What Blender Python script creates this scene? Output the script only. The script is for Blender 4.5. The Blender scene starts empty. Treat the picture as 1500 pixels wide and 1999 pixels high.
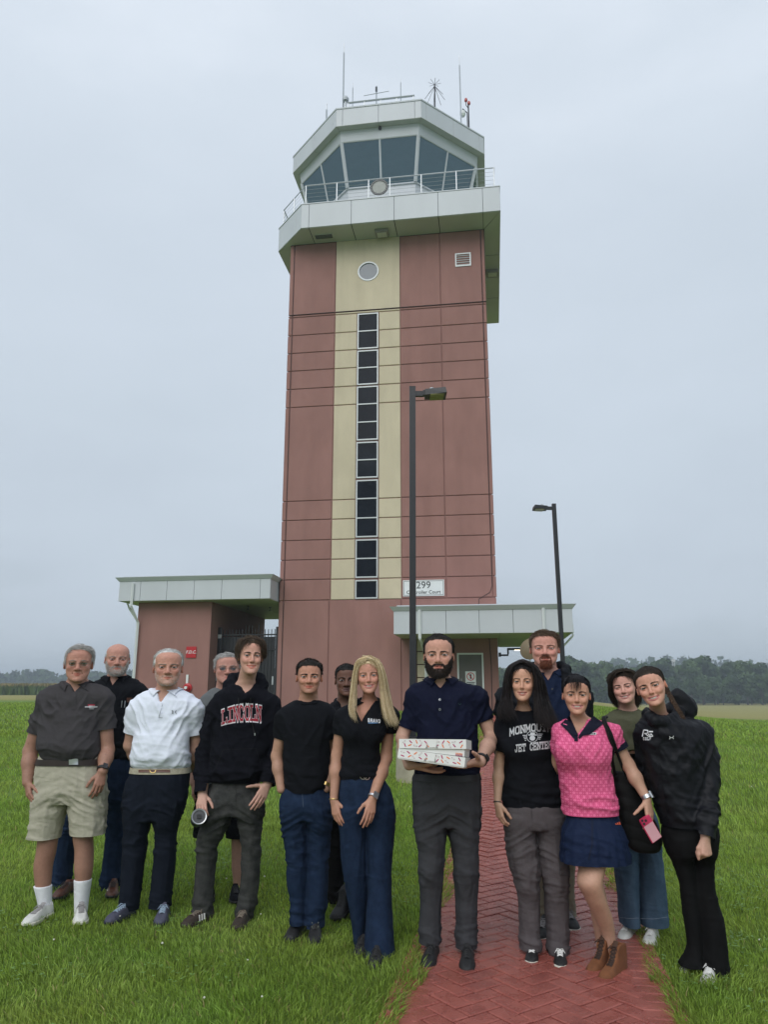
import bpy, bmesh, math, random
import numpy as np
from mathutils import Vector, Matrix
from mathutils.bvhtree import BVHTree
# ---------------------------------------------------------------- camera, sky, sun, exposure
SC = bpy.context.scene
COL = SC.collection
F_PX, PITCH, CAM_H = 1450.0, math.radians(13.6), 1.5      # photograph is 1500 x 1999
cam_d = bpy.data.cameras.new('camera'); cam = bpy.data.objects.new('camera', cam_d); COL.objects.link(cam)
cam.location = (0, 0, CAM_H); cam.rotation_euler = (math.radians(90) + PITCH, 0, 0)
cam_d.sensor_fit = 'VERTICAL'; cam_d.sensor_height = 24.0; cam_d.lens = 24.0 * F_PX / 1999.0
cam_d.clip_start = 0.05; cam_d.clip_end = 9000
SC.camera = cam
SUN_EL, SUN_AZ = math.radians(42), math.radians(200)       # soft light through the overcast, from behind the camera
world = bpy.data.worlds.new('World'); SC.world = world; world.use_nodes = True
wn, wl = world.node_tree.nodes, world.node_tree.links
wn.clear()
wo = wn.new('ShaderNodeOutputWorld'); bg = wn.new('ShaderNodeBackground'); bg.inputs['Strength'].default_value = 1.0
sky = wn.new('ShaderNodeTexSky'); sky.sky_type = 'NISHITA'; sky.sun_disc = False
sky.sun_elevation = SUN_EL; sky.sun_rotation = SUN_AZ
skym = wn.new('ShaderNodeVectorMath'); skym.operation = 'SCALE'; skym.inputs['Scale'].default_value = 0.1
wl.new(sky.outputs[0], skym.inputs[0])
wc = wn.new('ShaderNodeTexCoord'); sep = wn.new('ShaderNodeSeparateXYZ'); wl.new(wc.outputs['Generated'], sep.inputs[0])
nz = wn.new('ShaderNodeTexNoise'); nz.inputs['Scale'].default_value = 2.3; nz.inputs['Detail'].default_value = 6; nz.inputs['Roughness'].default_value = 0.5
mp = wn.new('ShaderNodeMapping'); mp.inputs['Scale'].default_value = (1, 1, 2.6); wl.new(wc.outputs['Generated'], mp.inputs[0]); wl.new(mp.outputs[0], nz.inputs['Vector'])
na = wn.new('ShaderNodeMath'); na.operation = 'MULTIPLY_ADD'; na.inputs[1].default_value = 0.75; na.inputs[2].default_value = -0.375
wl.new(nz.outputs['Fac'], na.inputs[0])
ad = wn.new('ShaderNodeMath'); ad.operation = 'ADD'; wl.new(sep.outputs['Z'], ad.inputs[0]); wl.new(na.outputs[0], ad.inputs[1])
rp = wn.new('ShaderNodeValToRGB'); wl.new(ad.outputs[0], rp.inputs[0])
els = rp.color_ramp.elements
els[0].position = 0.0; els[0].color = (0.415, 0.475, 0.53, 1)
els[1].position = 1.0; els[1].color = (0.74, 0.80, 0.88, 1)
for p_, c_ in ((0.08, (0.455, 0.52, 0.585, 1)), (0.15, (0.50, 0.565, 0.64, 1)), (0.30, (0.53, 0.60, 0.675, 1)), (0.50, (0.56, 0.63, 0.71, 1)), (0.73, (0.61, 0.68, 0.76, 1))):
    e_ = els.new(p_); e_.color = c_
mx = wn.new('ShaderNodeMix'); mx.data_type = 'RGBA'; mx.inputs['Factor'].default_value = 0.04
wl.new(rp.outputs[0], mx.inputs[6]); wl.new(skym.outputs[0], mx.inputs[7])
wl.new(mx.outputs[2], bg.inputs['Color']); wl.new(bg.outputs[0], wo.inputs[0])
sun_d = bpy.data.lights.new('sun', 'SUN'); sun_d.energy = 1.5; sun_d.angle = math.radians(50); sun_d.color = (1.0, 0.97, 0.93)
sun = bpy.data.objects.new('sun', sun_d); COL.objects.link(sun)
sun.rotation_euler = (math.radians(90) - SUN_EL, 0, math.radians(-20))
VS = SC.view_settings; VS.view_transform = 'Standard'; VS.look = 'None'; VS.exposure = 0.22; VS.gamma = 1.0; VS.use_curve_mapping = False
SC.cycles.max_bounces = 6; SC.cycles.transparent_max_bounces = 12; SC.cycles.use_denoising = True
SC.cycles.volume_bounces = 0
random.seed(7); RNG = np.random.default_rng(7)

# ---------------------------------------------------------------- helpers
_cs, _sn = math.cos(PITCH), math.sin(PITCH)
def at_y(x, y, Y):
    """point of the place seen at photograph pixel (x, y) at distance Y from the photographer"""
    u = (x - 750) / F_PX; v = (999.5 - y) / F_PX
    t = Y / (_cs - _sn * v)
    return np.array([u * t, Y, CAM_H + (_sn + _cs * v) * t])
def depth_at(y, z=0.0):
    v = (999.5 - y) / F_PX
    return (z - CAM_H) / (_sn + _cs * v) * (_cs - _sn * v)
def px_m(x, y, Y):
    v = (999.5 - y) / F_PX
    return Y / (_cs - _sn * v) / F_PX            # metres for one photograph pixel there

def tag(o, label=None, cat=None, group=None, kind=None):
    if label: o['label'] = label
    if cat: o['category'] = cat
    if group: o['group'] = group
    if kind: o['kind'] = kind
    return o
def empty(name, loc=(0, 0, 0), rz=0.0, parent=None):
    o = bpy.data.objects.new(name, None); COL.objects.link(o); o.location = loc; o.rotation_euler = (0, 0, rz)
    o.empty_display_size = 0.2
    if parent: o.parent = parent
    return o
def link(name, me, mat=None, parent=None, loc=None):
    o = bpy.data.objects.new(name, me); COL.objects.link(o)
    if mat is not None and len(me.materials) == 0: me.materials.append(mat)
    if parent is not None: o.parent = parent
    if loc is not None: o.location = loc
    return o
def mesh_np(name, V, Fc, smooth=True):
    """numpy verts (N,3) and faces: (M,k) array or list of arrays of different k"""
    me = bpy.data.meshes.new(name)
    V = np.asarray(V, dtype=np.float32)
    Fl = [np.asarray(f) for f in (Fc if isinstance(Fc, list) else [Fc]) if len(f)]
    me.vertices.add(len(V)); me.vertices.foreach_set('co', V.ravel())
    if Fl:
        loops = np.concatenate([f.ravel() for f in Fl]).astype(np.int32)
        tot = np.concatenate([np.full(len(f), f.shape[1]) for f in Fl]).astype(np.int32)
        st = np.concatenate([[0], np.cumsum(tot)[:-1]]).astype(np.int32)
        me.loops.add(len(loops)); me.loops.foreach_set('vertex_index', loops)
        me.polygons.add(len(tot)); me.polygons.foreach_set('loop_start', st); me.polygons.foreach_set('loop_total', tot)
        me.polygons.foreach_set('use_smooth', np.full(len(tot), smooth))
    me.update(calc_edges=True); me.validate()
    return me
def set_col(me, C, name='col'):
    a = me.color_attributes.new(name, 'FLOAT_COLOR', 'POINT')
    C = np.asarray(C, dtype=np.float32)
    if C.shape[1] == 3: C = np.hstack([C, np.ones((len(C), 1), np.float32)])
    a.data.foreach_set('color', C.ravel())

class MB:
    """collects boxes, prisms and tubes into one mesh"""
    def __init__(s): s.V = []; s.F = []
    def add(s, V, Fc):
        n = len(s.V); s.V += [tuple(map(float, v)) for v in V]; s.F += [tuple(i + n for i in f) for f in Fc]; return s
    def box(s, x0, x1, y0, y1, z0, z1):
        V = [(x, y, z) for z in (z0, z1) for y in (y0, y1) for x in (x0, x1)]
        return s.add(V, [(0, 2, 3, 1), (4, 5, 7, 6), (0, 1, 5, 4), (2, 6, 7, 3), (0, 4, 6, 2), (1, 3, 7, 5)])
    def prism(s, poly, z0, z1):
        n = len(poly)
        V = [(x, y, z0) for x, y in poly] + [(x, y, z1) for x, y in poly]
        return s.add(V, [tuple(range(n))[::-1], tuple(range(n, 2 * n))] + [(i, (i + 1) % n, n + (i + 1) % n, n + i) for i in range(n)])
    def loft(s, p0, z0, p1, z1):
        n = len(p0)
        V = [(x, y, z0) for x, y in p0] + [(x, y, z1) for x, y in p1]
        return s.add(V, [tuple(range(n))[::-1], tuple(range(n, 2 * n))] + [(i, (i + 1) % n, n + (i + 1) % n, n + i) for i in range(n)])
    def tube(s, pts, r, n=6, r1=None, caps=True):
        pts = [Vector(p) for p in pts]; m = len(pts)
        ref = Vector((0, 0, 1))
        d0 = (pts[-1] - pts[0]).normalized()
        if abs(d0.z) > 0.9: ref = Vector((1, 0, 0))
        rings = []
        for i, p in enumerate(pts):
            d = (pts[min(i + 1, m - 1)] - pts[max(i - 1, 0)]).normalized()
            a = d.cross(ref).normalized(); b = d.cross(a)
            rr = r if r1 is None else r + (r1 - r) * i / max(m - 1, 1)
            rings.append([p + a * (rr * math.cos(2 * math.pi * k / n)) + b * (rr * math.sin(2 * math.pi * k / n)) for k in range(n)])
        Fc = [(i * n + k, i * n + (k + 1) % n, (i + 1) * n + (k + 1) % n, (i + 1) * n + k) for i in range(m - 1) for k in range(n)]
        if caps: Fc += [tuple(range(n))[::-1], tuple(range((m - 1) * n, m * n))]
        return s.add([q for R_ in rings for q in R_], Fc)
    def lathe(s, prof, c=(0, 0, 0), n=20, axis='z'):
        V = []; m = len(prof)
        for r, h in prof:
            for k in range(n):
                a = 2 * math.pi * k / n
                q = (r * math.cos(a), r * math.sin(a), h)
                if axis == 'y': q = (q[0], q[2], q[1])
                V.append((q[0] + c[0], q[1] + c[1], q[2] + c[2]))
        Fc = [(i * n + k, i * n + (k + 1) % n, (i + 1) * n + (k + 1) % n, (i + 1) * n + k) for i in range(m - 1) for k in range(n)]
        Fc += [tuple(range(n))[::-1], tuple(range((m - 1) * n, m * n))]
        return s.add(V, Fc)
    def build(s, name, mat, parent=None, smooth=False, loc=None, fix=True):
        me = bpy.data.meshes.new(name); me.from_pydata(s.V, [], s.F)
        if fix:
            bm = bmesh.new(); bm.from_mesh(me); bmesh.ops.recalc_face_normals(bm, faces=bm.faces); bm.to_mesh(me); bm.free()
        if smooth:
            me.polygons.foreach_set('use_smooth', [True] * len(me.polygons))
            try: me.set_sharp_from_angle(angle=math.radians(40))
            except Exception: pass
        me.update()
        return link(name, me, mat, parent, loc)
def bevel_panel(w, h, t, b=0.012):
    """a flat panel in the xz plane with chamfered front edges; front towards -y, back at y=0"""
    V = [(0, 0, 0), (w, 0, 0), (w, 0, h), (0, 0, h), (0, -t + b, 0), (w, -t + b, 0), (w, -t + b, h), (0, -t + b, h), (b, -t, b), (w - b, -t, b), (w - b, -t, h - b), (b, -t, h - b)]
    Fc = [(0, 3, 2, 1), (8, 9, 10, 11)]
    for i in range(4):
        j = (i + 1) % 4
        Fc += [(i, j, 4 + j, 4 + i), (4 + i, 4 + j, 8 + j, 8 + i)]
    return V, Fc

# ---- materials
MATS = {}
def mat(name, col, rough=0.7, var=0.12, scale=3.0, bump=0.0, bscale=60.0, metal=0.0, spec=0.5, stretch=None, col2=None, rvar=0.0, attr=None, detail=5, coat=0.0, sheen=0.0):
    if name in MATS: return MATS[name]
    m = bpy.data.materials.new(name); m.use_nodes = True
    n, l = m.node_tree.nodes, m.node_tree.links
    b = n['Principled BSDF']
    b.inputs['Roughness'].default_value = rough; b.inputs['Metallic'].default_value = metal
    b.inputs['Specular IOR Level'].default_value = spec
    b.inputs['Coat Weight'].default_value = coat
    b.inputs['Sheen Weight'].default_value = sheen
    g = n.new('ShaderNodeNewGeometry')
    mp = n.new('ShaderNodeMapping'); mp.inputs['Scale'].default_value = stretch or (1, 1, 1); l.new(g.outputs['Position'], mp.inputs[0])
    nz = n.new('ShaderNodeTexNoise'); nz.inputs['Scale'].default_value = scale; nz.inputs['Detail'].default_value = detail; nz.inputs['Roughness'].default_value = 0.6
    l.new(mp.outputs[0], nz.inputs['Vector'])
    rr = n.new('ShaderNodeMapRange'); rr.inputs['From Min'].default_value = 0.3; rr.inputs['From Max'].default_value = 0.7
    l.new(nz.outputs['Fac'], rr.inputs[0])
    mx = n.new('ShaderNodeMix'); mx.data_type = 'RGBA'
    l.new(rr.outputs[0], mx.inputs['Factor'])
    if attr:
        at = n.new('ShaderNodeAttribute'); at.attribute_name = attr
        for k, f in ((6, 1 - var), (7, 1 + var)):
            vm = n.new('ShaderNodeVectorMath'); vm.operation = 'SCALE'; vm.inputs['Scale'].default_value = f
            l.new(at.outputs['Color'], vm.inputs[0]); l.new(vm.outputs[0], mx.inputs[k])
    else:
        c2 = col2 or tuple(min(1.0, c * (1 + var)) for c in col)
        c1 = col if col2 else tuple(c * (1 - var) for c in col)
        mx.inputs[6].default_value = (*c1, 1); mx.inputs[7].default_value = (*c2, 1)
    l.new(mx.outputs[2], b.inputs['Base Color'])
    if rvar:
        r2 = n.new('ShaderNodeMapRange'); r2.inputs['From Min'].default_value = 0.35; r2.inputs['From Max'].default_value = 0.65
        r2.inputs['To Min'].default_value = max(0.02, rough - rvar); r2.inputs['To Max'].default_value = min(1, rough + rvar)
        l.new(nz.outputs['Fac'], r2.inputs[0]); l.new(r2.outputs[0], b.inputs['Roughness'])
    if bump:
        nb = n.new('ShaderNodeTexNoise'); nb.inputs['Scale'].default_value = bscale; nb.inputs['Detail'].default_value = 4
        l.new(mp.outputs[0], nb.inputs['Vector'])
        bp = n.new('ShaderNodeBump'); bp.inputs['Strength'].default_value = bump; bp.inputs['Distance'].default_value = 0.02
        l.new(nb.outputs['Fac'], bp.inputs['Height']); l.new(bp.outputs[0], b.inputs['Normal'])
    MATS[name] = m
    return m
def emis(name, col, strength):
    m = mat(name, col, 0.4, 0.0)
    b = m.node_tree.nodes['Principled BSDF']; b.inputs['Emission Color'].default_value = (*col, 1); b.inputs['Emission Strength'].default_value = strength
    return m
def text_obj(name, body, size, m, parent=None, extrude=0.003, offset=0.0, align='CENTER', font_shear=0.0):
    """flat lettering as a real mesh in the xy plane of its own object"""
    cu = bpy.data.curves.new(name, 'FONT'); cu.body = body; cu.size = size; cu.align_x = align; cu.align_y = 'CENTER'
    cu.extrude = extrude; cu.offset = offset; cu.shear = font_shear; cu.resolution_u = 3
    t = bpy.data.objects.new(name, cu); COL.objects.link(t)
    dg = bpy.context.evaluated_depsgraph_get()
    me = bpy.data.meshes.new_from_object(t.evaluated_get(dg))
    bpy.data.objects.remove(t); bpy.data.curves.remove(cu)
    me.materials.clear()
    return link(name, me, m, parent)
# ---------------------------------------------------------------- ground
def smooth01(t):
    t = np.clip(t, 0, 1); return t * t * (3 - 2 * t)
def ground_z(x, y):
    x = np.asarray(x, float); y = np.asarray(y, float)
    zl = np.interp(y, [0, 5.4, 7.0, 10.75, 16, 27, 40], [0, 0, 0.06, 0.33, 0.54, 0.84, 0.87])
    zr = np.interp(y, [0, 5.4, 7.0, 10.75, 16, 27, 40, 60, 120, 240, 420], [0, 0, 0.05, 0.26, 0.36, 0.30, 0.0, -0.7, -1.6, -2.7, -3.0])
    t = smooth01((x - (2.0 + .15 * np.minimum(y, 120))) / (2.0 + .25 * np.minimum(y, 120)))
    return zl * (1 - t) + zr * t
M_GROUND = None
def ground_material():
    m = bpy.data.materials.new('lawn_soil_and_grass'); m.use_nodes = True
    n, l = m.node_tree.nodes, m.node_tree.links; b = n['Principled BSDF']; b.inputs['Roughness'].default_value = 0.9; b.inputs['Specular IOR Level'].default_value = 0.15
    g = n.new('ShaderNodeNewGeometry')
    def noise(sc, det=6, st=(1, 1, 1)):
        mp = n.new('ShaderNodeMapping'); mp.inputs['Scale'].default_value = st; l.new(g.outputs['Position'], mp.inputs[0])
        z = n.new('ShaderNodeTexNoise'); z.inputs['Scale'].default_value = sc; z.inputs['Detail'].default_value = det; z.inputs['Roughness'].default_value = 0.65
        l.new(mp.outputs[0], z.inputs['Vector']); return z.outputs['Fac']
    def mix(f, a, c):
        x = n.new('ShaderNodeMix'); x.data_type = 'RGBA'
        for k, q in ((6, a), (7, c)):
            if isinstance(q, tuple): x.inputs[k].default_value = (*q, 1)
            else: l.new(q, x.inputs[k])
        l.new(f, x.inputs['Factor']); return x.outputs[2]
    def rng(f, a, c):
        r = n.new('ShaderNodeMapRange'); r.inputs['From Min'].default_value = a; r.inputs['From Max'].default_value = c; l.new(f, r.inputs[0]); return r.outputs[0]
    c1 = mix(rng(noise(30), 0.35, 0.65), (0.085, 0.150, 0.028), (0.175, 0.250, 0.062))
    c2 = mix(rng(noise(0.35, 3), 0.4, 0.7), c1, (0.155, 0.215, 0.050))
    c3 = mix(rng(noise(3.0, 8), 0.35, 0.75), c2, (0.120, 0.205, 0.038))
    # mown strip far off that is drier and yellower
    sp = n.new('ShaderNodeSeparateXYZ'); l.new(g.outputs['Position'], sp.inputs[0])
    na = n.new('ShaderNodeMath'); na.operation = 'MULTIPLY_ADD'; na.inputs[1].default_value = 8.0; l.new(noise(0.2, 3), na.inputs[0]); l.new(sp.outputs['Y'], na.inputs[2])
    c4 = mix(rng(na.outputs[0], 55, 72), c3, (0.26, 0.24, 0.085))
    l.new(c4, b.inputs['Base Color'])
    bp = n.new('ShaderNodeBump'); bp.inputs['Strength'].default_value = 0.9; bp.inputs['Distance'].default_value = 0.05
    l.new(noise(22, 8), bp.inputs['Height']); l.new(bp.outputs[0], b.inputs['Normal'])
    return m
gx = np.concatenate([[-2500, -1500, -900, -500, -300, -200, -140, -100, -70, -50, -36, -26, -20, -16, -13], np.arange(-11, 11.1, 0.5), [13, 16, 20, 26, 36, 50, 70, 100, 140, 200, 300, 500, 900, 1500, 2500]])
gy = np.concatenate([[-60, -20, -5], np.arange(0, 14, 0.4), np.arange(14, 40, 1.0), [40, 45, 50, 56, 63, 70, 80, 92, 105, 120, 140, 170, 200, 250, 320, 400, 520, 700, 1000, 1600, 2600, 4200]])
GX, GY = np.meshgrid(gx, gy); GZ = ground_z(GX, GY)
ni, nj = GX.shape
idx = np.arange(ni * nj).reshape(ni, nj)
gf = np.stack([idx[:-1, :-1], idx[:-1, 1:], idx[1:, 1:], idx[1:, :-1]], -1).reshape(-1, 4)
ground = link('ground', mesh_np('ground', np.stack([GX, GY, GZ], -1).reshape(-1, 3), gf), ground_material())
tag(ground, kind='structure')

# ---------------------------------------------------------------- brick path (herringbone), stamped bricks as real pieces
PATH_W = 1.37
def path_c(y): return 0.695 + 0.186 * (np.minimum(y, 9) - 3.9) + 0.15 * np.maximum(y - 9, 0)
M_BRICK = mat('red_brick_paver_wet', (0.265, 0.070, 0.055), 0.28, 0.30, 9.0, 0.5, 130, rvar=0.14, col2=(0.37, 0.112, 0.088), spec=0.5)
M_JOINT = mat('path_joint_sand', (0.175, 0.058, 0.048), 0.8, 0.3, 20, 0.3, 90)
path = empty('brick_path', (0, 0, 0)); tag(path, kind='structure')
ys = np.arange(2.2, 24.6, 0.4)
V = []; 
for y in ys:
    for s_ in (-1, 1):
        x = path_c(y) + s_ * (PATH_W / 2 - 0.01); V.append((x, y, ground_z(x, y) + 0.012))
Fc = np.array([(2 * i, 2 * i + 1, 2 * i + 3, 2 * i + 2) for i in range(len(ys) - 1)])
bed = link('joint_bed', mesh_np('joint_bed', V, Fc), M_JOINT, path)
BL, BW, GAPB = 0.205, 0.102, 0.0055
def brick_mesh(L, W, seed):
    r = random.Random(seed); b = 0.007; h = 0.022
    hx, hy = (L - GAPB) / 2, (W - GAPB) / 2
    def ring(dx, z, j=0.0): return [(sx * (hx - dx) + r.uniform(-j, j), sy * (hy - dx) + r.uniform(-j, j), z + r.uniform(-j, j) * 0.4) for sx, sy in ((-1, -1), (1, -1), (1, 1), (-1, 1))]
    Vb = ring(0, 0) + ring(0, h - b * 0.6, 0.001) + ring(b, h, 0.0015)
    Fb = [(8, 9, 10, 11)] + [(i, (i + 1) % 4, 4 + (i + 1) % 4, 4 + i) for i in range(4)] + [(4 + i, 4 + (i + 1) % 4, 8 + (i + 1) % 4, 8 + i) for i in range(4)]
    return Vb, Fb
BR = [brick_mesh(BL, BW, k) for k in range(5)]
BRM = []
for k, (vb, fb) in enumerate(BR):
    me = bpy.data.meshes.new('brick'); me.from_pydata(vb, [], fb); me.materials.append(M_BRICK); me.update(); BRM.append(me)
# herringbone lattice at 45 degrees to the path
spots = []
cu, su = math.cos(math.radians(45)), math.sin(math.radians(45))
for i in range(-90, 260):
    for j in range(-8, 9):
        # classic 2:1 herringbone, unit = brick width; each step holds one lying and one standing brick
        for k in (0, 1):
            a = i + (0 if k == 0 else 0); 
            ux = (i + 2 * j * 1.0) * 1.0; uy = (i - 2 * j * 1.0)
            if k == 0: cxu, cyu, ang = ux + 1.0, uy + 0.5, 0.0
            else: cxu, cyu, ang = ux + 2.5, uy + 0.0, math.pi / 2
            X = (cxu * cu - cyu * su) * BW; Y = (cxu * su + cyu * cu) * BW
            spots.append((X, Y + 2.0, ang + math.radians(45)))
pieces = []
inner = PATH_W / 2 - 0.115
for X, Y, a in spots:
    if not (2.3 < Y < 24): continue
    if abs(X) > inner - 0.02: continue
    th = math.atan2(0.186 if Y < 9 else 0.15, 1.0)
    x = path_c(Y) + X; y = Y - X * math.tan(th)
    pieces.append((x, y, a - th))
for y in np.arange(2.3, 24, BW):
    for s_ in (-1, 1):
        x = path_c(y) + s_ * (PATH_W / 2 - 0.06); pieces.append((x, y, -math.atan2(0.186 if y < 9 else 0.15, 1.0) + (0 if s_ else 0)))
pieces.sort(key=lambda p: (p[1] < 3.75, p[1]))
rb = random.Random(3)
restV, restF = [], []
for k, (x, y, a) in enumerate(pieces):
    border = False
    z = float(ground_z(x, y)) + 0.004 + rb.uniform(-0.0015, 0.0015)
    sc_ = 1.0
    vi = rb.randrange(5)
    if k < 300:
        o = link('brick', BRM[vi], None, path, (x, y, z)); o.rotation_euler = (rb.uniform(-.006, .006), rb.uniform(-.006, .006), a)
    else:
        ca, sa = math.cos(a), math.sin(a); vb, fb = BR[vi]; n0 = len(restV)
        restV += [(x + p * ca - q * sa, y + p * sa + q * ca, z + h) for p, q, h in vb]; restF += [tuple(i + n0 for i in f) for f in fb]
me = bpy.data.meshes.new('far_bricks'); me.from_pydata(restV, [], restF); me.update()
o = link('far_bricks', me, M_BRICK, path); tag(o, kind='stuff')

# ---------------------------------------------------------------- control tower
M_RED = mat('brick_red_precast', (0.300, 0.160, 0.140), 0.88, 0.10, 1.3, 0.25, 240, spec=0.25, stretch=(1, 1, 0.45), detail=9)
M_CREAM = mat('cream_precast', (0.570, 0.500, 0.365), 0.88, 0.07, 1.6, 0.25, 240, spec=0.25, stretch=(1, 1, 0.35), detail=9)
def weather(m, amt):
    n, l = m.node_tree.nodes, m.node_tree.links; b = n['Principled BSDF']; src = b.inputs['Base Color'].links[0].from_socket; g = n.new('ShaderNodeNewGeometry'); f = None
    for st, sc, lo, hi in (((1, 1, .05), 2.6, .50, .75), ((1, 1, 1), .55, .45, .8), ((1, 1, 1), 34, .62, .75)):
        mp = n.new('ShaderNodeMapping'); mp.inputs['Scale'].default_value = st; l.new(g.outputs['Position'], mp.inputs[0]); t = n.new('ShaderNodeTexNoise'); t.inputs['Scale'].default_value = sc; t.inputs['Detail'].default_value = 6; l.new(mp.outputs[0], t.inputs['Vector'])
        r = n.new('ShaderNodeMapRange'); r.inputs['From Min'].default_value = lo; r.inputs['From Max'].default_value = hi; r.inputs['To Max'].default_value = amt; l.new(t.outputs['Fac'], r.inputs[0])
        x = n.new('ShaderNodeMix'); x.data_type = 'RGBA'; x.blend_type = 'MULTIPLY'; l.new(r.outputs[0], x.inputs['Factor']); l.new(src, x.inputs[6]); x.inputs[7].default_value = (.45, .44, .42, 1); src = x.outputs[2]
    l.new(src, b.inputs['Base Color'])
weather(M_RED, .14); weather(M_CREAM, .13); weather(M_BRICK, .42)
M_JNT = mat('panel_joint_dark', (0.25, 0.132, 0.116), 0.95, 0.1)
M_ALU = mat('pale_grey_metal_panel', (0.495, 0.525, 0.555), 0.42, 0.045, 0.8, 0.0, spec=0.5, stretch=(1, 1, 0.3))
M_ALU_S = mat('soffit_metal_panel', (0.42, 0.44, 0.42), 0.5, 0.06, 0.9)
M_SEAM = mat('metal_panel_seam', (0.06, 0.065, 0.065), 0.8, 0.1)
M_FRAME = mat('window_frame_silver', (0.48, 0.51, 0.52), 0.4, 0.04, metal=0.2)
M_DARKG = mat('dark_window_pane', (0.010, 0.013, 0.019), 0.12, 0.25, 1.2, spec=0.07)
M_BLACK = mat('black_painted_steel', (0.012, 0.013, 0.016), 0.42, 0.2, 12)
M_CABLE = mat('black_cable', (0.02, 0.02, 0.022), 0.7)
M_WHITE = mat('white_painted_metal', (0.68, 0.71, 0.71), 0.45, 0.04)
M_GALV = mat('galvanised_steel', (0.42, 0.45, 0.47), 0.4, 0.1, 8, metal=0.5)
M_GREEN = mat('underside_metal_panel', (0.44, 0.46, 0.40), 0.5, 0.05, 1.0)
def glass_mat(name, tint, refl=0.35):
    m = bpy.data.materials.new(name); m.use_nodes = True; n, l = m.node_tree.nodes, m.node_tree.links
    n.remove(n['Principled BSDF'])
    tr = n.new('ShaderNodeBsdfTransparent'); tr.inputs[0].default_value = (*tint, 1)
    gl = n.new('ShaderNodeBsdfGlossy'); gl.inputs['Roughness'].default_value = 0.03; gl.inputs[0].default_value = (0.62, 0.86, 0.93, 1)
    fr = n.new('ShaderNodeFresnel'); fr.inputs[0].default_value = 1.5
    ma = n.new('ShaderNodeMath'); ma.operation = 'MAXIMUM'; ma.inputs[1].default_value = refl; l.new(fr.outputs[0], ma.inputs[0])
    mx = n.new('ShaderNodeMixShader'); l.new(ma.outputs[0], mx.inputs[0]); l.new(tr.outputs[0], mx.inputs[1]); l.new(gl.outputs[0], mx.inputs[2])
    l.new(mx.outputs[0], n['Material Output'].inputs[0]); return m
M_GLASS = glass_mat('tinted_cab_glass', (0.42, 0.60, 0.66), 0.16)
TA = math.radians(8.2)
tower = empty('control_tower', (0.13, 27.0, 0.0), -TA)
tag(tower, 'tall red and cream control tower with a glazed octagonal cab', 'control tower')
S0, S1, TD, ZT, ZB = -4.07, 3.93, 7.0, 19.64, 0.5
PT = 0.035
mb = MB(); mb.box(S0 + PT, S1 - PT, PT, TD - PT, 3.40, ZT); mb.box(S0 + PT, 1.02, PT, TD - PT, ZB, 3.399); mb.box(1.021, S1 - PT, 0.37, TD - PT, ZB, 3.399); mb.build('wall_core', M_JNT, tower)
zr = [ZB, 4.77, 5.54, 6.29, 7.04, 7.82, 8.57, 12.40, 13.17, 13.95, 14.72, 15.50, 16.30, 16.40, ZT]
JG = 0.032
pm_cache = {}
def panel(s0, s1, z0, z1, m, name='wall_panel', d=0.0, t=PT, gap=JG, parent=tower, rot=0.0):
    w, h = round(s1 - s0 - gap, 3), round(z1 - z0 - gap, 3)
    key = (w, h, t, m.name)
    if key not in pm_cache:
        V, Fc = bevel_panel(w, h, t, 0.018 if gap > 0.02 else 0.004); me = bpy.data.meshes.new(name); me.from_pydata(V, [], Fc); me.materials.append(m); me.update(); pm_cache[key] = me
    o = link(name, pm_cache[key], None, parent, (s0 + gap / 2, d, z0 + gap / 2)); return o
cols_hi = [(S0 - 0.02, -3.90, M_RED), (-3.90, -2.13, M_RED), (-2.13, -1.215, M_CREAM), (-0.345, 0.52, M_CREAM), (0.52, 2.15, M_RED), (2.15, 3.80, M_RED), (3.80, S1 + 0.02, M_RED)]
for i in range(len(zr) - 1):
    z0, z1 = zr[i], zr[i + 1]
    if i == 0:
        for a, b_ in ((S0 - 0.02, -3.90), (-3.90, -2.17), (-2.17, 0.50), (0.50, 1.02)): panel(a, b_, z0, z1, M_RED, d=PT)
        panel(1.02, 3.93, 3.42, z1, M_RED, d=PT)
        continue
    for a, b_, m in cols_hi:
        if i == len(zr) - 2 and m is M_CREAM: continue
        if i == len(zr) - 3 and m is M_CREAM: continue
        panel(a, b_, z0, z1, m, d=PT)
# thin band over the stair windows, then the cream field with the round window
panel(-2.13, 0.52, 16.30, 16.40, M_CREAM, d=PT)
def ring_pts(r, n, c=(0, 0)): return [(c[0] + r * math.cos(2 * math.pi * k / n), c[1] + r * math.sin(2 * math.pi * k / n)) for k in range(n)]
RWC, RWR = (-0.78, 18.15), 0.44
N = 48
outer = []
for k in range(N):
    a = 2 * math.pi * k / N; ca, sa = math.cos(a), math.sin(a)
    x0, x1, z0, z1 = -2.13 + JG / 2, 0.52 - JG / 2, 16.40 + JG / 2, ZT - 0.01
    tx = ((x1 if ca > 0 else x0) - RWC[0]) / ca if abs(ca) > 1e-6 else 1e9
    tz = ((z1 if sa > 0 else z0) - RWC[1]) / sa if abs(sa) > 1e-6 else 1e9
    t = min(tx, tz); outer.append((RWC[0] + ca * t, RWC[1] + sa * t))
for c_ in ((x0, z0), (x1, z0), (x0, z1), (x1, z1)):
    k = min(range(N), key=lambda q: math.hypot(outer[q][0] - c_[0], outer[q][1] - c_[1])); outer[k] = c_
inn = ring_pts(RWR, N, RWC)
mb = MB(); Vp = [(x, 0, z) for x, z in outer] + [(x, 0, z) for x, z in inn] + [(x, PT, z) for x, z in inn]
mb.add(Vp, [(k, (k + 1) % N, N + (k + 1) % N, N + k) for k in range(N)] + [(N + k, N + (k + 1) % N, 2 * N + (k + 1) % N, 2 * N + k) for k in range(N)])
mb.build('wall_panel', M_CREAM, tower)
rw = MB()
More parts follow.
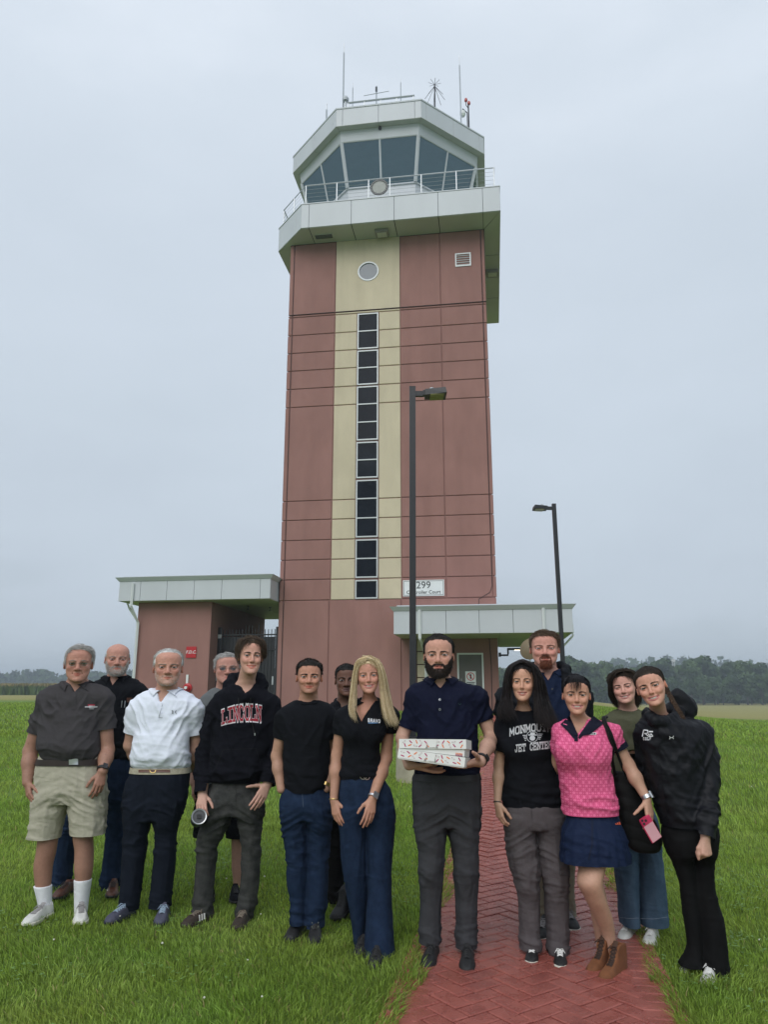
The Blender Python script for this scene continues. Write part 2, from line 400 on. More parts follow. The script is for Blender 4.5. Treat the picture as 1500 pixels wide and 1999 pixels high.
for r0, r1, y0, y1 in ((0.375, 0.435, -0.02, 0.045),):
    V = [(x, y, z) for r, y in ((r0, y1), (r0, y0), (r1, y0), (r1, y1)) for x, z in ring_pts(r, N, RWC)]
    rw.add(V, [(j * N + k, j * N + (k + 1) % N, ((j + 1) % 4) * N + (k + 1) % N, ((j + 1) % 4) * N + k) for j in range(4) for k in range(N)])
rwin = rw.build('round_window', M_FRAME, tower)
M_RGL = mat('round_window_glass', (0.10, 0.125, 0.15), 0.06, 0.05, spec=0.6)
MB().prism([(x, z) for x, z in ring_pts(0.38, N)], 0, 0.01).build('pane', M_RGL, rwin)
p_ = rwin.children[0]; p_.rotation_euler = (math.radians(90), 0, 0); p_.location = (RWC[0], 0.03, RWC[1])
# stair window strip
wx0, wx1 = -1.20, -0.36
for g_ in ([16.26, 15.49, 14.72], [14.65, 13.91, 13.19], [13.12, 12.38, 11.64, 10.90], [10.83, 10.11, 9.39], [9.31, 8.58, 7.83, 7.09], [7.01, 6.29, 5.57], [5.49, 4.80]):
    mb = MB(); fw = 0.048; y0, y1 = -0.035, 0.05
    mb.box(wx0, wx0 + fw, y0, y1, g_[-1], g_[0]); mb.box(wx1 - fw, wx1, y0, y1, g_[-1], g_[0])
    for q, z in enumerate(g_):
        a, b_ = (z - fw, z) if q == 0 else ((z, z + fw) if q == len(g_) - 1 else (z - fw * .45, z + fw * .45))
        mb.box(wx0 + fw, wx1 - fw, y0 + 0.004, y1, a, b_)
    w = mb.build('stair_window', M_FRAME, tower)
    for q in range(len(g_) - 1):
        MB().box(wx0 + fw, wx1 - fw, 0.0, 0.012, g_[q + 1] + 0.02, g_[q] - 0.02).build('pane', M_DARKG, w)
# louvre vent
mb = MB(); a, b_, z0, z1 = 2.76, 3.39, 18.03, 18.62
for q in ((a, a + .05, z0, z1), (b_ - .05, b_, z0, z1), (a + .05, b_ - .05, z0, z0 + .05), (a + .05, b_ - .05, z1 - .05, z1)): mb.box(q[0], q[1], -0.03, 0.03, q[2], q[3])
vent = mb.build('louvre_vent', M_FRAME, tower)
MB().box(a + .05, b_ - .05, 0.012, 0.02, z0 + .05, z1 - .05).build('vent_backing', M_SEAM, vent)
for k in range(5):
    z = z0 + 0.09 + k * 0.1
    MB().add([(a + .05, -0.025, z - .03), (b_ - .05, -0.025, z - .03), (b_ - .05, 0.01, z + .03), (a + .05, 0.01, z + .03), (a + .05, -0.02, z - .036), (b_ - .05, -0.02, z - .036), (b_ - .05, 0.011, z + .024), (a + .05, 0.011, z + .024)], [(0, 1, 2, 3), (7, 6, 5, 4), (0, 4, 5, 1), (2, 6, 7, 3), (1, 5, 6, 2), (0, 3, 7, 4)]).build('slat', M_FRAME, vent)
# lightning cables and conduits on the face
MB().tube([(-3.90, -0.01, 0.8), (-3.90, -0.01, 19.6)], 0.009, 5).build('cable', M_CABLE, tower)
MB().tube([(3.80, -0.01, 19.6), (3.79, -0.01, 5.2), (3.70, -0.012, 4.95), (3.3, -0.012, 4.72), (3.28, -0.012, 4.3)], 0.009, 5).build('cable', M_CABLE, tower)
MB().tube([(-4.05, -0.012, 16.42), (3.93, -0.012, 16.42)], 0.012, 5).build('cable', M_CABLE, tower)
# gallery band
BAND = [(-3.36, -1.1), (4.60, -1.1), (4.60, 8.05), (-4.72, 8.05), (-4.72, 0.35)]
z0, z1 = 19.64, 20.72
inner_b = [(-3.30, -1.05), (4.54, -1.05), (4.54, 7.99), (-4.66, 7.99), (-4.66, 0.38)]
MB().prism(inner_b, z0 + 0.03, z1 - 0.02).build('gallery_slab', M_SEAM, tower)
def band_panels(poly, cuts, z0, z1, m, t=0.045, gap=0.014, name='band_panel'):
    for i, (p, q) in enumerate(zip(poly, poly[1:] + poly[:1])):
        L = math.hypot(q[0] - p[0], q[1] - p[1]); ang = math.atan2(q[1] - p[1], q[0] - p[0])
        cs = [0] + list(cuts[i] if i in cuts else np.linspace(0, L, max(1, round(L / 1.75)) + 1)[1:-1]) + [L]
        for a, b_ in zip(cs[:-1], cs[1:]):
            V, Fc = bevel_panel(b_ - a - gap, z1 - z0 - gap, t, 0.005)
            me = bpy.data.meshes.new(name); me.from_pydata(V, [], Fc); me.update()
            o = link(name, me, m, tower)
            nx, ny = -math.sin(ang), math.cos(ang)
            o.location = (p[0] + math.cos(ang) * (a + gap / 2) + nx * t, p[1] + math.sin(ang) * (a + gap / 2) + ny * t, z0 + gap / 2); o.rotation_euler = (0, 0, ang)
band_panels(BAND, {0: [s + 3.36 for s in (-3.04, -1.3, 0.43, 2.18, 3.93)], 4: [0.35, 1.55]}, z0, z1, M_ALU)
mb = MB(); mb.loft([(x * 1.004, y * 1.004 - .012) for x, y in BAND], z1, [(x * 1.004, y * 1.004 - .012) for x, y in BAND], z1 + 0.04); mb.build('band_coping', M_ALU, tower)
# gallery soffit: front, left and right strips in panels
def soffit_piece(poly, z, m, name='soffit_panel'):
    c = np.mean(np.array(poly), 0); q = [tuple(c + (np.array(p) - c) * (1 - 0.02 / max(0.4, np.linalg.norm(np.array(p) - c)))) for p in poly]
    return MB().prism(q, z - 0.02, z).build(name, m, tower)
sx = [-3.36, -3.04, -1.3, 0.43, 2.18, 3.93, 4.58]
for a, b_ in zip(sx[1:-1], sx[2:]): soffit_piece([(a, -1.08), (b_, -1.08), (b_ if b_ < 4.5 else 3.95, 0.0), (max(a, -3.04) if a > -3 else -3.04, 0.0)], 19.65, M_ALU_S)
soffit_piece([(-3.34, -1.08), (-3.04, -1.08), (-3.04, 0.0), (-4.05, 0.0), (-4.7, 0.36)], 19.65, M_ALU_S)
ysf = [0.0, 1.9, 3.7, 5.5, 8.03]
for a, b_ in zip(ysf[:-1], ysf[1:]):
    soffit_piece([(3.96, a), (4.58, a if a else -1.08), (4.58, b_), (3.96, b_)], 19.65, M_ALU_S)
    soffit_piece([(-4.7, max(a, 0.36)), (-4.1, a), (-4.1, b_), (-4.7, b_)], 19.65, M_ALU_S)
soffit_piece([(-4.1, 7.02), (3.96, 7.02), (3.96, 8.03), (-4.1, 8.03)], 19.65, M_ALU_S)
# soffit lights
M_LENS = mat('soffit_light_lens', (0.45, 0.47, 0.42), 0.3, 0.1)
for x, y in ((-0.15, -0.42), (4.28, 3.2)):
    f = MB().box(x - .27, x + .27, y - .22, y + .22, 19.49, 19.632).build('soffit_light', mat('soffit_fixture', (0.22, 0.22, 0.19), 0.6), tower)
    MB().box(x - .19, x + .19, y - .15, y + .15, 19.475, 19.489).build('lens', M_LENS, f)
f = MB().box(-2.95, -2.15, -0.62, -0.32, 19.60, 19.632).build('soffit_grille', M_ALU_S, tower)
for k in range(5): MB().box(-2.9, -2.2, -0.60 + k * .055, -0.575 + k * .055, 19.585, 19.599).build('slat', M_SEAM, f)
# gallery railing
RAIL = [(-4.55, 6.0), (-4.55, 0.42), (-3.25, -0.98), (4.42, -0.98), (4.42, 7.0)]
rail = MB().tube([(*p, 21.68) for p in RAIL], 0.028, 6).build('railing', M_GALV, tower)
for s_ in (-3.22, -1.93, -0.62, 0.25, 1.52, 2.92, 4.40): MB().box(s_ - .02, s_ + .02, -1.0, -0.96, 20.72, 21.68).build('post', M_GALV, rail)
for x, y in ((-3.9, -0.28), (-4.55, 0.45), (-4.55, 2.2), (-4.55, 4.0), (4.42, 0.4), (4.42, 2.0), (4.42, 3.8), (4.42, 5.5)): MB().box(x - .02, x + .02, y - .02, y + .02, 20.72, 21.67).build('post', M_GALV, rail)
for z in (20.95, 21.13, 21.31, 21.49): MB().tube([(*p, z) for p in RAIL], 0.007, 4).build('cable', M_GALV, rail)
# round seal hung on the railing
M_SEALR = mat('seal_dark_ring', (0.03, 0.035, 0.04), 0.5); M_SEALC = mat('seal_grey_face', (0.33, 0.34, 0.32), 0.6, 0.35, 28)
seal = MB().lathe([(0.28, 0), (0.365, 0), (0.365, 0.03), (0.28, 0.03), (0.28, 0)], n=40).build('round_seal', M_SEALR, tower)
seal.rotation_euler = (math.radians(90), 0, 0); seal.location = (-0.17, -1.06, 21.22)
MB().lathe([(0.0, 0.0), (0.279, 0.0), (0.279, 0.018), (0.0, 0.022)], n=40).build('seal_face', M_SEALC, seal)
for k in range(26):
    a = 2 * math.pi * k / 26; o = MB().box(-.012, .012, -.02, .02, 0.0295, 0.033).build('seal_mark', M_SEALC, seal); o.location = (0.322 * math.cos(a), 0.322 * math.sin(a), 0); o.rotation_euler = (0, 0, a + math.pi / 2)
# cab: octagon
CC = (-0.33, 4.12)
def octo(hw, c=CC):
    r = hw / math.cos(math.pi / 8)
    return [(c[0] + r * math.cos(math.radians(-112.5 + 45 * k)), c[1] + r * math.sin(math.radians(-112.5 + 45 * k))) for k in range(8)]
HB, HT, ZG0, ZG1, ZS = 3.56, 4.02, 22.57, 24.50, 25.0
MB().loft(octo(3.42), 20.6, octo(HB - 0.04), ZG0 - 0.05).build('cab_wall', M_ALU, tower)
MB().loft(octo(HB + 0.02), ZG0 - 0.05, octo(HB + 0.03), ZG0).build('cab_sill', M_ALU, tower)
MB().loft(octo(3.4), 20.73, octo(3.4), 20.76)
MB().prism(octo(3.50), 22.40, 22.45).build('cab_desk', mat('cab_dark_interior', (0.05, 0.06, 0.065), 0.8), tower)
MB().loft(octo(HT - 0.1), ZG1, octo(HT - 0.02), ZG1 + 0.02).build('cab_ceiling', mat('cab_ceiling_panel', (0.20, 0.23, 0.235), 0.9, 0.1), tower)
M_SHADE = mat('cab_interior_grey', (0.20, 0.24, 0.25), 0.9, 0.2, 3.0)
MB().prism(octo(0.6), 22.45, 24.49).build('cab_core', M_SHADE, tower)
# mullions, panes and header per face
ob, ot, oh = octo(HB), octo(HT), octo(HT + 0.08)
def lerp3(a, b_, t): return tuple(a[i] + (b_[i] - a[i]) * t for i in range(3))
for k in range(8):
    A0, B0 = (*ob[k], ZG0), (*ob[(k + 1) % 8], ZG0); A1, B1 = (*ot[k], ZG1), (*ot[(k + 1) % 8], ZG1)
    for h in (0, 1):
        t0, t1 = (0.012, 0.494) if h == 0 else (0.506, 0.988)
        q = [lerp3(A0, B0, t0), lerp3(A0, B0, t1), lerp3(A1, B1, t1), lerp3(A1, B1, t0)]
        me = bpy.data.meshes.new('cab_pane'); me.from_pydata(q, [], [(0, 1, 2, 3)]); me.update(); link('cab_pane', me, M_GLASS, tower)
    MB().tube([A0, A1], 0.085, 6).build('corner_mullion', M_FRAME, tower)
    MB().tube([lerp3(A0, B0, .5), lerp3(A1, B1, .5)], 0.045, 6).build('mullion', M_FRAME, tower)
    MB().tube([A1, B1], 0.04, 6).build('head_rail', M_FRAME, tower)
MB().loft(octo(HT + 0.03), ZG1 + 0.02, octo(HT + 0.12), ZS).build('cab_header', M_ALU, tower)
ROOFH = 4.43; ro = octo(ROOFH); ri = octo(ROOFH - 0.05)
MB().loft(octo(HT - 0.2), ZS - 0.004, octo(ROOFH - 0.02), ZS - 0.002)
MB().prism(ri, ZS + 0.01, 25.83).build('roof', M_ALU_S, tower)
Ls = 2 * ROOFH * math.tan(math.pi / 8)
band_panels(ro, {k: [0.28, Ls / 2, Ls - 0.28] for k in range(8)}, ZS, 25.84, M_ALU, name='fascia_panel')
MB().loft(octo(ROOFH + 0.02), 25.84, octo(ROOFH + 0.03), 25.90).build('roof_edge', M_ALU, tower)
hd = octo(HT + 0.13)
for k in range(8):
    a, b_ = ro[k], ro[(k + 1) % 8]; c_, d_ = hd[k], hd[(k + 1) % 8]
    for t0, t1 in ((0, .5), (.5, 1)):
        q = [(a[0] + (b_[0] - a[0]) * t, a[1] + (b_[1] - a[1]) * t) for t in (t0 + .003, t1 - .003)] + [(c_[0] + (d_[0] - c_[0]) * t, c_[1] + (d_[1] - c_[1]) * t) for t in (t1 - .003, t0 + .003)]
        MB().prism(q, ZS - 0.012, ZS + 0.008).build('roof_soffit_panel', M_ALU_S, tower)
o = MB().lathe([(0.0, 0), (0.06, 0), (0.07, .05), (.05, .11), (0, .12)], n=10).build('camera_dome', M_BLACK, tower, loc=(-0.3, -0.05, 24.86))
# entrance canopy (right)
def canopy(name, s0, s1, d0, d1, z0, z1, cuts, ends=True):
    body = MB().box(s0 + .03, s1 - .03, d0 + .03, d1, z0 + .03, z1).build(name, M_SEAM, tower)
    cs = [s0] + cuts + [s1]
    for a, b_ in zip(cs[:-1], cs[1:]):
        V, Fc = bevel_panel(b_ - a - .012, z1 - z0, .03, .004); mb = MB().add(V, Fc); mb.build('fascia_panel', M_ALU, body, loc=(a + .006, d0 + .03, z0))
    for x in (s0, s1 - .03): MB().box(x, x + .03, d0 + .032, d1, z0, z1).build('end_panel', M_ALU, body)
    MB().add([(s0 - .13, d0 - .13, z1 + .14), (s1 + .13, d0 - .13, z1 + .14), (s1 + .13, d1, z1 + .14), (s0 - .13, d1, z1 + .14), (s0 - .02, d0 - .02, z1), (s1 + .02, d0 - .02, z1), (s1 + .02, d1, z1), (s0 - .02, d1, z1)], [(0, 1, 2, 3), (7, 6, 5, 4), (0, 4, 5, 1), (1, 5, 6, 2), (2, 6, 7, 3), (3, 7, 4, 0)]).build('gutter', M_ALU, body)
    MB().box(s0 + .1, s1 - .1, d0 + .1, d1, z1 + .141, z1 + .2).build('roof_top', M_ALU, body)
    n = max(1, round((s1 - s0) / 1.2)); nd = max(1, round((d1 - d0) / 1.6))
    for i in range(n):
        for j in range(nd):
            a, b_ = s0 + .04 + (s1 - s0 - .08) * i / n, s0 + .04 + (s1 - s0 - .08) * (i + 1) / n; c_, e_ = d0 + .04 + (d1 - d0 - .04) * j / nd, d0 + .04 + (d1 - d0 - .04) * (j + 1) / nd
            MB().box(a + .006, b_ - .006, c_ + .006, e_ - .006, z0 - .012, z0 + .029).build('soffit_panel', M_GREEN, body)
    return body
can = canopy('entrance_canopy', 0.48, 6.32, -2.0, 5.8, 3.36, 4.12, [2.23, 3.32, 4.42])
def spout(parent, pts, r=0.05):
    mb = MB()
    for a, b_ in zip(pts[:-1], pts[1:]): mb.tube([a, b_], r, 4)
    return mb.build('downspout', M_WHITE, parent)
spout(tower, [(1.36, -2.05, 4.14), (1.36, -2.05, 3.2), (1.42, -0.6, 2.72), (1.42, -0.3, 0.7)])
spout(tower, [(5.40, -2.05, 4.14), (5.40, -2.05, 3.40)])
spout(tower, [(6.38, -1.2, 3.7), (6.38, -1.2, 3.3), (5.6, -1.0, 2.5), (5.4, -0.9, 0.6)], 0.035)
# entrance recess
M_REC = M_RED
MB().box(1.02, 3.91, 0.30, 0.36, 0.5, 3.42).build('recess_wall', M_RED, tower)
for i in range(6): panel(1.02, 1.52, 0.6 + i * .46, 0.6 + (i + 1) * .46, M_CREAM, d=0.16, t=.05, name='wall_block')
M_DOOR = mat('grey_brown_door', (0.105, 0.098, 0.088), 0.5, 0.1, 2)
dr = MB().box(2.52, 3.33, 0.262, 0.30, 0.80, 2.78).build('door', M_DOOR, tower)
mb = MB(); mb.box(2.46, 2.52, 0.24, 0.30, 0.80, 2.84); mb.box(3.33, 3.39, 0.24, 0.30, 0.80, 2.84); mb.box(2.52, 3.33, 0.242, 0.30, 2.78, 2.84); mb.build('door_frame', M_WHITE, dr)
MB().tube([(2.60, 0.21, 1.75), (2.60, 0.21, 1.95)], 0.012, 6).build('handle', M_GALV, dr)
sg = MB().box(2.74, 3.11, 0.252, 0.261, 1.72, 2.20).build('door_notice', M_WHITE, dr)
M_REDS = mat('sign_red', (0.50, 0.03, 0.035), 0.5, 0.05)
mb = MB()
Nr = 28; V = [(2.925 + r * math.cos(2 * math.pi * k / Nr), y, 2.02 + r * math.sin(2 * math.pi * k / Nr)) for y in (0.2515, 0.247) for r in (0.115, 0.14) for k in range(Nr)]
mb.add(V, [(a_ * Nr + k, a_ * Nr + (k + 1) % Nr, b2 * Nr + (k + 1) % Nr, b2 * Nr + k) for a_, b2 in ((0, 1), (1, 3), (3, 2), (2, 0)) for k in range(Nr)])
mb.add([(2.84, .2505, 2.11), (2.855, .2505, 2.125), (3.01, .2505, 1.93), (2.995, .2505, 1.915), (2.84, .246, 2.11), (2.855, .246, 2.125), (3.01, .246, 1.93), (2.995, .246, 1.915)], [(0, 1, 2, 3), (7, 6, 5, 4), (0, 4, 5, 1), (1, 5, 6, 2), (2, 6, 7, 3), (3, 7, 4, 0)]); mb.build('prohibition_mark', M_REDS, dr)
MB().box(2.90, 2.95, .248, .2512, 1.94, 2.10).build('notice_figure', M_BLACK, dr)
for k, (x0_, x1_) in enumerate(((2.78, 3.07), (2.80, 3.05))): MB().box(x0_, x1_, .248, .2512, 1.80 - k * .05, 1.825 - k * .05).build('notice_line', M_BLACK, dr)
MB().tube([(3.62, 0.28, 3.35), (3.66, 0.28, 2.4), (3.64, 0.28, 0.9)], 0.012, 5).build('cable', M_CABLE, tower)
# wall lamp on the right side of the tower
lm = MB().box(3.93, 4.02, 0.55, 0.75, 2.72, 2.86); lm.box(4.02, 4.28, 0.62, 0.68, 2.74, 2.80); lm.box(4.24, 4.30, .62, .68, 2.80, 3.0); lm.box(4.24, 4.75, .57, .73, 2.95, 3.02)
wlm = lm.build('wall_lamp', M_BLACK, tower)
MB().box(4.5, 4.74, .59, .71, 2.935, 2.949).build('lamp_lens', emis('lamp_glow', (1.0, 0.86, 0.6), 4.0), wlm)
# address sign
asg = MB().box(0.57, 2.07, -0.03, -0.004, 4.86, 5.44).build('address_sign', M_WHITE, tower)
M_INK = mat('sign_black', (0.015, 0.017, 0.02), 0.6)
mb = MB(); a, b_, z0, z1 = 0.60, 2.04, 4.89, 5.41
for q in ((a, b_, z0, z0 + .012), (a, b_, z1 - .012, z1), (a, a + .012, z0 + .012, z1 - .012), (b_ - .012, b_, z0 + .012, z1 - .012)): mb.box(q[0], q[1], -.034, -.0301, q[2], q[3])
mb.build('sign_border', M_INK, asg)
for body, size, z, of in (('299', 0.36, 5.245, 0.0), ('Controller Court', 0.175, 4.995, 0.0015)):
    t = text_obj('sign_lettering', body, size, M_INK, asg, 0.002, of); t.rotation_euler = (math.radians(90), 0, 0); t.location = (1.32, -0.034, z)
    # small serifs so the number reads like the roman lettering of the sign
# ---------------------------------------------------------------- left annex: block, roof, gate
ann = empty('service_annex', tower.location, -TA); tag(ann, 'low red annex with flat pale metal roof left of the tower', 'building')
_t = tower; tower = ann
ac = canopy('annex_roof', -9.92, -4.12, -1.0, 6.6, 4.75, 5.47, [-9.08, -8.05, -7.0, -5.95, -4.5])
MB().box(-9.36, -6.52, -0.45, 6.2, 0.5, 4.74).build('annex_wall', M_RED, ann)
panel(-9.38, -6.50, 0.5, 4.75, M_RED, d=-0.45, t=0.03, gap=0.03, parent=ann)
MB().box(-6.60, -6.49, -0.475, -0.452, 0.5, 4.72).build('corner_strip', M_RED, ann)
spout(ann, [(-9.36, -1.06, 5.4), (-9.36, -1.06, 4.55), (-9.28, -0.60, 4.0), (-9.28, -0.60, 0.6)], 0.055)
spout(ann, [(-9.75, -0.6, 4.72), (-9.72, -0.5, 4.55), (-9.42, -0.3, 4.05), (-9.42, -0.3, 0.6)], 0.045)
MB().box(-7.30, -7.22, -0.52, -0.46, 0.6, 2.1).build('pipe', M_WHITE, ann)
M_FDC = mat('fire_sign_red', (0.42, 0.012, 0.018), 0.4, 0.05)
fs = MB().box(-7.36, -6.98, -0.515, -0.482, 2.70, 3.10).build('fire_sign', M_FDC, ann)
t = text_obj('sign_lettering', 'F.D.C.', 0.155, M_WHITE, fs, 0.002, 0.002, font_shear=0.2); t.rotation_euler = (math.radians(90), 0, 0); t.location = (-7.17, -0.518, 2.90)
vl = MB().lathe([(0.0, 0), (0.16, 0), (0.16, .06), (.10, .08), (.10, .18), (.0, .18)], n=16).build('hose_valve', M_FDC, ann); vl.rotation_euler = (math.radians(90), 0, 0); vl.location = (-7.22, -0.482, 1.64)
v2 = MB().lathe([(0.0, 0), (0.055, 0), (0.055, .05), (0, .05)], n=10).build('valve_cap', M_WHITE, vl); v2.location = (0, 0, 0.185)
for k, (x, y) in enumerate(((-5.6, 1.0), (-4.9, 1.6))): MB().lathe([(0, 0), (.05, 0), (.05, .03), (.015, .04), (.015, .12), (.06, .125), (.06, .14), (0, .15)], n=8).build('sprinkler', M_BLACK, ann, loc=(x, y, 4.585))
tower = _t
# gate between annex and tower
gate = empty('picket_gate', tower.location, -TA); tag(gate, 'black metal picket gate with solid panel between annex and tower', 'gate')
gd = 0.42
for x, zt_ in ((-6.46, 3.86), (-4.20, 3.86)): MB().box(x - .06, x + .06, gd - .06, gd + .06, .5, zt_).build('gate_post', M_BLACK, gate)
for z in (1.0, 3.0, 3.55): MB().box(-6.40, -4.26, gd - .02, gd + .02, z, z + .05).build('rail', M_BLACK, gate)
for k in range(17):
    x = -6.34 + k * .126; top = 3.78 + 0.14 * (1 if k in (7, 8, 9) else 0) - (0.0 if k % 8 else 0.0)
    if k == 11: top = 4.0
    MB().box(x - .012, x + .012, gd + .021, gd + .045, .9, top).build('picket', M_BLACK, gate)
MB().box(-6.38, -4.30, gd + .05, gd + .06, .85, 3.50).build('screen_panel', M_BLACK, gate)
for z in (1.9, 3.45): MB().box(-6.50, -6.36, gd - .09, gd - .061, z, z + .14).build('hinge', M_GALV, gate)
MB().box(-4.36, -4.30, gd - .05, gd - .021, 1.75, 2.05).build('latch', M_GALV, gate)
# ---------------------------------------------------------------- aerials on the roof (each a thing of its own)
def tw(s, d, z): # tower frame -> place
    ca, sa = math.cos(-TA), math.sin(-TA); return (0.13 + s * ca - d * sa, 27.0 + s * sa + d * ca, z)
def on_roof(name, s, d, z, label, cat):
    e = empty(name, tw(s, d, z), -TA); return tag(e, label, cat)
ZR = 25.85
def whip(s, d, h, r, label, seg=0.86):
    e = on_roof('whip_antenna', s, d, ZR, label, 'antenna')
    MB().tube([(0, 0, 0), (0, 0, 0.22)], r * 2.2, 8).build('base', M_GALV, e)
    MB().tube([(0, 0, .22), (0.0, 0, h * seg)], r, 6).build('mast', M_GALV, e); MB().tube([(0, 0, h * seg), (0, 0, h)], r * .45, 5).build('tip', M_GALV, e)
whip(-1.93, 0.0, 3.75, 0.036, 'tall whip antenna on the left front of the tower roof')
whip(-3.14, 2.0, 2.52, 0.045, 'short stub antenna at the far left of the tower roof')
whip(-1.55, 0.2, 1.76, 0.022, 'thin pole antenna just right of the tallest left whip')
whip(0.59, 0.1, 1.63, 0.022, 'thin pole antenna in the middle of the roof edge')
whip(3.12, 1.6, 3.96, 0.036, 'tall whip antenna on the right of the tower roof')
e = on_roof('crossed_dipole_antenna', -0.48, 0.1, ZR, 'low antenna with crossed horizontal arms on the roof centre', 'antenna')
MB().tube([(0, 0, 0), (0, 0, 1.15)], .03, 6).build('mast', M_GALV, e); MB().tube([(0, 0, 1.08), (0, 0, 1.31)], .05, 6).build('hub', M_BLACK, e)
for a in (0.15, 1.75): MB().tube([(-.55 * math.cos(a), -.55 * math.sin(a), .86), (.55 * math.cos(a), .55 * math.sin(a), 1.11)], .014, 5).build('arm', M_GALV, e)
e = on_roof('discone_antenna', 2.03, 0.6, ZR - .05, 'discone antenna with splayed rods on right of the roof', 'antenna')
MB().tube([(0, 0, 0), (0, 0, 1.62)], .03, 6).build('mast', M_BLACK, e)
for k in range(8):
    a = k * math.pi / 4 + .2
    MB().tube([(0, 0, 1.55), (.44 * math.cos(a), .44 * math.sin(a), .85)], .010, 4).build('cone_rod', M_BLACK, e); MB().tube([(0, 0, 1.62), (.28 * math.cos(a), .28 * math.sin(a), 1.72)], .009, 4).build('disc_rod', M_BLACK, e)
e = on_roof('obstruction_light_mast', 3.46, 2.0, ZR - .1, 'mast with two red warning lights at right roof edge', 'warning light')
MB().tube([(0, 0, 0), (0, 0, 1.75)], .035, 6).build('mast', M_BLACK, e); MB().tube([(0, 0, 1.5), (-.1, 0, 1.7), (-.1, 0, 1.9)], .02, 5).build('arm', M_BLACK, e)
M_RLAMP = mat('red_lamp_glass', (0.42, 0.045, 0.03), 0.25)
for x, z in ((-.1, 1.88), (.03, 1.70)): MB().lathe([(.0, 0), (.05, 0), (.07, .03), (.07, .12), (.04, .18), (0, .19)], n=10).build('lamp', M_RLAMP, e, loc=(x, 0, z))
e = on_roof('rooftop_camera', 3.40, 1.8, ZR - .1, 'white dome camera beside the red warning lights', 'camera')
MB().tube([(0, 0, 0), (0, 0, 1.1), (-.2, -.1, 1.25)], .025, 5).build('bracket', M_BLACK, e); MB().lathe([(0, 0), (.08, .02), (.13, .12), (.13, .26), (.06, .32), (0, .33)], n=12).build('housing', M_WHITE, e, loc=(-.2, -.1, .82))
e = on_roof('roof_handrail', -1.71, -0.15, ZR, 'low pipe handrail along the front edge of the roof', 'handrail')
MB().tube([(0, 0, .42), (2.92, 0, .42)], .045, 6).build('rail', M_GALV, e)
for x in (0.05, .75, 1.45, 2.15, 2.87): MB().box(x - .02, x + .02, -.02, .02, 0, .40).build('post', M_GALV, e)
e = on_roof('rooftop_sensor', -1.80, -0.12, ZR, 'mushroom shaped sensor beside the left whip antenna', 'sensor')
MB().lathe([(.05, 0), (.05, .55), (.13, .56), (.15, .66), (.1, .76), (0, .78)], n=12).build('housing', M_GALV, e)
# ---------------------------------------------------------------- lamp posts
def lamp_post(x, y, top, arm, label, lean=0.0, base_h=0.55):
    z0 = float(ground_z(x, y)); e = empty('lamp_post', (x, y, z0)); tag(e, label, 'lamp post', 'black lamp posts by the path'); e.rotation_euler = (0, lean, 0)
    h = top - z0
    M_CONC = mat('weathered_concrete', (0.36, 0.33, 0.25), 0.9, 0.22, 5, 0.3, 60)
    MB().lathe([(0.0, -0.2), (.235, -0.2), (.23, base_h - .03), (.20, base_h), (0, base_h)], n=20).build('concrete_base', M_CONC, e, smooth=True)
    MB().box(-.12, .12, -.12, .12, base_h, base_h + .025).build('base_plate', M_BLACK, e)
    MB().box(-.046, .046, -.046, .046, base_h + .025, h).build('pole', M_BLACK, e)
    MB().box(-.048, .048, -.048, .048, h, h + .012).build('cap', M_BLACK, e)
    s_ = 1 if arm > 0 else -1
    mb = MB(); mb.box(min(.046 * s_, .16 * s_), max(.046 * s_, .16 * s_), -.03, .03, h - .14, h - .06)
    mb.box(min(.16 * s_, .2 * s_), max(.16 * s_, .2 * s_), -.05, .05, h - .13, h - .05); mb.build('arm', M_BLACK, e)
    V = [(.19 * s_, -.10, h - .15), (.19 * s_, .10, h - .15), (.19 * s_, .10, h - .055), (.19 * s_, -.10, h - .055), (.52 * s_, -.16, h - .13), (.52 * s_, .16, h - .13), (.50 * s_, .15, h - .04), (.50 * s_, -.15, h - .04)]
    MB().add(V, [(0, 1, 2, 3), (4, 7, 6, 5), (0, 4, 5, 1), (1, 5, 6, 2), (2, 6, 7, 3), (3, 7, 4, 0)]).build('lamp_head', M_BLACK, e)
    M_LED = mat('led_panel', (0.30, 0.27, 0.10), 0.3, 0.15, 30)
    for y0_, y1_ in ((-.125, -.005), (.005, .125)): MB().add([(.27 * s_, y0_, h - .156), (.48 * s_, y0_, h - .146), (.48 * s_, y1_, h - .146), (.27 * s_, y1_, h - .156), (.27 * s_, y0_, h - .15), (.48 * s_, y0_, h - .136), (.48 * s_, y1_, h - .136), (.27 * s_, y1_, h - .15)], [(0, 1, 2, 3), (7, 6, 5, 4), (0, 4, 5, 1), (1, 5, 6, 2), (2, 6, 7, 3), (3, 7, 4, 0)]).build('led_panel', M_LED, e)
    MB().tube([(.3 * s_, 0, h - .05), (.3 * s_, 0, h + .0)], .035, 8).build('sensor', M_GALV, e)
    return e
lamp_post(0.395, 10.7, 6.06, 1, 'nearer black lamp post with lamp head to the right', math.radians(0.45))
lamp_post(4.26, 18.0, 6.05, -1, 'farther black lamp post with lamp head to the left', math.radians(-0.1))
# dish beside the entrance
e = empty('satellite_dish', (3.96, 20.5, float(ground_z(3.96, 20.5)))); tag(e, 'small tan dish on a pole behind the tall bearded man', 'dish')
MB().tube([(0, 0, 0), (0, 0, 1.9)], .03, 6).build('pole', M_GALV, e)
o = MB().lathe([(0.0, 0.05), (.16, .03), (.29, -.04), (.30, -.04), (.16, .05), (0, .07)], n=24).build('reflector', mat('tan_dish', (0.17, 0.13, 0.075), 0.6), e, smooth=True); o.rotation_euler = (math.radians(75), 0, math.radians(-35)); o.location = (0, 0, 1.98)
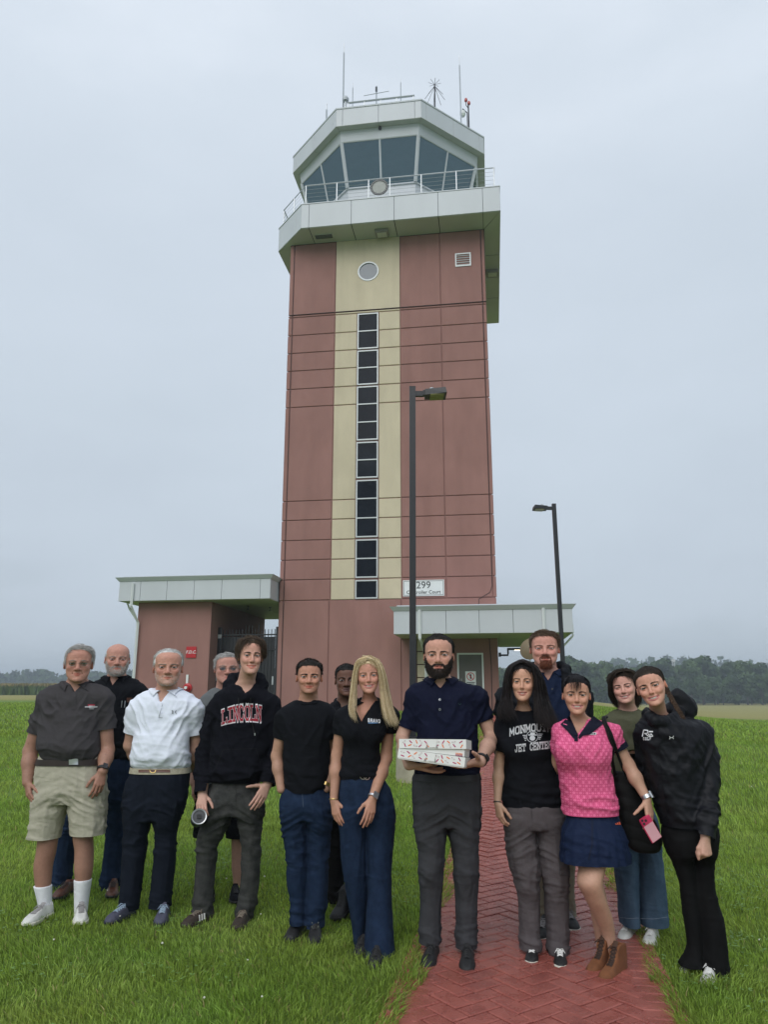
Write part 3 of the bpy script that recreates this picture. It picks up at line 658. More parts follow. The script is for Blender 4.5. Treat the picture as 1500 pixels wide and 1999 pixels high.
# ---------------------------------------------------------------- far trees
M_LEAFA = mat('tree_leaf_dark', (0.030, 0.058, 0.020), 0.75, 0.35, 0.35, col2=(0.060, 0.100, 0.034), spec=0.2)
M_LEAFB = mat('tree_leaf_mid', (0.048, 0.085, 0.026), 0.75, 0.35, 0.35, col2=(0.085, 0.135, 0.045), spec=0.2)
M_BARK = mat('tree_bark', (0.07, 0.055, 0.04), 0.9, 0.2, 3)
def crown_mesh(seed, H, R, lean=0.0, low=0.12, n=2600):
    r = np.random.default_rng(seed)
    nb = 16 + seed % 7
    cz = r.uniform(low + .12, .9, nb) * H
    prof = np.sin(np.clip((cz / H - low) / (1 - low), 0, 1) ** 0.8 * math.pi) ** 0.55
    ang = r.uniform(0, 2 * math.pi, nb); rad = R * prof * r.uniform(.25, .75, nb)
    C = np.stack([rad * np.cos(ang), rad * np.sin(ang), cz], 1); br = R * r.uniform(.26, .46, nb)
    k = r.integers(0, nb, n); d = r.normal(size=(n, 3)); d /= np.linalg.norm(d, axis=1)[:, None]
    P = C[k] + d * (br[k] * r.uniform(.55, 1.06, n) ** 0.6)[:, None] * np.array([1, 1, .82])
    P[:, 2] = np.maximum(P[:, 2], low * H * .6)
    nrm = d + r.normal(size=(n, 3)) * .55; nrm /= np.linalg.norm(nrm, axis=1)[:, None]
    t = np.cross(nrm, r.normal(size=(n, 3))); t /= np.linalg.norm(t, axis=1)[:, None]; b = np.cross(nrm, t)
    s = R * r.uniform(.05, .125, n)[:, None]
    V = np.stack([P - t * s - b * s * .3, P - b * s * .9 + t * s * .2, P + t * s + b * s * .2, P + b * s * .9], 1).reshape(-1, 3)
    return mesh_np('crown', V, np.arange(4 * n).reshape(-1, 4), smooth=False)
def trunk_mesh(seed, H, R):
    r = random.Random(seed); mb = MB(); mb.tube([(0, 0, -1), (r.uniform(-.2, .2), 0, H * .3), (r.uniform(-.5, .5), 0, H * .75)], H * .022, 7, H * .006)
    for k in range(5):
        a = r.uniform(0, 6.28); z = H * r.uniform(.25, .5); mb.tube([(0, 0, z), (math.cos(a) * R * .35, math.sin(a) * R * .35, z + H * .14), (math.cos(a) * R * .7, math.sin(a) * R * .7, z + H * .3)], H * .009, 5, H * .003)
    me = bpy.data.meshes.new('trunk'); me.from_pydata(mb.V, [], mb.F); me.materials.append(M_BARK); me.update(); return me
VAR = []
for k in range(7):
    Hh = [17, 19, 16, 20, 15, 12, 18][k]; Rr = [6.0, 5.6, 6.6, 6.2, 6.8, 6.0, 5.0][k]
    c = crown_mesh(40 + k, Hh, Rr, low=[.10, .16, .06, .2, .04, .02, .22][k]); c.materials.append(M_LEAFA if k % 3 else M_LEAFB)
    VAR.append((c, trunk_mesh(k, Hh, Rr)))
def tree(x, y, k, s, rz, label, group):
    e = empty('far_tree', (x, y, float(ground_z(x, y)))); e.rotation_euler = (0, 0, rz); e.scale = (s, s, s)
    tag(e, label, 'tree', group); link('crown', VAR[k][0], None, e); link('trunk', VAR[k][1], None, e)
rt = random.Random(11)
# right-hand wood edge, read off the photograph as crown tops
tops = [(980, 1300), (1010, 1296), (1035, 1306), (1120, 1281), (1152, 1290), (1186, 1286), (1215, 1296), (1240, 1300), (1262, 1292), (1290, 1286), (1318, 1296), (1345, 1284), (1368, 1281), (1395, 1296), (1428, 1289), (1452, 1286), (1480, 1294), (1508, 1298), (1540, 1292), (1090, 1300)]
ORD = ['first', 'second', 'third', 'fourth', 'fifth', 'sixth', 'seventh', 'eighth', 'ninth', 'tenth', 'eleventh', 'twelfth', 'thirteenth', 'fourteenth', 'fifteenth', 'sixteenth', 'seventeenth', 'eighteenth', 'nineteenth', 'twentieth', 'twenty-first', 'twenty-second', 'twenty-third', 'twenty-fourth']
tops.sort()
for i, (px, py) in enumerate(tops):
    Y = 262 + rt.uniform(-10, 14); p = at_y(px, py + 2, Y); k = rt.choice([0, 1, 2, 3, 6]); g0 = float(ground_z(p[0], Y)); hgt = [17, 19, 16, 20, 15, 12, 18][k]
    tree(p[0], Y, k, (p[2] - g0) / hgt * 1.02, rt.uniform(0, 6.28), ORD[i] + ' tall dark tree from the left in the right-hand wood edge', 'trees of the right-hand wood edge')
for i in range(24):
    px = 965 + i * 25 + rt.uniform(-8, 8); Y = 246 + rt.uniform(-6, 6); p = at_y(px, 1325 + rt.uniform(-9, 12), Y); k = rt.choice([2, 4, 5]); hgt = [17, 19, 16, 20, 15, 12, 18][k]
    tree(p[0], Y, k, (p[2] - float(ground_z(p[0], Y))) / hgt, rt.uniform(0, 6.28), ORD[i] + ' low bushy tree from the left fronting the right-hand wood', 'bushy trees fronting the right-hand wood')
# far woods: one mass nobody could count
def wood_mass(name, x0, x1, Y, ztop, jag, seed, label, n=9000, m=M_LEAFA, leaf=1.4):
    r = np.random.default_rng(seed); g0 = float(ground_z((x0 + x1) / 2, Y))
    nb = int((x1 - x0) / 2.6); cx = r.uniform(x0, x1, nb); hz = (ztop - g0) * r.uniform(1 - jag, 1.0, nb); cy = Y + r.uniform(-14, 14, nb); rad = r.uniform(5, 9, nb)
    k = r.integers(0, nb, n); d = r.normal(size=(n, 3)); d /= np.linalg.norm(d, axis=1)[:, None]
    P = np.stack([cx[k] + d[:, 0] * rad[k], cy[k] + d[:, 1] * rad[k], g0 + np.maximum(0.5, hz[k] - rad[k] + d[:, 2] * rad[k] - (r.uniform(0, 1, n) ** 1.5) * (hz[k] - rad[k]) * .9)], 1)
    t = r.normal(size=(n, 3)); t /= np.linalg.norm(t, axis=1)[:, None]; b = np.cross(t, r.normal(size=(n, 3))); b /= np.linalg.norm(b, axis=1)[:, None]
    s = leaf * r.uniform(.5, 1.3, n)[:, None]
    V = np.stack([P - t * s, P - b * s, P + t * s, P + b * s], 1).reshape(-1, 3)
    o = link(name, mesh_np(name, V, np.arange(4 * n).reshape(-1, 4), smooth=False), m); tag(o, label, 'woodland', kind='stuff'); return o
pL = at_y(-60, 1306, 560); pR = at_y(560, 1306, 560)
wood_mass('far_woodland', pL[0], pR[0], 560, pL[2], .25, 5, 'hazy far woodland along the horizon at left', 26000, M_LEAFA, 1.7)
wood_mass('far_woodland', 60, 200, 300, 9.5, .4, 6, 'dense wood interior behind the right-hand tree row', 16000, M_LEAFA, 1.3)
wood_mass('far_woodland', 180, 330, 640, 31, .3, 8, 'distant hazy wood rising behind the right-hand trees', 9000, M_LEAFA, 2.0)
# corn
M_CORN = mat('corn_leaf', (0.070, 0.115, 0.026), 0.7, 0.2, 0.5); M_TASSEL = mat('corn_tassel', (0.24, 0.20, 0.075), 0.8, 0.2, 0.5)
r = np.random.default_rng(9); n = 16000
cx = r.uniform(-118, -50, n); cy = 140 + np.floor(r.uniform(0, 22, n)) * .8 + r.normal(0, .08, n); cz = np.array([float(0.87)] * n)
def cards(P0, h, w, r):
    n = len(P0); a = r.uniform(0, math.pi, n); d = np.stack([np.cos(a), np.sin(a), np.zeros(n)], 1) * w[:, None]; up = np.stack([r.normal(0, .18, n), r.normal(0, .18, n), np.ones(n)], 1) * h[:, None]
    V = np.stack([P0 - d * .5, P0 + d * .5, P0 + d * .7 + up * .6, P0 + up, P0 - d * .7 + up * .6], 1).reshape(-1, 3); return mesh_np('leaves', V, np.arange(5 * n).reshape(-1, 5), smooth=False)
base = np.stack([cx, cy, cz], 1)
corn = empty('corn_field', (-84, 148, 0.87)); tag(corn, 'strip of tasselled corn crop beyond the lawn at left', 'corn', kind='stuff')
corn.location = (0, 0, 0)
o = link('corn_leaves', cards(base, r.uniform(1.5, 1.95, n), r.uniform(.25, .5, n), r), M_CORN, corn); tag(o, kind='stuff')
o = link('corn_tassels', cards(base[::2] + np.array([0, 0, 1.55]), r.uniform(.45, .75, n // 2), r.uniform(.10, .25, n // 2), r), M_TASSEL, corn); tag(o, kind='stuff')
# silo towers far off
M_HAZE = mat('pale_silo', (0.55, 0.57, 0.58), 0.7)
for px, lab in ((1302, 'left of the two pale lattice masts far beyond the wood'), (1315, 'right of the two pale lattice masts far beyond the wood')):
    p = at_y(px, 1286 if px == 1302 else 1287, 420); g0 = float(ground_z(p[0], 420)); e = empty('far_mast', (p[0], 420, g0)); tag(e, lab, 'mast', 'far masts')
    h = p[2] - g0; mb = MB()
    for sx_ in (-.6, .6): mb.tube([(sx_ * 1.4, 0, 0), (sx_ * .8, 0, h)], .16, 4)
    mb.build('leg_pair', M_HAZE, e)
    MB().box(-.9, .9, -.6, .6, h * .94, h).build('platform', M_HAZE, e)
    for k in range(4): MB().tube([(-.8, 0, h * (.55 + .1 * k)), (.8, 0, h * (.6 + .1 * k))], .09, 4).build('brace', M_HAZE, e)

# ---------------------------------------------------------------- lawn blades
def vnoise2(x, y, s, seed=0):
    r = np.random.default_rng(seed); T = r.uniform(0, 1, (64, 64)); x = x / s; y = y / s; i = np.floor(x).astype(int); j = np.floor(y).astype(int); u = x - i; v = y - j
    u = u * u * (3 - 2 * u); v = v * v * (3 - 2 * v); a = T[i % 64, j % 64]; b = T[(i + 1) % 64, j % 64]; c = T[i % 64, (j + 1) % 64]; d = T[(i + 1) % 64, (j + 1) % 64]
    return (a * (1 - u) + b * u) * (1 - v) + (c * (1 - u) + d * u) * v
def blades(n, y0, y1, h0, h1, w0, w1, seed, pw=1.0, lim=None):
    r = np.random.default_rng(seed)
    y = y0 + (y1 - y0) * r.uniform(0, 1, n) ** pw; half = 0.60 * y + .4
    x = r.uniform(-1, 1, n) * half
    off = x - path_c(y); edge = np.abs(off) - PATH_W / 2
    jag = (vnoise2(x, y, .22, 3) - .35) * .22
    keep = edge > -0.02 - np.maximum(jag, 0) * .7
    x, y, off, edge = x[keep], y[keep], off[keep], edge[keep]; n = len(x)
    tuft = vnoise2(x, y, .35, 1) * .6 + vnoise2(x, y, .11, 2) * .4
    h = r.uniform(h0, h1, n) * (.45 + 1.0 * tuft); h = h * (1 + .5 * np.exp(-np.maximum(edge, 0) / .12))
    w = r.uniform(w0, w1, n)
    a = r.uniform(0, 2 * math.pi, n); a2 = vnoise2(x, y, .5, 4) * 6.28; lean = r.uniform(.15, .95, n) * h
    lx = np.cos(a) * lean * .7 + np.cos(a2) * lean * .5 - np.sign(off) * h * .45 * np.exp(-np.maximum(edge, 0) / .10); ly = np.sin(a) * lean * .7 + np.sin(a2) * lean * .5
    z = ground_z(x, y); P = np.stack([x, y, z], 1); L = np.stack([lx, ly, np.zeros(n)], 1); U = np.array([0, 0, 1.0])
    fa = r.uniform(0, math.pi, n); S = np.stack([np.cos(fa), np.sin(fa), np.zeros(n)], 1) * (w / 2)[:, None]
    m1 = P + L * .28 + U * (h * .55)[:, None]; tip = P + L + U * (h * .92)[:, None]
    V = np.stack([P - S, P + S, m1 + S * .8, m1 - S * .8, tip], 1).reshape(-1, 3)
    i5 = np.arange(n)[:, None] * 5; Q = i5 + np.array([[0, 1, 2, 3]]); T = i5 + np.array([[3, 2, 4]])
    base = np.array([0.160, 0.275, 0.042]); yel = np.array([0.330, 0.390, 0.098]); lig = np.array([0.240, 0.370, 0.080]); dry = np.array([0.36, 0.31, 0.15])
    t = r.uniform(0, 1, n)[:, None]; k = (vnoise2(x, y, .8, 6) * .5 + vnoise2(x, y, .28, 12) * .5)[:, None] * 1.2 - .1
    c = base * (1 - t) + lig * t; c = c * (1 - .55 * k) + yel * .55 * k; isd = r.uniform(0, 1, n)[:, None] < .018; c = np.where(isd, dry, c) * r.uniform(.5, 1.5, (n, 1))
    return V, [Q, T], np.repeat(c, 5, 0)
M_BLADE = mat('grass_blade', (0.08, 0.17, 0.025), 0.6, 0.08, 2.0, attr='col', spec=0.18)
_n, _l = M_BLADE.node_tree.nodes, M_BLADE.node_tree.links; _b = _n['Principled BSDF']; _t = _n.new('ShaderNodeBsdfTranslucent'); _s = _n.new('ShaderNodeVectorMath'); _s.operation = 'MULTIPLY'; _s.inputs[1].default_value = (1.35, 1.3, .8)
_l.new(_b.inputs['Base Color'].links[0].from_socket, _s.inputs[0]); _l.new(_s.outputs[0], _t.inputs[0]); _m = _n.new('ShaderNodeMixShader'); _m.inputs[0].default_value = .42; _l.new(_b.outputs[0], _m.inputs[1]); _l.new(_t.outputs[0], _m.inputs[2]); _l.new(_m.outputs[0], _n['Material Output'].inputs[0])
for name, args, lab in (('grass', (200000, 3.5, 8.2, .020, .060, .0040, .0085, 21, 1.25), 'long green lawn grass around the feet of the group'), ('grass', (110000, 8.0, 17, .04, .09, .007, .013, 22, 1.3), 'green lawn grass between the group and the tower'), ('grass', (70000, 16.5, 44, .05, .11, .016, .04, 23, 1.1), 'lawn grass around the foot of the tower and beyond')):
    V, Fl, Cc = blades(*args); me = mesh_np(name, V, Fl, smooth=False); set_col(me, Cc); o = link(name, me, M_BLADE); tag(o, lab, 'grass', kind='stuff')
# clover leaves and heads in the turf
r = np.random.default_rng(31); n = 9000
x = r.uniform(-3.2, 3.4, n); y = r.uniform(3.6, 8.5, n); ok = (vnoise2(x, y, .45, 9) > .62) & (np.abs(x - path_c(y)) > PATH_W / 2 + .03); x, y = x[ok], y[ok]; n = len(x)
z = ground_z(x, y) + r.uniform(.015, .045, n); Vs, Fs = [], []
ang = r.uniform(0, 6.28, n)
V = []
for q in range(3):
    a = ang + q * 2.094; s = r.uniform(.005, .008, n)
    c = np.stack([x + np.cos(a) * s, y + np.sin(a) * s, z + r.uniform(-.003, .003, n)], 1); d1 = np.stack([np.cos(a), np.sin(a), .25 * np.ones(n)], 1) * s[:, None]; d2 = np.stack([-np.sin(a), np.cos(a), np.zeros(n)], 1) * s[:, None]
    V.append(np.stack([c - d1, c - d2, c + d1 * .8, c + d2], 1).reshape(-1, 3))
V = np.concatenate(V); o = link('clover', mesh_np('clover', V, np.arange(len(V)).reshape(-1, 4), smooth=False), mat('clover_leaf', (0.13, 0.24, 0.055), 0.6, 0.25, 6)); tag(o, 'low clover leaves growing through the lawn grass', 'clover', kind='stuff')
n = 90; y = 3.7 + 14 * r.uniform(0, 1, n) ** 1.3; x = r.uniform(-.55, .55, n) * y; ok = np.abs(x - path_c(y)) > PATH_W / 2 + .05; x, y = x[ok], y[ok]
mb = MB()
for a, b in zip(x, y):
    zz = float(ground_z(a, b)) + r.uniform(.05, .085); s = r.uniform(.004, .007)
    mb.lathe([(0, -s), (s, -.3 * s), (s * .8, .6 * s), (0, s)], (a, b, zz), 6)
o = mb.build('clover_flowers', mat('clover_white', (0.62, 0.62, 0.52), 0.8), smooth=False, fix=False); tag(o, 'tiny white clover heads dotted through the lawn', 'flowers', kind='stuff')
# ---------------------------------------------------------------- modelling people and clothes: distance fields -> one smooth skin
class Grid:
    def __init__(s, lo, hi, h):
        s.h = h; s.lo = np.array(lo, float); n = np.maximum(3, np.ceil((np.array(hi) - s.lo) / h).astype(int) + 1)
        s.ax = [s.lo[i] + h * np.arange(n[i]) for i in range(3)]; s.D = np.full(n, 1e3, np.float32)
    def sl(s, bb, m):
        out = []
        for i in range(3):
            a = int(np.searchsorted(s.ax[i], bb[0][i] - m)); b = int(np.searchsorted(s.ax[i], bb[1][i] + m))
            if b <= a: return None
            out.append(slice(a, b))
        return tuple(out)
    def _ev(s, pr, m):
        sl = s.sl(pr[1], m)
        if sl is None: return None, None
        x = s.ax[0][sl[0]][:, None, None]; y = s.ax[1][sl[1]][None, :, None]; z = s.ax[2][sl[2]][None, None, :]
        return sl, pr[0](x, y, z)
    def U(s, pr, k=0.0):
        sl, d = s._ev(pr, k + 3 * s.h)
        if sl is None: return
        a = s.D[sl]
        if k <= 0: s.D[sl] = np.minimum(a, d)
        else:
            t = np.clip(.5 + .5 * (d - a) / k, 0, 1); s.D[sl] = d + (a - d) * t - k * t * (1 - t)
    def S(s, pr, k=0.0):
        sl, d = s._ev(pr, k + 3 * s.h)
        if sl is None: return
        a = s.D[sl]; d = -d
        if k <= 0: s.D[sl] = np.maximum(a, d)
        else:
            t = np.clip(.5 - .5 * (d - a) / k, 0, 1); s.D[sl] = d + (a - d) * t + k * t * (1 - t)
    def I(s, f):
        x = s.ax[0][:, None, None]; y = s.ax[1][None, :, None]; z = s.ax[2][None, None, :]
        s.D = np.maximum(s.D, f(x, y, z))
    def mesh(s):
        D = s.D.copy(); D[0] = D[-1] = 1e3; D[:, 0] = D[:, -1] = 1e3; D[:, :, 0] = D[:, :, -1] = 1e3
        D = np.clip(D, -3 * s.h, 3 * s.h)
        neg = D < 0
        nx, ny, nz = D.shape
        c = np.zeros((nx - 1, ny - 1, nz - 1), np.int8)
        for i in (0, 1):
            for j in (0, 1):
                for k in (0, 1): c += neg[i:nx - 1 + i, j:ny - 1 + j, k:nz - 1 + k]
        act = np.argwhere((c > 0) & (c < 8)); ids = -np.ones(c.shape, np.int32); ids[tuple(act.T)] = np.arange(len(act))
        acc = np.zeros((len(act), 3)); cnt = np.zeros(len(act))
        cor = {(i, j, k): D[act[:, 0] + i, act[:, 1] + j, act[:, 2] + k] for i in (0, 1) for j in (0, 1) for k in (0, 1)}
        for (a, b) in [((i, j, k), tuple(np.array((i, j, k)) + np.eye(3, dtype=int)[ax])) for ax in range(3) for i in (0, 1) for j in (0, 1) for k in (0, 1) if (i, j, k)[ax] == 0]:
            da, db = cor[a], cor[b]; m = (da < 0) != (db < 0); t = np.where(m, da / np.where(m, da - db, 1), 0)
            acc += np.where(m[:, None], np.array(a) + t[:, None] * (np.array(b) - np.array(a)), 0); cnt += m
        V = s.lo + s.h * (act + acc / cnt[:, None])
        Q = []
        for ax in range(3):
            u, v = (ax + 1) % 3, (ax + 2) % 3
            n0 = [slice(None)] * 3; n1 = [slice(None)] * 3; n0[ax] = slice(0, -1); n1[ax] = slice(1, None)
            A, B = neg[tuple(n0)], neg[tuple(n1)]; e = np.argwhere(A != B)
            ok = (e[:, u] > 0) & (e[:, v] > 0) & (e[:, u] < D.shape[u] - 1) & (e[:, v] < D.shape[v] - 1); e = e[ok]
            inside = A[tuple(e.T)]
            def cid(du, dv):
                q = e.copy(); q[:, u] -= du; q[:, v] -= dv; return ids[tuple(q.T)]
            q = np.stack([cid(1, 1), cid(0, 1), cid(0, 0), cid(1, 0)], 1); q[~inside] = q[~inside][:, ::-1]; Q.append(q)
        return V, np.concatenate(Q)
def P_rc(a, b, ra, rb):
    a = np.array(a, float); b = np.array(b, float); ab = b - a; L2 = float(ab @ ab) + 1e-12; m = max(ra, rb)
    def f(x, y, z):
        px, py, pz = x - a[0], y - a[1], z - a[2]; t = np.clip((px * ab[0] + py * ab[1] + pz * ab[2]) / L2, 0, 1)
        return np.sqrt((px - t * ab[0]) ** 2 + (py - t * ab[1]) ** 2 + (pz - t * ab[2]) ** 2) - (ra + (rb - ra) * t)
    return f, (np.minimum(a, b) - m, np.maximum(a, b) + m)
def P_cyl(a, b, ra, rb):
    """flat ended tapered tube"""
    a = np.array(a, float); b = np.array(b, float); ab = b - a; L = float(np.linalg.norm(ab)) + 1e-9; n = ab / L; m = max(ra, rb)
    def f(x, y, z):
        px, py, pz = x - a[0], y - a[1], z - a[2]; h = px * n[0] + py * n[1] + pz * n[2]; t = np.clip(h / L, 0, 1)
        r = np.sqrt(np.maximum(px * px + py * py + pz * pz - h * h, 0)); return np.maximum(r - (ra + (rb - ra) * t), np.maximum(-h, h - L))
    return f, (np.minimum(a, b) - m, np.maximum(a, b) + m)
def P_ell(c, r, R=None):
    c = np.array(c, float); r = np.array(r, float) * np.ones(3); R = np.eye(3) if R is None else np.array(R); m = r.max()
    def f(x, y, z):
        px, py, pz = x - c[0], y - c[1], z - c[2]; q = [px * R[0, i] + py * R[1, i] + pz * R[2, i] for i in range(3)]
        k0 = np.sqrt(sum((q[i] / r[i]) ** 2 for i in range(3))); k1 = np.sqrt(sum((q[i] / r[i] ** 2) ** 2 for i in range(3))) + 1e-9
        return k0 * (k0 - 1) / k1
    return f, (c - m, c + m)
def P_box(c, h, R=None, rd=0.0):
    c = np.array(c, float); h = np.array(h, float); R = np.eye(3) if R is None else np.array(R); m = np.linalg.norm(h)
    def f(x, y, z):
        px, py, pz = x - c[0], y - c[1], z - c[2]; q = [np.abs(px * R[0, i] + py * R[1, i] + pz * R[2, i]) - h[i] + rd for i in range(3)]
        return np.sqrt(sum(np.maximum(v, 0) ** 2 for v in q)) + np.minimum(np.maximum(q[0], np.maximum(q[1], q[2])), 0) - rd
    return f, (c - m, c + m)
def pchip(xs, ys, x):
    xs = np.asarray(xs, float); ys = np.asarray(ys, float); h = np.diff(xs); d = np.diff(ys) / h; m = np.zeros(len(xs)); m[0], m[-1] = d[0], d[-1]
    for i in range(1, len(xs) - 1): m[i] = 0 if d[i - 1] * d[i] <= 0 else (h[i - 1] + h[i]) / (h[i] / d[i - 1] + h[i - 1] / d[i])
    x = np.clip(x, xs[0], xs[-1]); i = np.clip(np.searchsorted(xs, x) - 1, 0, len(xs) - 2); t = (x - xs[i]) / h[i]
    return ys[i] * (1 + 2 * t) * (1 - t) ** 2 + m[i] * h[i] * t * (1 - t) ** 2 + ys[i + 1] * t * t * (3 - 2 * t) + m[i + 1] * h[i] * t * t * (t - 1)
def P_loft(rows, n=2.3, grow=0.0, caps=True):
    """rows (z, cx, cy, a, b): stacked super-ellipses"""
    R_ = np.array(sorted(rows), float); zs = R_[:, 0]; zz = np.linspace(zs[0], zs[-1], 240); T = np.stack([pchip(zs, R_[:, i], zz) for i in (1, 2, 3, 4)], 1)
    T[:, 2:] = np.maximum(T[:, 2:] + grow, 0.002)
    def f(x, y, z):
        cx, cy, a, b = [np.interp(z, zz, T[:, i]) for i in range(4)]
        dx, dy = x - cx, y - cy; k = ((np.abs(dx) / a) ** n + (np.abs(dy) / b) ** n) ** (1 / n) + 1e-6; r = np.sqrt(dx * dx + dy * dy)
        d = np.where(k > .12, r * (1 - 1 / np.maximum(k, .12)), -np.minimum(a, b) * .9)
        if caps: d = np.maximum(d, np.maximum(z - zs[-1], zs[0] - z))
        return d
    m = R_[:, 3:].max() + max(grow, 0); lo = np.array([(R_[:, 1] - R_[:, 3]).min() - grow, (R_[:, 2] - R_[:, 4]).min() - grow, zs[0]]); hi = np.array([(R_[:, 1] + R_[:, 3]).max() + grow, (R_[:, 2] + R_[:, 4]).max() + grow, zs[-1]])
    return f, (lo, hi)
_NT = np.random.default_rng(5).uniform(0, 1, (40, 40, 40)).astype(np.float32)
def vn3(P, seed=0):
    P = np.asarray(P, float) + seed * 7.31; i = np.floor(P).astype(int); u = P - i; u = u * u * (3 - 2 * u); a = i % 40; b = (i + 1) % 40
    def T(x, y, z): return _NT[x, y, z]
    x0, y0, z0 = a.T; x1, y1, z1 = b.T; ux, uy, uz = u.T
    return (((T(x0, y0, z0) * (1 - ux) + T(x1, y0, z0) * ux) * (1 - uy) + (T(x0, y1, z0) * (1 - ux) + T(x1, y1, z0) * ux) * uy) * (1 - uz) + ((T(x0, y0, z1) * (1 - ux) + T(x1, y0, z1) * ux) * (1 - uy) + (T(x0, y1, z1) * (1 - ux) + T(x1, y1, z1) * ux) * uy) * uz)
def vnormals(V, Q):
    a, b, c, d = (V[Q[:, i]] for i in range(4)); n = np.cross(c - a, d - b); N = np.zeros_like(V)
    for i in range(4): np.add.at(N, Q[:, i], n)
    return N / (np.linalg.norm(N, axis=1)[:, None] + 1e-12)
def lap(V, Q, it=2, w=.5):
    for _ in range(it):
        S = np.zeros_like(V); c = np.zeros(len(V))
        for i in range(4):
            for j in ((i + 1) % 4, (i + 3) % 4): np.add.at(S, Q[:, i], V[Q[:, j]]); np.add.at(c, Q[:, i], 1)
        V = V * (1 - w) + w * S / np.maximum(c, 1)[:, None]
    return V
def ridge(n, p=1.0): return (1 - np.abs(2 * n - 1) * 1.0) ** p
def folds(P, M, freq, seed, warp=.6):
    """creases: noise squeezed along one axis (rows of M) with a warp; returns about -0.5..0.5"""
    Q = P @ np.array(M).T * freq; Q = Q + warp * (vn3(P * 9, seed + 3)[:, None] - .5)
    a = ridge(vn3(Q, seed), 3.2); b = ridge(vn3(Q * 1.9 + 5, seed + 1), 3.0); return a * .85 + b * .4 - .4
def rotm(a, ax):
    c, s = math.cos(a), math.sin(a)
    return np.array({'x': [[1, 0, 0], [0, c, -s], [0, s, c]], 'y': [[c, 0, s], [0, 1, 0], [-s, 0, c]], 'z': [[c, -s, 0], [s, c, 0], [0, 0, 1]]}[ax])
def strands(S, r0, r1=None, seed=0, flat=1.0):
    """S (n,k,3) polylines -> three-sided hair locks"""
    n, k, _ = S.shape; r = np.random.default_rng(seed); T = np.gradient(S, axis=1); T /= np.linalg.norm(T, axis=2)[:, :, None] + 1e-9
    ref = r.normal(size=(n, 1, 3)); A = np.cross(T, ref); A /= np.linalg.norm(A, axis=2)[:, :, None] + 1e-9; B = np.cross(T, A)
    t = np.linspace(0, 1, k)[None, :, None]; rad = (r0 if np.ndim(r0) == 0 else np.asarray(r0)[:, None, None]) * (1 - t ** 2.5 * (1 - (0.12 if r1 is None else r1)))
    V = np.stack([S + rad * (A * math.cos(q) + B * math.sin(q) * flat) for q in (0, 2.094, 4.189)], 2).reshape(-1, 3)
    b = (np.arange(n)[:, None] * k + np.arange(k - 1)[None, :]).reshape(-1, 1) * 3; F = []
    for q in range(3): w = (q + 1) % 3; F.append(np.hstack([b + q, b + w, b + 3 + w, b + 3 + q]))
    return V, np.concatenate(F)
class Joined:
    def __init__(s): s.V = []; s.F = []; s.C = []; s.n = 0
    def add(s, V, F, C=None):
        if not len(V): return
        s.V.append(V); s.F.append(np.asarray(F) + s.n); s.n += len(V)
        C = np.zeros((len(V), 3)) if C is None else np.broadcast_to(np.asarray(C, float), (len(V), 3)); s.C.append(C)
    def out(s, name, m, parent, base, smooth=True):
        if not s.V: return None
        me = mesh_np(name, np.concatenate(s.V) - base, s.F, smooth); set_col(me, np.concatenate(s.C)); return link(name, me, m, parent)
M_SKIN = mat('skin', (0.4, 0.25, 0.2), 0.52, 0.07, 45, 0.10, 420, attr='col', spec=0.35)
M_HAIR = mat('hair', (0.1, 0.1, 0.1), 0.55, 0.16, 60, attr='col', spec=0.22)
M_EYE = mat('eye', (1, 1, 1), 0.15, 0.0, attr='col', spec=0.5)
M_TEETH = mat('teeth', (0.66, 0.62, 0.55), 0.3, 0.05)
# ---- head
HROWS = [(-0.005, .070, .325, .13), (.02, .140, .372, .05), (.06, .195, .388, -.02), (.12, .236, .386, -.08), (.2, .268, .378, -.16), (.3, .294, .368, -.25), (.4, .312, .356, -.34), (.5, .325, .352, -.41), (.58, .332, .366, -.445), (.66, .334, .372, -.46), (.74, .330, .362, -.462), (.82, .306, .325, -.44), (.89, .256, .25, -.38), (.945, .180, .15, -.29), (.98, .105, .06, -.19), (1.0, .03, -.03, -.1)]
def head_rows(jaw=1.0, fat=0.0):
    out = []
    for z, hw, f, b in HROWS:
        j = 1 + (jaw - 1) * max(0, 1 - z / .4) + fat * math.exp(-((z - .2) / .16) ** 2); out.append((z, 0.0, (f + b) / 2, hw * j, (f - b) / 2))
    return out
def yline(z, rec=0.0, low=0.0):
    y = np.interp(z, [.12, .22, .35, .44, .47, .56, .64, .71, .77, .82, .90, 1.0], [-.40, -.33, -.24, -.13, .03, .07, .12, .205, .29, .33, .38, .5])
    return y - rec * smooth01((z - .6) / .15) * (1 - .0 * z) + low * smooth01((.45 - z) / .1)
class Head:
    pass
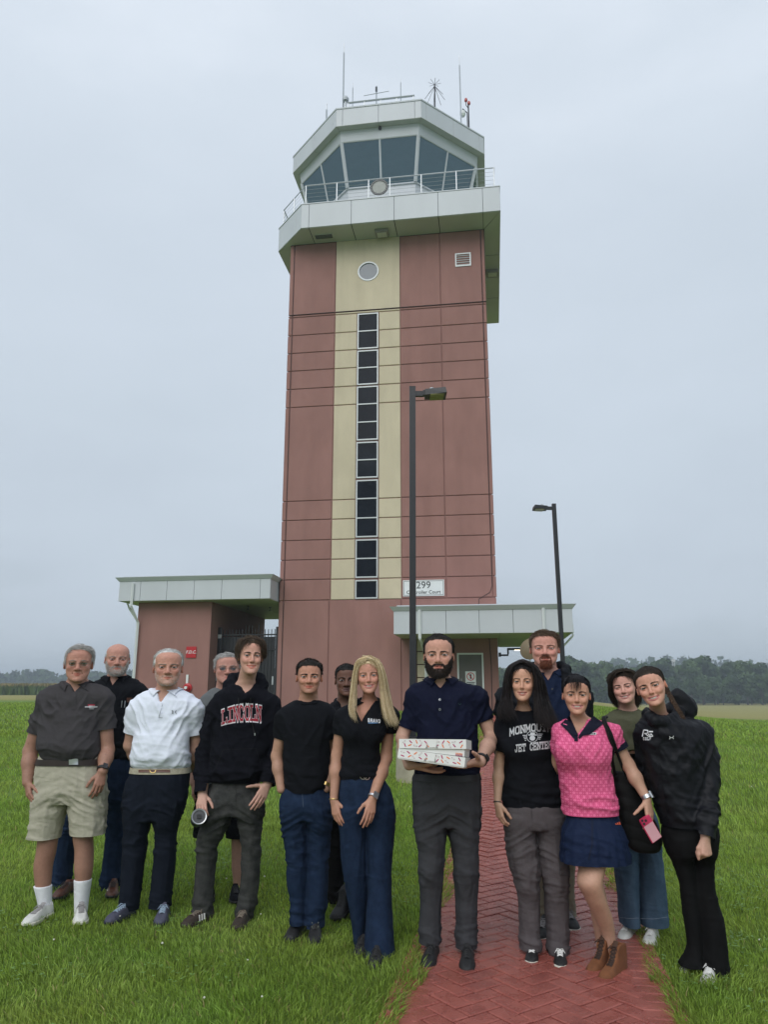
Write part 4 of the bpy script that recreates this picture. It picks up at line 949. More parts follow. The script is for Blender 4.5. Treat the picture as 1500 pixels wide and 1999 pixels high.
def make_head(s, D, base):
    """builds the head mesh; returns Head with the frame"""
    h = Head(); cx, yt, yc, hwpx = s['head'][:4]; dy = s.get('hdy', -0.03); Y = D + dy
    pt, pc = at_y(cx, yt, Y), at_y(cx, yc, Y); H = pt[2] - pc[2]; C = (pt + pc) / 2; ta = abs(C[0]) / Y; hw = 1.03 * hwpx * px_m(cx, (yt + yc) / 2, Y) / math.sqrt(1 + ta * ta * 1.2)
    roll, pitch, yaw = [math.radians(a) for a in s.get('rot', (0, 0, 0))]; yaw += math.atan2(-C[0], Y) * .9
    R = rotm(yaw, 'z') @ rotm(pitch, 'x') @ rotm(roll, 'y') @ np.diag([-1., -1., 1.]); Sc = np.array([hw / .336, H * .97, H])
    h.C, h.R, h.S, h.H, h.Y = C, R, Sc, H, Y
    h.w = lambda u: C + ((np.asarray(u) - np.array([0, 0.0, .5])) * Sc) @ R.T
    h.inv = lambda p: ((np.asarray(p) - C) @ R) / Sc + np.array([0, 0.0, .5])
    q = dict(jaw=1.0, fat=0.0, nose=1.0, smile=0.0, teeth=0.0, open=.020, cheek=1.0, lip=1.0, brow=1.0, ear=1.0, wr=0.0, mouthw=1.0); q.update(s.get('face', {})); h.q = q
    h.rows = head_rows(q['jaw'], q['fat']); h.skull = P_loft(h.rows, 2.25)
    g = Grid((-.47, -.56, -.34), (.47, .58, 1.05), .0125)
    g.U(h.skull)
    nb = h.inv(at_y(*s['neck'][:2], D + .03)); nr = s['neck'][2] * px_m(*s['neck'][:2], D) / H
    g.U(P_rc((0, -.10, .22), nb, nr * 1.0, nr * 1.06), .06)
    for sx in (-1, 1):
        g.U(P_rc((0.06 * sx, .335, .565), (.215 * sx, .265, .575), .045 * q['brow'], .03), .05)
        g.U(P_ell((.185 * sx, .262, .385), (.085, .08, .085 * q['cheek'])), .07)
        if q['smile'] > .3: g.U(P_ell((.155 * sx, .315, .345), (.065, .055, .055)), .05)
    for sx in (-1, 1): g.S(P_ell((.148 * sx, .405, .492), (.100, .09, .058)), .05)
    ns = q['nose']
    g.U(P_rc((0, .345, .545), (0, .43, .375), .032, .044 * ns), .035); g.U(P_ell((0, .437, .352), (.05 * ns, .048 * ns, .042 * ns)), .025)
    for sx in (-1, 1):
        g.U(P_ell((.052 * sx * ns, .395, .338), (.034 * ns, .042, .034 * ns)), .02); g.S(P_ell((.026 * sx, .42, .312), (.017, .025, .014)), .012)
    g.U(P_ell((0, .355, .06), (.085, .06, .06)), .05)
    # eyelids round an eyeball
    er = .070; h.eyes = [(.148 * sx, .288, .497) for sx in (-1, 1)]
    for e in h.eyes:
        def lid(x, y, z, e=e):
            dx = (x - e[0]) / .090; op = q['open'] * 1.12 * np.sqrt(np.maximum(0, 1 - dx * dx)) + .0 * y
            return np.maximum(np.sqrt((x - e[0]) ** 2 + (y - e[1]) ** 2 + (z - e[2]) ** 2) - er, op - np.abs(z - e[2] - .001))
        g.U((lid, (np.array(e) - er, np.array(e) + er)), .012)
    # mouth
    sm = q['smile']; mw = .122 * q['mouthw'] * (1 + .22 * sm); mz, up = .205, .030 * sm
    def arc(zc, lift, y0, n=11): return [(mw * t, y0 - .075 * t * t - .02 * abs(t), zc + lift * t * t) for t in np.linspace(-1, 1, n)]
    gap = .004 + .020 * q['teeth']
    ulp = arc(mz + .016 + gap * .5, up - .010, .388); llp = arc(mz - .020 - gap * .9, up + .012 + gap * .5, .384)
    for A, r in ((ulp, .017 * q['lip']), (llp, .020 * q['lip'])):
        for i in range(len(A) - 1):
            t = abs((i + .5) / (len(A) - 1) * 2 - 1); g.U(P_rc(A[i], A[i + 1], r * (1 - .55 * t), r * (1 - .55 * t)), .014)
    ml = arc(mz, up + .004, .402)
    for i in range(len(ml) - 1):
        t = abs((i + .5) / (len(ml) - 1) * 2 - 1); g.S(P_rc(ml[i], ml[i + 1], (.005 + gap * 1.0) * (1 - t * t) + .0012, (.005 + gap * 1.0) * (1 - t * t) + .0012), .008)
    for sx in (-1, 1):   # nasolabial folds
        dep = .003 + .005 * q['wr'] + .005 * sm; A = [(.062, .385, .335), (.098, .355, .28), (.122 + .02 * sm, .315, .215)]
        for a, b in zip(A[:-1], A[1:]): g.S(P_rc((a[0] * sx, a[1] + .012, a[2]), (b[0] * sx, b[1] + .018, b[2]), dep, dep * .7), .035)
    if q['wr']:
        for z in (.66, .70, .745): g.S(P_rc((-.16, .375, z), (.16, .375, z), .004, .004), .02)
        for sx in (-1, 1): g.S(P_rc((.09 * sx, .372, .445), (.19 * sx, .318, .432), .006, .004), .02)
    for sx in (-1, 1):
        Re = rotm(-.45 * sx, 'z') @ rotm(.18, 'x'); es = q['ear']
        g.U(P_ell((.345 * sx, -.045, .465), (.030, .072 * es, .115 * es), Re), .02); g.S(P_ell((.372 * sx, -.02, .475), (.018, .042 * es, .070 * es), Re), .015)
    V, Q = g.mesh(); V = lap(V, Q, 1, .35)
    if q['wr']:
        N = vnormals(V, Q); V = V + N * ((vn3(V * np.array([14, 14, 34]), 4) - .5) * .007 * q['wr'])[:, None]
    # colours of the skin itself
    sk = np.array(s['skin']) * np.array([1.14, 1.0, .98]); red = np.array(s.get('red', sk * np.array([1.02, .78, .76]))); x, y, z = V.T; ax_ = np.abs(x)
    def blob(c, r): return np.exp(-(((ax_ - c[0]) / r[0]) ** 2 + ((y - c[1]) / r[1]) ** 2 + ((z - c[2]) / r[2]) ** 2))
    f = .75 * blob((.19, .30, .38), (.09, .12, .09)) + .8 * blob((0, .44, .36), (.06, .09, .06)) + .7 * (ax_ > .338) + .25 * blob((0, .36, .75), (.2, .1, .12)); f = np.clip(f * s.get('ruddy', .7), 0, 1)[:, None]
    Cc = sk * (1 - f) + red * f; Cc = Cc * (1 + .16 * (vn3(V * 22, 3) - .5))[:, None]
    lipc = np.array(s.get('lipc', sk * np.array([.92, .55, .55])))
    def dist_arc(A):
        A = np.array(A); return np.min(np.linalg.norm(V[:, None, :] - A[None], axis=2), 1)
    Af = lambda A: np.concatenate([np.linspace(A[i], A[i + 1], 4) for i in range(len(A) - 1)])
    dl = np.minimum(dist_arc(Af(ulp)) / (.026 * q['lip']), dist_arc(Af(llp)) / (.030 * q['lip'])); lm = (smooth01((1.15 - dl) / .35) * (y > .27) * (ax_ < mw * .97))[:, None]; Cc = Cc * (1 - lm) + lipc * lm
    ins = ((y > .25) & (dist_arc(Af(ml)) < .018) & (y < .372 - .075 * (x / mw) ** 2) & (ax_ < mw * .72))[:, None]; Cc = np.where(ins, np.array([.06, .02, .02]), Cc)
    dark = np.exp(-((ax_ - .148) / .06) ** 2 - ((z - .462) / .022) ** 2) * (y > .2) * s.get('bags', .25); Cc = Cc * (1 - dark[:, None] * np.array([.5, .6, .55]))
    if 1:
        le = np.exp(-((np.abs(z - .497 - .001) - q['open']) / .013) ** 2) * (np.abs(ax_ - .148) < .082) * (y > .25) * (z > .485); Cc = Cc * (1 - le * s.get('lash', .7))[:, None]
    # hair roots and beard shadow tint
    hs = s.get('hair', {}); bald = hs.get('bald', 0); hm = hair_mask(V, hs) if hs else np.zeros(len(V)); hc = np.array(hs.get('col', (.1, .1, .1)))
    t = (hm * hs.get('root', .85))[:, None]; Cc = Cc * (1 - t) + hc * t
    bd = s.get('beard')
    if bd: t = (beard_mask(V, bd) * bd.get('tint', .5))[:, None]; Cc = Cc * (1 - t) + np.array(bd['col']) * t
    h.V, h.Q, h.Cc = V, Q, Cc
    return h
def hair_mask(V, hs):
    x, y, z = V.T; jit = (vn3(V * 30, 8) - .5) * .08
    m = smooth01((yline(z, hs.get('rec', 0), hs.get('low', 0)) - hs.get('tpl', .05) * smooth01((np.abs(x) - .10) / .12) * smooth01((z - .66) / .08) - y + jit) / .06 + .3) * (z > hs.get('zmin', .12)) * (y < .40)
    if hs.get('bald'): m = m * smooth01((hs['bald'] - z + jit) / .06)
    m = m * ~((np.abs(x) > .325) & (y > -.14) & (y < .05) & (z < .56) & (z > .3))      # not on the ear
    return m
def beard_mask(V, bd):
    x, y, z = V.T; ax_ = np.abs(x); k = bd.get('kind', 'full'); jit = (vn3(V * 26, 9) - .5) * .04
    lipz = np.abs(z - .205) < .034; mouth = lipz & (ax_ < .118) & (y > .28)
    nose = ((y > .40) & (z > .26)) | ((z > .30) & (ax_ < .05))
    if k == 'full': m = (z < np.interp(ax_ + jit, [0, .05, .1, .16, .22, .27, .31, .34], [.285, .285, .29, .25, .28, .36, .46, .50])) & (y > np.interp(z, [-.1, .1, .25, .4, .5], [.10, .06, .06, .04, .04])) & (z > -.09)
    elif k == 'goatee': m = ((ax_ + jit < .135) & (z < .30) & (y > .22) & (z > -.03)) & ~((ax_ > .105) & (z > .26))
    elif k == 'chin': m = ((ax_ + jit < .17) & (z < .13) & (y > .12) & (z > -.06))
    else: m = np.zeros(len(V), bool)
    return (m & ~mouth & ~nose).astype(float)
def skull_d(h, P):
    f = h.skull[0]; return f(P[:, 0], P[:, 1], P[:, 2])
def skull_n(h, P, e=.01):
    g = np.stack([skull_d(h, P + np.eye(3)[i] * e) - skull_d(h, P - np.eye(3)[i] * e) for i in range(3)], 1); return g / (np.linalg.norm(g, axis=1)[:, None] + 1e-9)
def grow(h, roots, comb, L, lift, k=5, tmin=.012, seed=0, curl=0.0, hs=None):
    r = np.random.default_rng(seed); n = len(roots); P = roots.copy(); out = [P.copy()]; L = L * r.uniform(.7, 1.2, n)
    ph = r.uniform(0, 6.28, (n, 3))
    for i in range(k - 1):
        N = skull_n(h, P); d = comb(P); d = d - N * np.sum(d * N, 1)[:, None] * .85; d /= np.linalg.norm(d, axis=1)[:, None] + 1e-9
        lf = lift * (1 if i == 0 else .55); d = d + N * lf + r.normal(size=(n, 3)) * (hs or {}).get('noise', .12) + curl * np.sin(ph + i * 1.9); d /= np.linalg.norm(d, axis=1)[:, None] + 1e-9
        P = P + d * (L / (k - 1))[:, None]; sd = skull_d(h, P); tm = tmin if hs is None else shell_t(hs, P) * 1.04 + .004 + tmin; P = P + skull_n(h, P) * np.maximum(0, tm - sd)[:, None]; out.append(P.copy())
    return np.stack(out, 1)
def shell_t(hs, P):
    x, y, z = P.T; th = hs.get('thick', .03); zt = np.clip((z - .45) / .4, 0, 1); tk = th * (hs.get('side', .3) + (1 - hs.get('side', .3)) * zt) + hs.get('vol', 0) * np.exp(-((z - .92) / .2) ** 2)
    tk = tk * (1 + hs.get('mess', .5) * (vn3(P * np.array([9, 6, 9]), hs.get('seed', 1)) - .5) * 1.6)
    return np.minimum(tk, np.maximum((yline(z, hs.get('rec', 0), hs.get('low', 0)) - hs.get('tpl', .05) * smooth01((np.abs(x) - .10) / .12) * smooth01((z - .66) / .08) - y) * hs.get('rimk', .5) + .004, 0.002))
def short_hair(h, s, J):
    hs = s['hair']; r = np.random.default_rng(hs.get('seed', 1)); col = np.array(hs['col']); col2 = np.array(hs.get('col2', col * 1.6))
    th = hs.get('thick', .03)
    if th > 0:
        g = Grid((-.5, -.62, .05), (.5, .6, 1.2), .022)
        x, y, z = g.ax[0][:, None, None], g.ax[1][None, :, None], g.ax[2][None, None, :]
        zt = np.clip((z - .45) / .4, 0, 1); tk = th * (hs.get('side', .3) + (1 - hs.get('side', .3)) * zt) + hs.get('vol', 0) * np.exp(-((z - .92) / .2) ** 2)
        X, Yy, Z = np.broadcast_arrays(x, y, z); PP = np.stack([X.ravel(), Yy.ravel(), Z.ravel()], 1)
        tk = tk * (1 + hs.get('mess', .5) * (vn3(PP * np.array([9, 6, 9]), hs.get('seed', 1)).reshape(X.shape) - .5) * 1.6)
        rim = yline(z, hs.get('rec', 0), hs.get('low', 0)) - hs.get('tpl', .05) * smooth01((np.abs(x) - .10) / .12) * smooth01((z - .66) / .08) - y
        d = h.skull[0](x, y, z) - np.minimum(tk, np.maximum(rim * hs.get('rimk', .5) + .004, -.02))
        d = np.maximum(d, -rim + .012 + .05 * (vn3(PP * 22, 11).reshape(X.shape) - .5)); d = np.maximum(d, hs.get('zmin', .2) - z)
        if hs.get('bald'): d = np.maximum(d, z - hs['bald'])
        ear = np.sqrt(((np.abs(x) - .35) / .06) ** 2 + ((y + .045) / .10) ** 2 + ((z - .44) / .135) ** 2) - 1; d = np.maximum(d, -ear * .05)
        g.D = d.astype(np.float32); V, Q = g.mesh()
        if len(V):
            st = vn3(V * np.array(hs.get('streak', (26, 9, 20))), 6)[:, None]; C = col * (1 - st) + col2 * st; J.add(h.w(V), Q[:, ::-1] if False else Q, C)
    m = hair_mask(h.V, hs) > .5; m &= h.V[:, 2] > hs.get('zmin', .2); R_ = h.V[m]
    if not len(R_): return
    n = int(hs.get('n', 1500) * 1.5); roots = R_[r.integers(0, len(R_), n)] + r.normal(0, .006, (n, 3)); N = skull_n(h, roots); roots = roots + N * (shell_t(hs, roots) * r.uniform(.5, 1.0, n) + .002)[:, None]
    S = grow(h, roots, hs['comb'], hs.get('L', .12), hs.get('lift', .35), hs.get('k', 4), r.uniform(0, .010, n), hs.get('seed', 1), hs.get('curl', 0.0), hs)
    V, Q = strands(h.w(S.reshape(-1, 3)).reshape(S.shape), hs.get('r', .0013), None, 2); t = np.repeat(r.uniform(0, 1, n) ** 1.5, S.shape[1] * 3)[:, None]; J.add(V, Q, (col * (1 - t) + col2 * t))
def comb_back(P): x, y, z = P.T; return np.stack([x * .6, -np.ones(len(P)), np.where(y > .1, .55, -.7)], 1)
def comb_down(P): x, y, z = P.T; return np.stack([x * .9, y * .6 + .05, -np.ones(len(P))], 1)
def comb_crew(P): x, y, z = P.T; return np.stack([x * 1.2, .7 - .2 * z, .25 * np.ones(len(P))], 1)
def comb_side(sgn): return lambda P: np.stack([sgn * np.ones(len(P)), .35 + 0 * P[:, 0], -.55 - .6 * np.abs(P[:, 0])], 1)
def comb_part(P): x, y, z = P.T; return np.stack([np.sign(x) * .9, .35 + .3 * (y > .1), -.7 - 1.2 * np.abs(x)], 1)
def beard(h, s, J):
    bd = s['beard']; r = np.random.default_rng(17); m = beard_mask(h.V, bd) > .5; R_ = h.V[m]
    if not len(R_): return
    n = bd.get('n', 1200); roots = R_[r.integers(0, len(R_), n)] + r.normal(0, .005, (n, 3)); col = np.array(bd['col']); col2 = np.array(bd.get('col2', col * 1.7))
    d = np.stack([roots[:, 0] * 1.2, .45 + 0 * roots[:, 0], -1.0 + 0 * roots[:, 0]], 1); d += r.normal(0, .3, d.shape); d /= np.linalg.norm(d, axis=1)[:, None]
    N = skull_n(h, roots); L = bd.get('L', .05) * r.uniform(.6, 1.2, n)[:, None]
    if bd.get('chinL'): L = L * (1 + bd['chinL'] * np.clip((.14 - roots[:, 2:3]) / .14, 0, 1) * (roots[:, 1:2] > .2))
    S = np.stack([roots - N * .006, roots + N * L * .35 + d * L * .4, roots + N * L * .35 + d * L], 1)
    V, Q = strands(h.w(S.reshape(-1, 3)).reshape(S.shape), bd.get('r', .0012), None, 3); t = np.repeat(r.uniform(0, 1, n) ** 1.4, 9)[:, None]; J.add(V, Q, col * (1 - t) + col2 * t)
def brows(h, s, J):
    b = s.get('brow', {}); col = np.array(b.get('col', s.get('hair', {}).get('col', (.05, .04, .03)))); r = np.random.default_rng(4); n = b.get('n', 90); rz = b.get('raise', 0.0); th = b.get('th', .016)
    for sx in (-1, 1):
        t = r.uniform(0, 1, n); x = sx * (.055 + .165 * t); z = .568 + rz + .018 * np.sin(t * 2.6) - .008 * t + r.normal(0, th * .5, n) * (1 - .6 * t); P = np.stack([x, .42 * np.ones(n), z], 1)
        for _ in range(7): P[:, 1] -= np.clip(head_d(h, P), -.03, .03)
        d = np.stack([sx * np.ones(n), -.3 + 0 * t, .45 - .8 * t], 1); d /= np.linalg.norm(d, axis=1)[:, None]; S = np.stack([P - d * .012, P + np.array([0, .007, 0]), P + d * .026 + np.array([0, .003, 0])], 1)
        V, Q = strands(h.w(S.reshape(-1, 3)).reshape(S.shape), b.get('r', .0011), None, 5); J.add(V, Q, col)
def head_d(h, P):
    """height of points over the face, read from the built mesh"""
    if not hasattr(h, 'bvh'):
        h.bvh = BVHTree.FromPolygons([tuple(v) for v in h.V], [tuple(q) for q in h.Q])
    out = np.zeros(len(P))
    for i, p in enumerate(P):
        hit = h.bvh.ray_cast(Vector((p[0], .7, p[2])), Vector((0, -1, 0)))
        out[i] = p[1] - hit[0].y if hit[0] is not None else 0
    return out
def sphere(n=14, m=10):
    V = [(math.sin(math.pi * j / m) * math.cos(2 * math.pi * i / n), math.sin(math.pi * j / m) * math.sin(2 * math.pi * i / n), math.cos(math.pi * j / m)) for j in range(m + 1) for i in range(n)]
    Q = [(j * n + i, (j + 1) * n + i, (j + 1) * n + (i + 1) % n, j * n + (i + 1) % n) for j in range(m) for i in range(n)]; return np.array(V), np.array(Q)
def add_eyes(h, s, parent, base):
    V, Q = sphere(24, 18); V = V[:, [0, 2, 1]]; ir = np.array(s.get('iris', (.05, .03, .02)))
    ec = h.inv(np.array([0, 0, CAM_H])) - np.array(h.eyes[0]); ec = ec * h.S; ec /= np.linalg.norm(ec); ec = ec * np.array([1, 1, .8]); ec /= np.linalg.norm(ec); cth = V @ ec; C = np.where((cth > math.cos(.30))[:, None], np.array([.004, .004, .004]), np.where((cth > math.cos(.66))[:, None], ir, np.array([.46, .43, .41])))
    for e in h.eyes:
        W = h.w(np.array(e) + V * .0635); me = mesh_np('eye', W - base, Q[:, ::-1]); set_col(me, C); link('eye', me, M_EYE, parent)
    if h.q['teeth'] > 0:
        q = h.q; sm = q['smile']; mw = .122 * q['mouthw'] * (1 + .22 * sm) * .86; t = np.linspace(-1, 1, 13); gap = .004 + .020 * q['teeth']
        x = mw * t; y = .380 - .085 * t * t; zc = .205 + (.030 * sm + .004) * t * t; T = []
        for yy, z in ((y - .02, zc + gap * 1.3), (y, zc + gap * 1.3), (y, zc - gap * .75), (y - .02, zc - gap * .75)): T.append(np.stack([x, yy, z], 1))
        Vt = np.concatenate(T); Qt = [(r_ * 13 + i, r_ * 13 + i + 1, (r_ + 1) * 13 + i + 1, (r_ + 1) * 13 + i) for r_ in range(3) for i in range(12)]
        link('teeth', mesh_np('teeth', h.w(Vt) - base, np.array(Qt)), M_TEETH, parent)
# ---- hands
def hand_prims(w, f, nrm, thumb, sc=1.0, curl=(18, 28, 18), spread=4.0, thumb_c=(35, 15, 15), fing=None):
    """w wrist point, f finger direction, nrm back-of-hand normal, thumb: rough direction of the thumb side"""
    f = np.array(f, float); f /= np.linalg.norm(f); n = np.array(nrm, float); n -= f * (n @ f); n /= np.linalg.norm(n); s = np.cross(f, n)
    if s @ np.array(thumb, float) < 0: s = -s
    m = .001 * sc; out = []; w = np.array(w, float)
    kn = [w + f * 86 * m + s * 27 * m + n * 1 * m, w + f * 91 * m + s * 9 * m + n * 4 * m, w + f * 87 * m - s * 10 * m + n * 3 * m, w + f * 79 * m - s * 27 * m - n * 1 * m]
    for i, k_ in enumerate(kn): out.append((P_rc(w + f * 12 * m + s * (13 - 8.5 * i) * m, k_ - n * 3 * m, 14 * m, 11.5 * m), .012 * sc))
    out.append((P_rc(w + f * 25 * m + s * 18 * m - n * 8 * m, w + f * 62 * m + s * 14 * m - n * 8 * m, 14 * m, 12 * m), .01 * sc))
    Ls = [(44, 25, 20), (48, 29, 21), (44, 27, 20), (34, 20, 18)]; rr = [(9.6, 8.6, 7.6), (9.8, 8.8, 7.8), (9.3, 8.3, 7.4), (8.2, 7.4, 6.6)]
    for i in range(4):
        c = (fing or {}).get(i, curl); a = math.radians(spread * (1.5 - i)); d = f * math.cos(a) + s * math.sin(a); p = kn[i]; ang = 0.0
        for j in range(3):
            ang += math.radians(c[j] + (4 * i if j == 0 else 0)); dd = d * math.cos(ang) - n * math.sin(ang); e = p + dd * Ls[i][j] * m; out.append((P_rc(p, e, rr[i][j] * m, (rr[i][j] - .8) * m), .0035 * sc)); p = e
    a, b, c = [math.radians(q) for q in thumb_c]; p = w + f * 22 * m + s * 20 * m - n * 6 * m; d = f * math.cos(a) + s * math.sin(a) - n * .25; d /= np.linalg.norm(d)
    for j, (L, r_) in enumerate(((44, 12.5), (32, 10.5), (26, 9.5))):
        e = p + d * L * m; out.append((P_rc(p, e, r_ * m, (r_ - 1.2) * m), .007 * sc)); p = e; d = d + (f - s * .7) * math.tan((b, c, 0)[j]) - n * .12; d /= np.linalg.norm(d)
    return out
# ---- garments
def rows_m(rows, D, n_=None, bdef=None):
    """pixel rows (y, xl, xr, depth half in m, dy) -> loft rows in metres"""
    out = []
    for r_ in rows:
        y, xl, xr = r_[:3]; dy = r_[4] if len(r_) > 4 else 0.0; Y = D + dy; L, R_ = at_y(xl, y, Y), at_y(xr, y, Y); a = (R_[0] - L[0]) / 2; cx = (R_[0] + L[0]) / 2
        b = r_[3] if len(r_) > 3 and r_[3] else a * (bdef or 1.0); ta = abs(cx) / Y; a2 = a * a - (b * ta) ** 2 * .9; a = math.sqrt(max(a2, (a * .75) ** 2)); out.append((L[2], cx, Y, a, b))
    return out
def field_mesh(ops, h, cuts=(), sm=1):
    lo = np.min([o[1][1][0] for o in ops if o[0] == 'U'], 0) - 4 * h; hi = np.max([o[1][1][1] for o in ops if o[0] == 'U'], 0) + 4 * h
    g = Grid(lo, hi, h)
    for o in ops:
        (g.U if o[0] == 'U' else g.S)(o[1], o[2])
    for c in cuts: g.I(c)
    V, Q = g.mesh(); return (lap(V, Q, sm, .4) if sm else V), Q
def cut_ends(V, Q, ends):
    V = V.copy(); keep = np.ones(len(Q), bool)
    for E_, n_, R_ in ends:
        sd = (V - E_) @ n_; rad = np.linalg.norm(V - E_ - sd[:, None] * n_, axis=1); near = (rad < R_) & (sd < .09); out = (sd[Q].mean(1) > 0) & near[Q].all(1)
        a = np.zeros(len(V), bool); b = np.zeros(len(V), bool); a[Q[out]] = True; b[Q[keep & ~out]] = True; m = a & b; V[m] -= sd[m][:, None] * n_; keep &= ~out
    return V, Q[keep]
def longer(rows, e=.035):
    r_ = list(min(rows)); r_[0] -= e; return list(rows) + [tuple(r_)]
def bvh_of(V, Q): return BVHTree.FromPolygons([tuple(v) for v in V], [tuple(q) for q in Q])
def push_out(P, bvh, off=.004):
    P = np.array(P, float)
    for i, p in enumerate(P):
        loc, n, _, _ = bvh.find_nearest(Vector(p))
        if loc is None: continue
        d = (Vector(p) - loc).dot(n)
        if d < off: P[i] = np.array(loc + n * off)
    return P
def hit_px(x, y, bvh, off=.003, Ydef=5.0):
    p = at_y(x, y, 1.0); o = Vector((0, 0, CAM_H)); d = (Vector(p) - o).normalized(); loc, n, _, _ = bvh.ray_cast(o, d)
    if loc is None: return None
    return np.array(loc - d * off + n * .001)
def decal(polys, bvh, off=.003, name='print', m=None, parent=None, base=None, fb=None):
    """polys: list of (nu, nv, fn(u,v)->(px,py)) patches laid on the cloth"""
    V, Q = [], []
    for nu, nv, fn in polys:
        n0 = len(V); ok = True; P = []
        for i in range(nu + 1):
            for j in range(nv + 1):
                q = hit_px(*fn(i / nu, j / nv), bvh, off)
                if q is None and fb is None: ok = False; break
                P.append(q if q is not None else at_y(*fn(i / nu, j / nv), fb))
            if not ok: break
        if not ok: continue
        V += P; Q += [(n0 + i * (nv + 1) + j, n0 + (i + 1) * (nv + 1) + j, n0 + (i + 1) * (nv + 1) + j + 1, n0 + i * (nv + 1) + j + 1) for i in range(nu) for j in range(nv)]
    if not V: return None
    return link(name, mesh_np(name, np.array(V) - base, np.array(Q)), m, parent)
GL = {
 'L': [((.16, 0), (.16, 1)), ((.0, 0), (.92, 0)), ((0, 1), (.38, 1)), ((.92, 0), (.92, .28))], 'I': [((.5, 0), (.5, 1)), ((.15, 0), (.85, 0)), ((.15, 1), (.85, 1))],
 'N': [((.14, 0), (.14, 1)), ((.86, 0), (.86, 1)), ((.14, 1), (.86, 0)), ((0, 0), (.32, 0)), ((0, 1), (.2, 1)), ((.66, 1), (1, 1))], 'C': [((.12, .2), (.12, .8)), ((.12, .8), (.32, 1)), ((.32, 1), (.7, 1)), ((.7, 1), (.88, .72)), ((.12, .2), (.32, 0)), ((.32, 0), (.7, 0)), ((.7, 0), (.88, .28))],
 'O': [((.12, .2), (.12, .8)), ((.12, .8), (.32, 1)), ((.32, 1), (.7, 1)), ((.7, 1), (.88, .8)), ((.88, .8), (.88, .2)), ((.88, .2), (.7, 0)), ((.7, 0), (.32, 0)), ((.32, 0), (.12, .2))],
 'M': [((.1, 0), (.1, 1)), ((.9, 0), (.9, 1)), ((.1, 1), (.5, .3)), ((.5, .3), (.9, 1))], 'U': [((.12, 1), (.12, .2)), ((.12, .2), (.3, 0)), ((.3, 0), (.7, 0)), ((.7, 0), (.88, .2)), ((.88, .2), (.88, 1))],
 'T': [((.5, 0), (.5, 1)), ((.05, 1), (.95, 1)), ((.05, 1), (.05, .75)), ((.95, 1), (.95, .75)), ((.3, 0), (.7, 0))], 'H': [((.14, 0), (.14, 1)), ((.86, 0), (.86, 1)), ((.14, .5), (.86, .5))],
 'J': [((.65, 1), (.65, .2)), ((.65, .2), (.45, 0)), ((.45, 0), (.2, 0)), ((.2, 0), (.1, .25)), ((.4, 1), (.9, 1))], 'E': [((.15, 0), (.15, 1)), ((.0, 0), (.88, 0)), ((.0, 1), (.88, 1)), ((.15, .5), (.65, .5)), ((.88, 0), (.88, .25)), ((.88, 1), (.88, .75))],
 'R': [((.15, 0), (.15, 1)), ((.15, 1), (.75, 1)), ((.75, 1), (.85, .78)), ((.85, .78), (.75, .5)), ((.15, .5), (.75, .5)), ((.5, .5), (.9, 0))], 'B': [((.12, 0), (.12, 1)), ((.12, 1), (.7, 1)), ((.7, 1), (.8, .75)), ((.8, .75), (.7, .52)), ((.12, .52), (.75, .52)), ((.75, .52), (.88, .27)), ((.88, .27), (.75, 0)), ((.12, 0), (.75, 0))],
 'A': [((.05, 0), (.5, 1)), ((.5, 1), (.95, 0)), ((.22, .35), (.78, .35))], 'V': [((.05, 1), (.5, 0)), ((.5, 0), (.95, 1))], 'G': [((.12, .2), (.12, .8)), ((.12, .8), (.32, 1)), ((.32, 1), (.85, 1)), ((.12, .2), (.32, 0)), ((.32, 0), (.88, 0)), ((.88, 0), (.88, .45)), ((.88, .45), (.55, .45))],
 'F': [((.12, 0), (.12, 1)), ((.12, 1), (.88, 1)), ((.12, .5), (.7, .5))], 'S': [((.1, .12), (.3, 0)), ((.3, 0), (.75, 0)), ((.75, 0), (.88, .25)), ((.88, .25), (.7, .5)), ((.7, .5), (.3, .5)), ((.3, .5), (.12, .75)), ((.12, .75), (.3, 1)), ((.3, 1), (.85, 1))], 'D': [((.12, 0), (.12, 1)), ((.12, 1), (.6, 1)), ((.6, 1), (.88, .7)), ((.88, .7), (.88, .3)), ((.88, .3), (.6, 0)), ((.6, 0), (.12, 0))], 'K': [((.12, 0), (.12, 1)), ((.12, .4), (.85, 1)), ((.4, .6), (.88, 0))], 'P': [((.12, 0), (.12, 1)), ((.12, 1), (.7, 1)), ((.7, 1), (.85, .75)), ((.85, .75), (.7, .5)), ((.7, .5), (.12, .5))]}
def word(txt, mapf, th, gap=.16, nu=4, cells=None):
    """stroke lettering: mapf(u,v) -> pixel; th = stroke thickness in glyph widths"""
    n = len(txt); out = []
    for i, ch in enumerate(txt):
        if ch == ' ' or ch not in GL: continue
        for (a, b) in GL[ch]:
            a, b = np.array(a, float), np.array(b, float); d = b - a; L = np.hypot(*d) + 1e-6; d = d / L; nn = np.array([-d[1], d[0]]); a2, b2 = a - d * th * .5, b + d * th * .5
            def fn(u, v, a2=a2, b2=b2, nn=nn, i=i):
                q = a2 + (b2 - a2) * u + nn * (v - .5) * th; return mapf((i + gap / 2 + q[0] * (1 - gap)) / n, q[1])
            out.append((max(2, int(nu * L)), 1, fn))
    return out
def quad(x0, y0, x1, y1, nu=3, nv=3): return (nu, nv, lambda u, v: (x0 + (x1 - x0) * u, y0 + (y1 - y0) * v))
def line_px(pts, w, nu=6):
    out = []
    for (a, b) in zip(pts[:-1], pts[1:]):
        a, b = np.array(a, float), np.array(b, float); d = (b - a) / (np.hypot(*(b - a)) + 1e-6); n = np.array([-d[1], d[0]]) * w
        out.append((nu, 1, lambda u, v, a=a, b=b, n=n: tuple(a + (b - a) * u + n * (v - .5))))
    return out
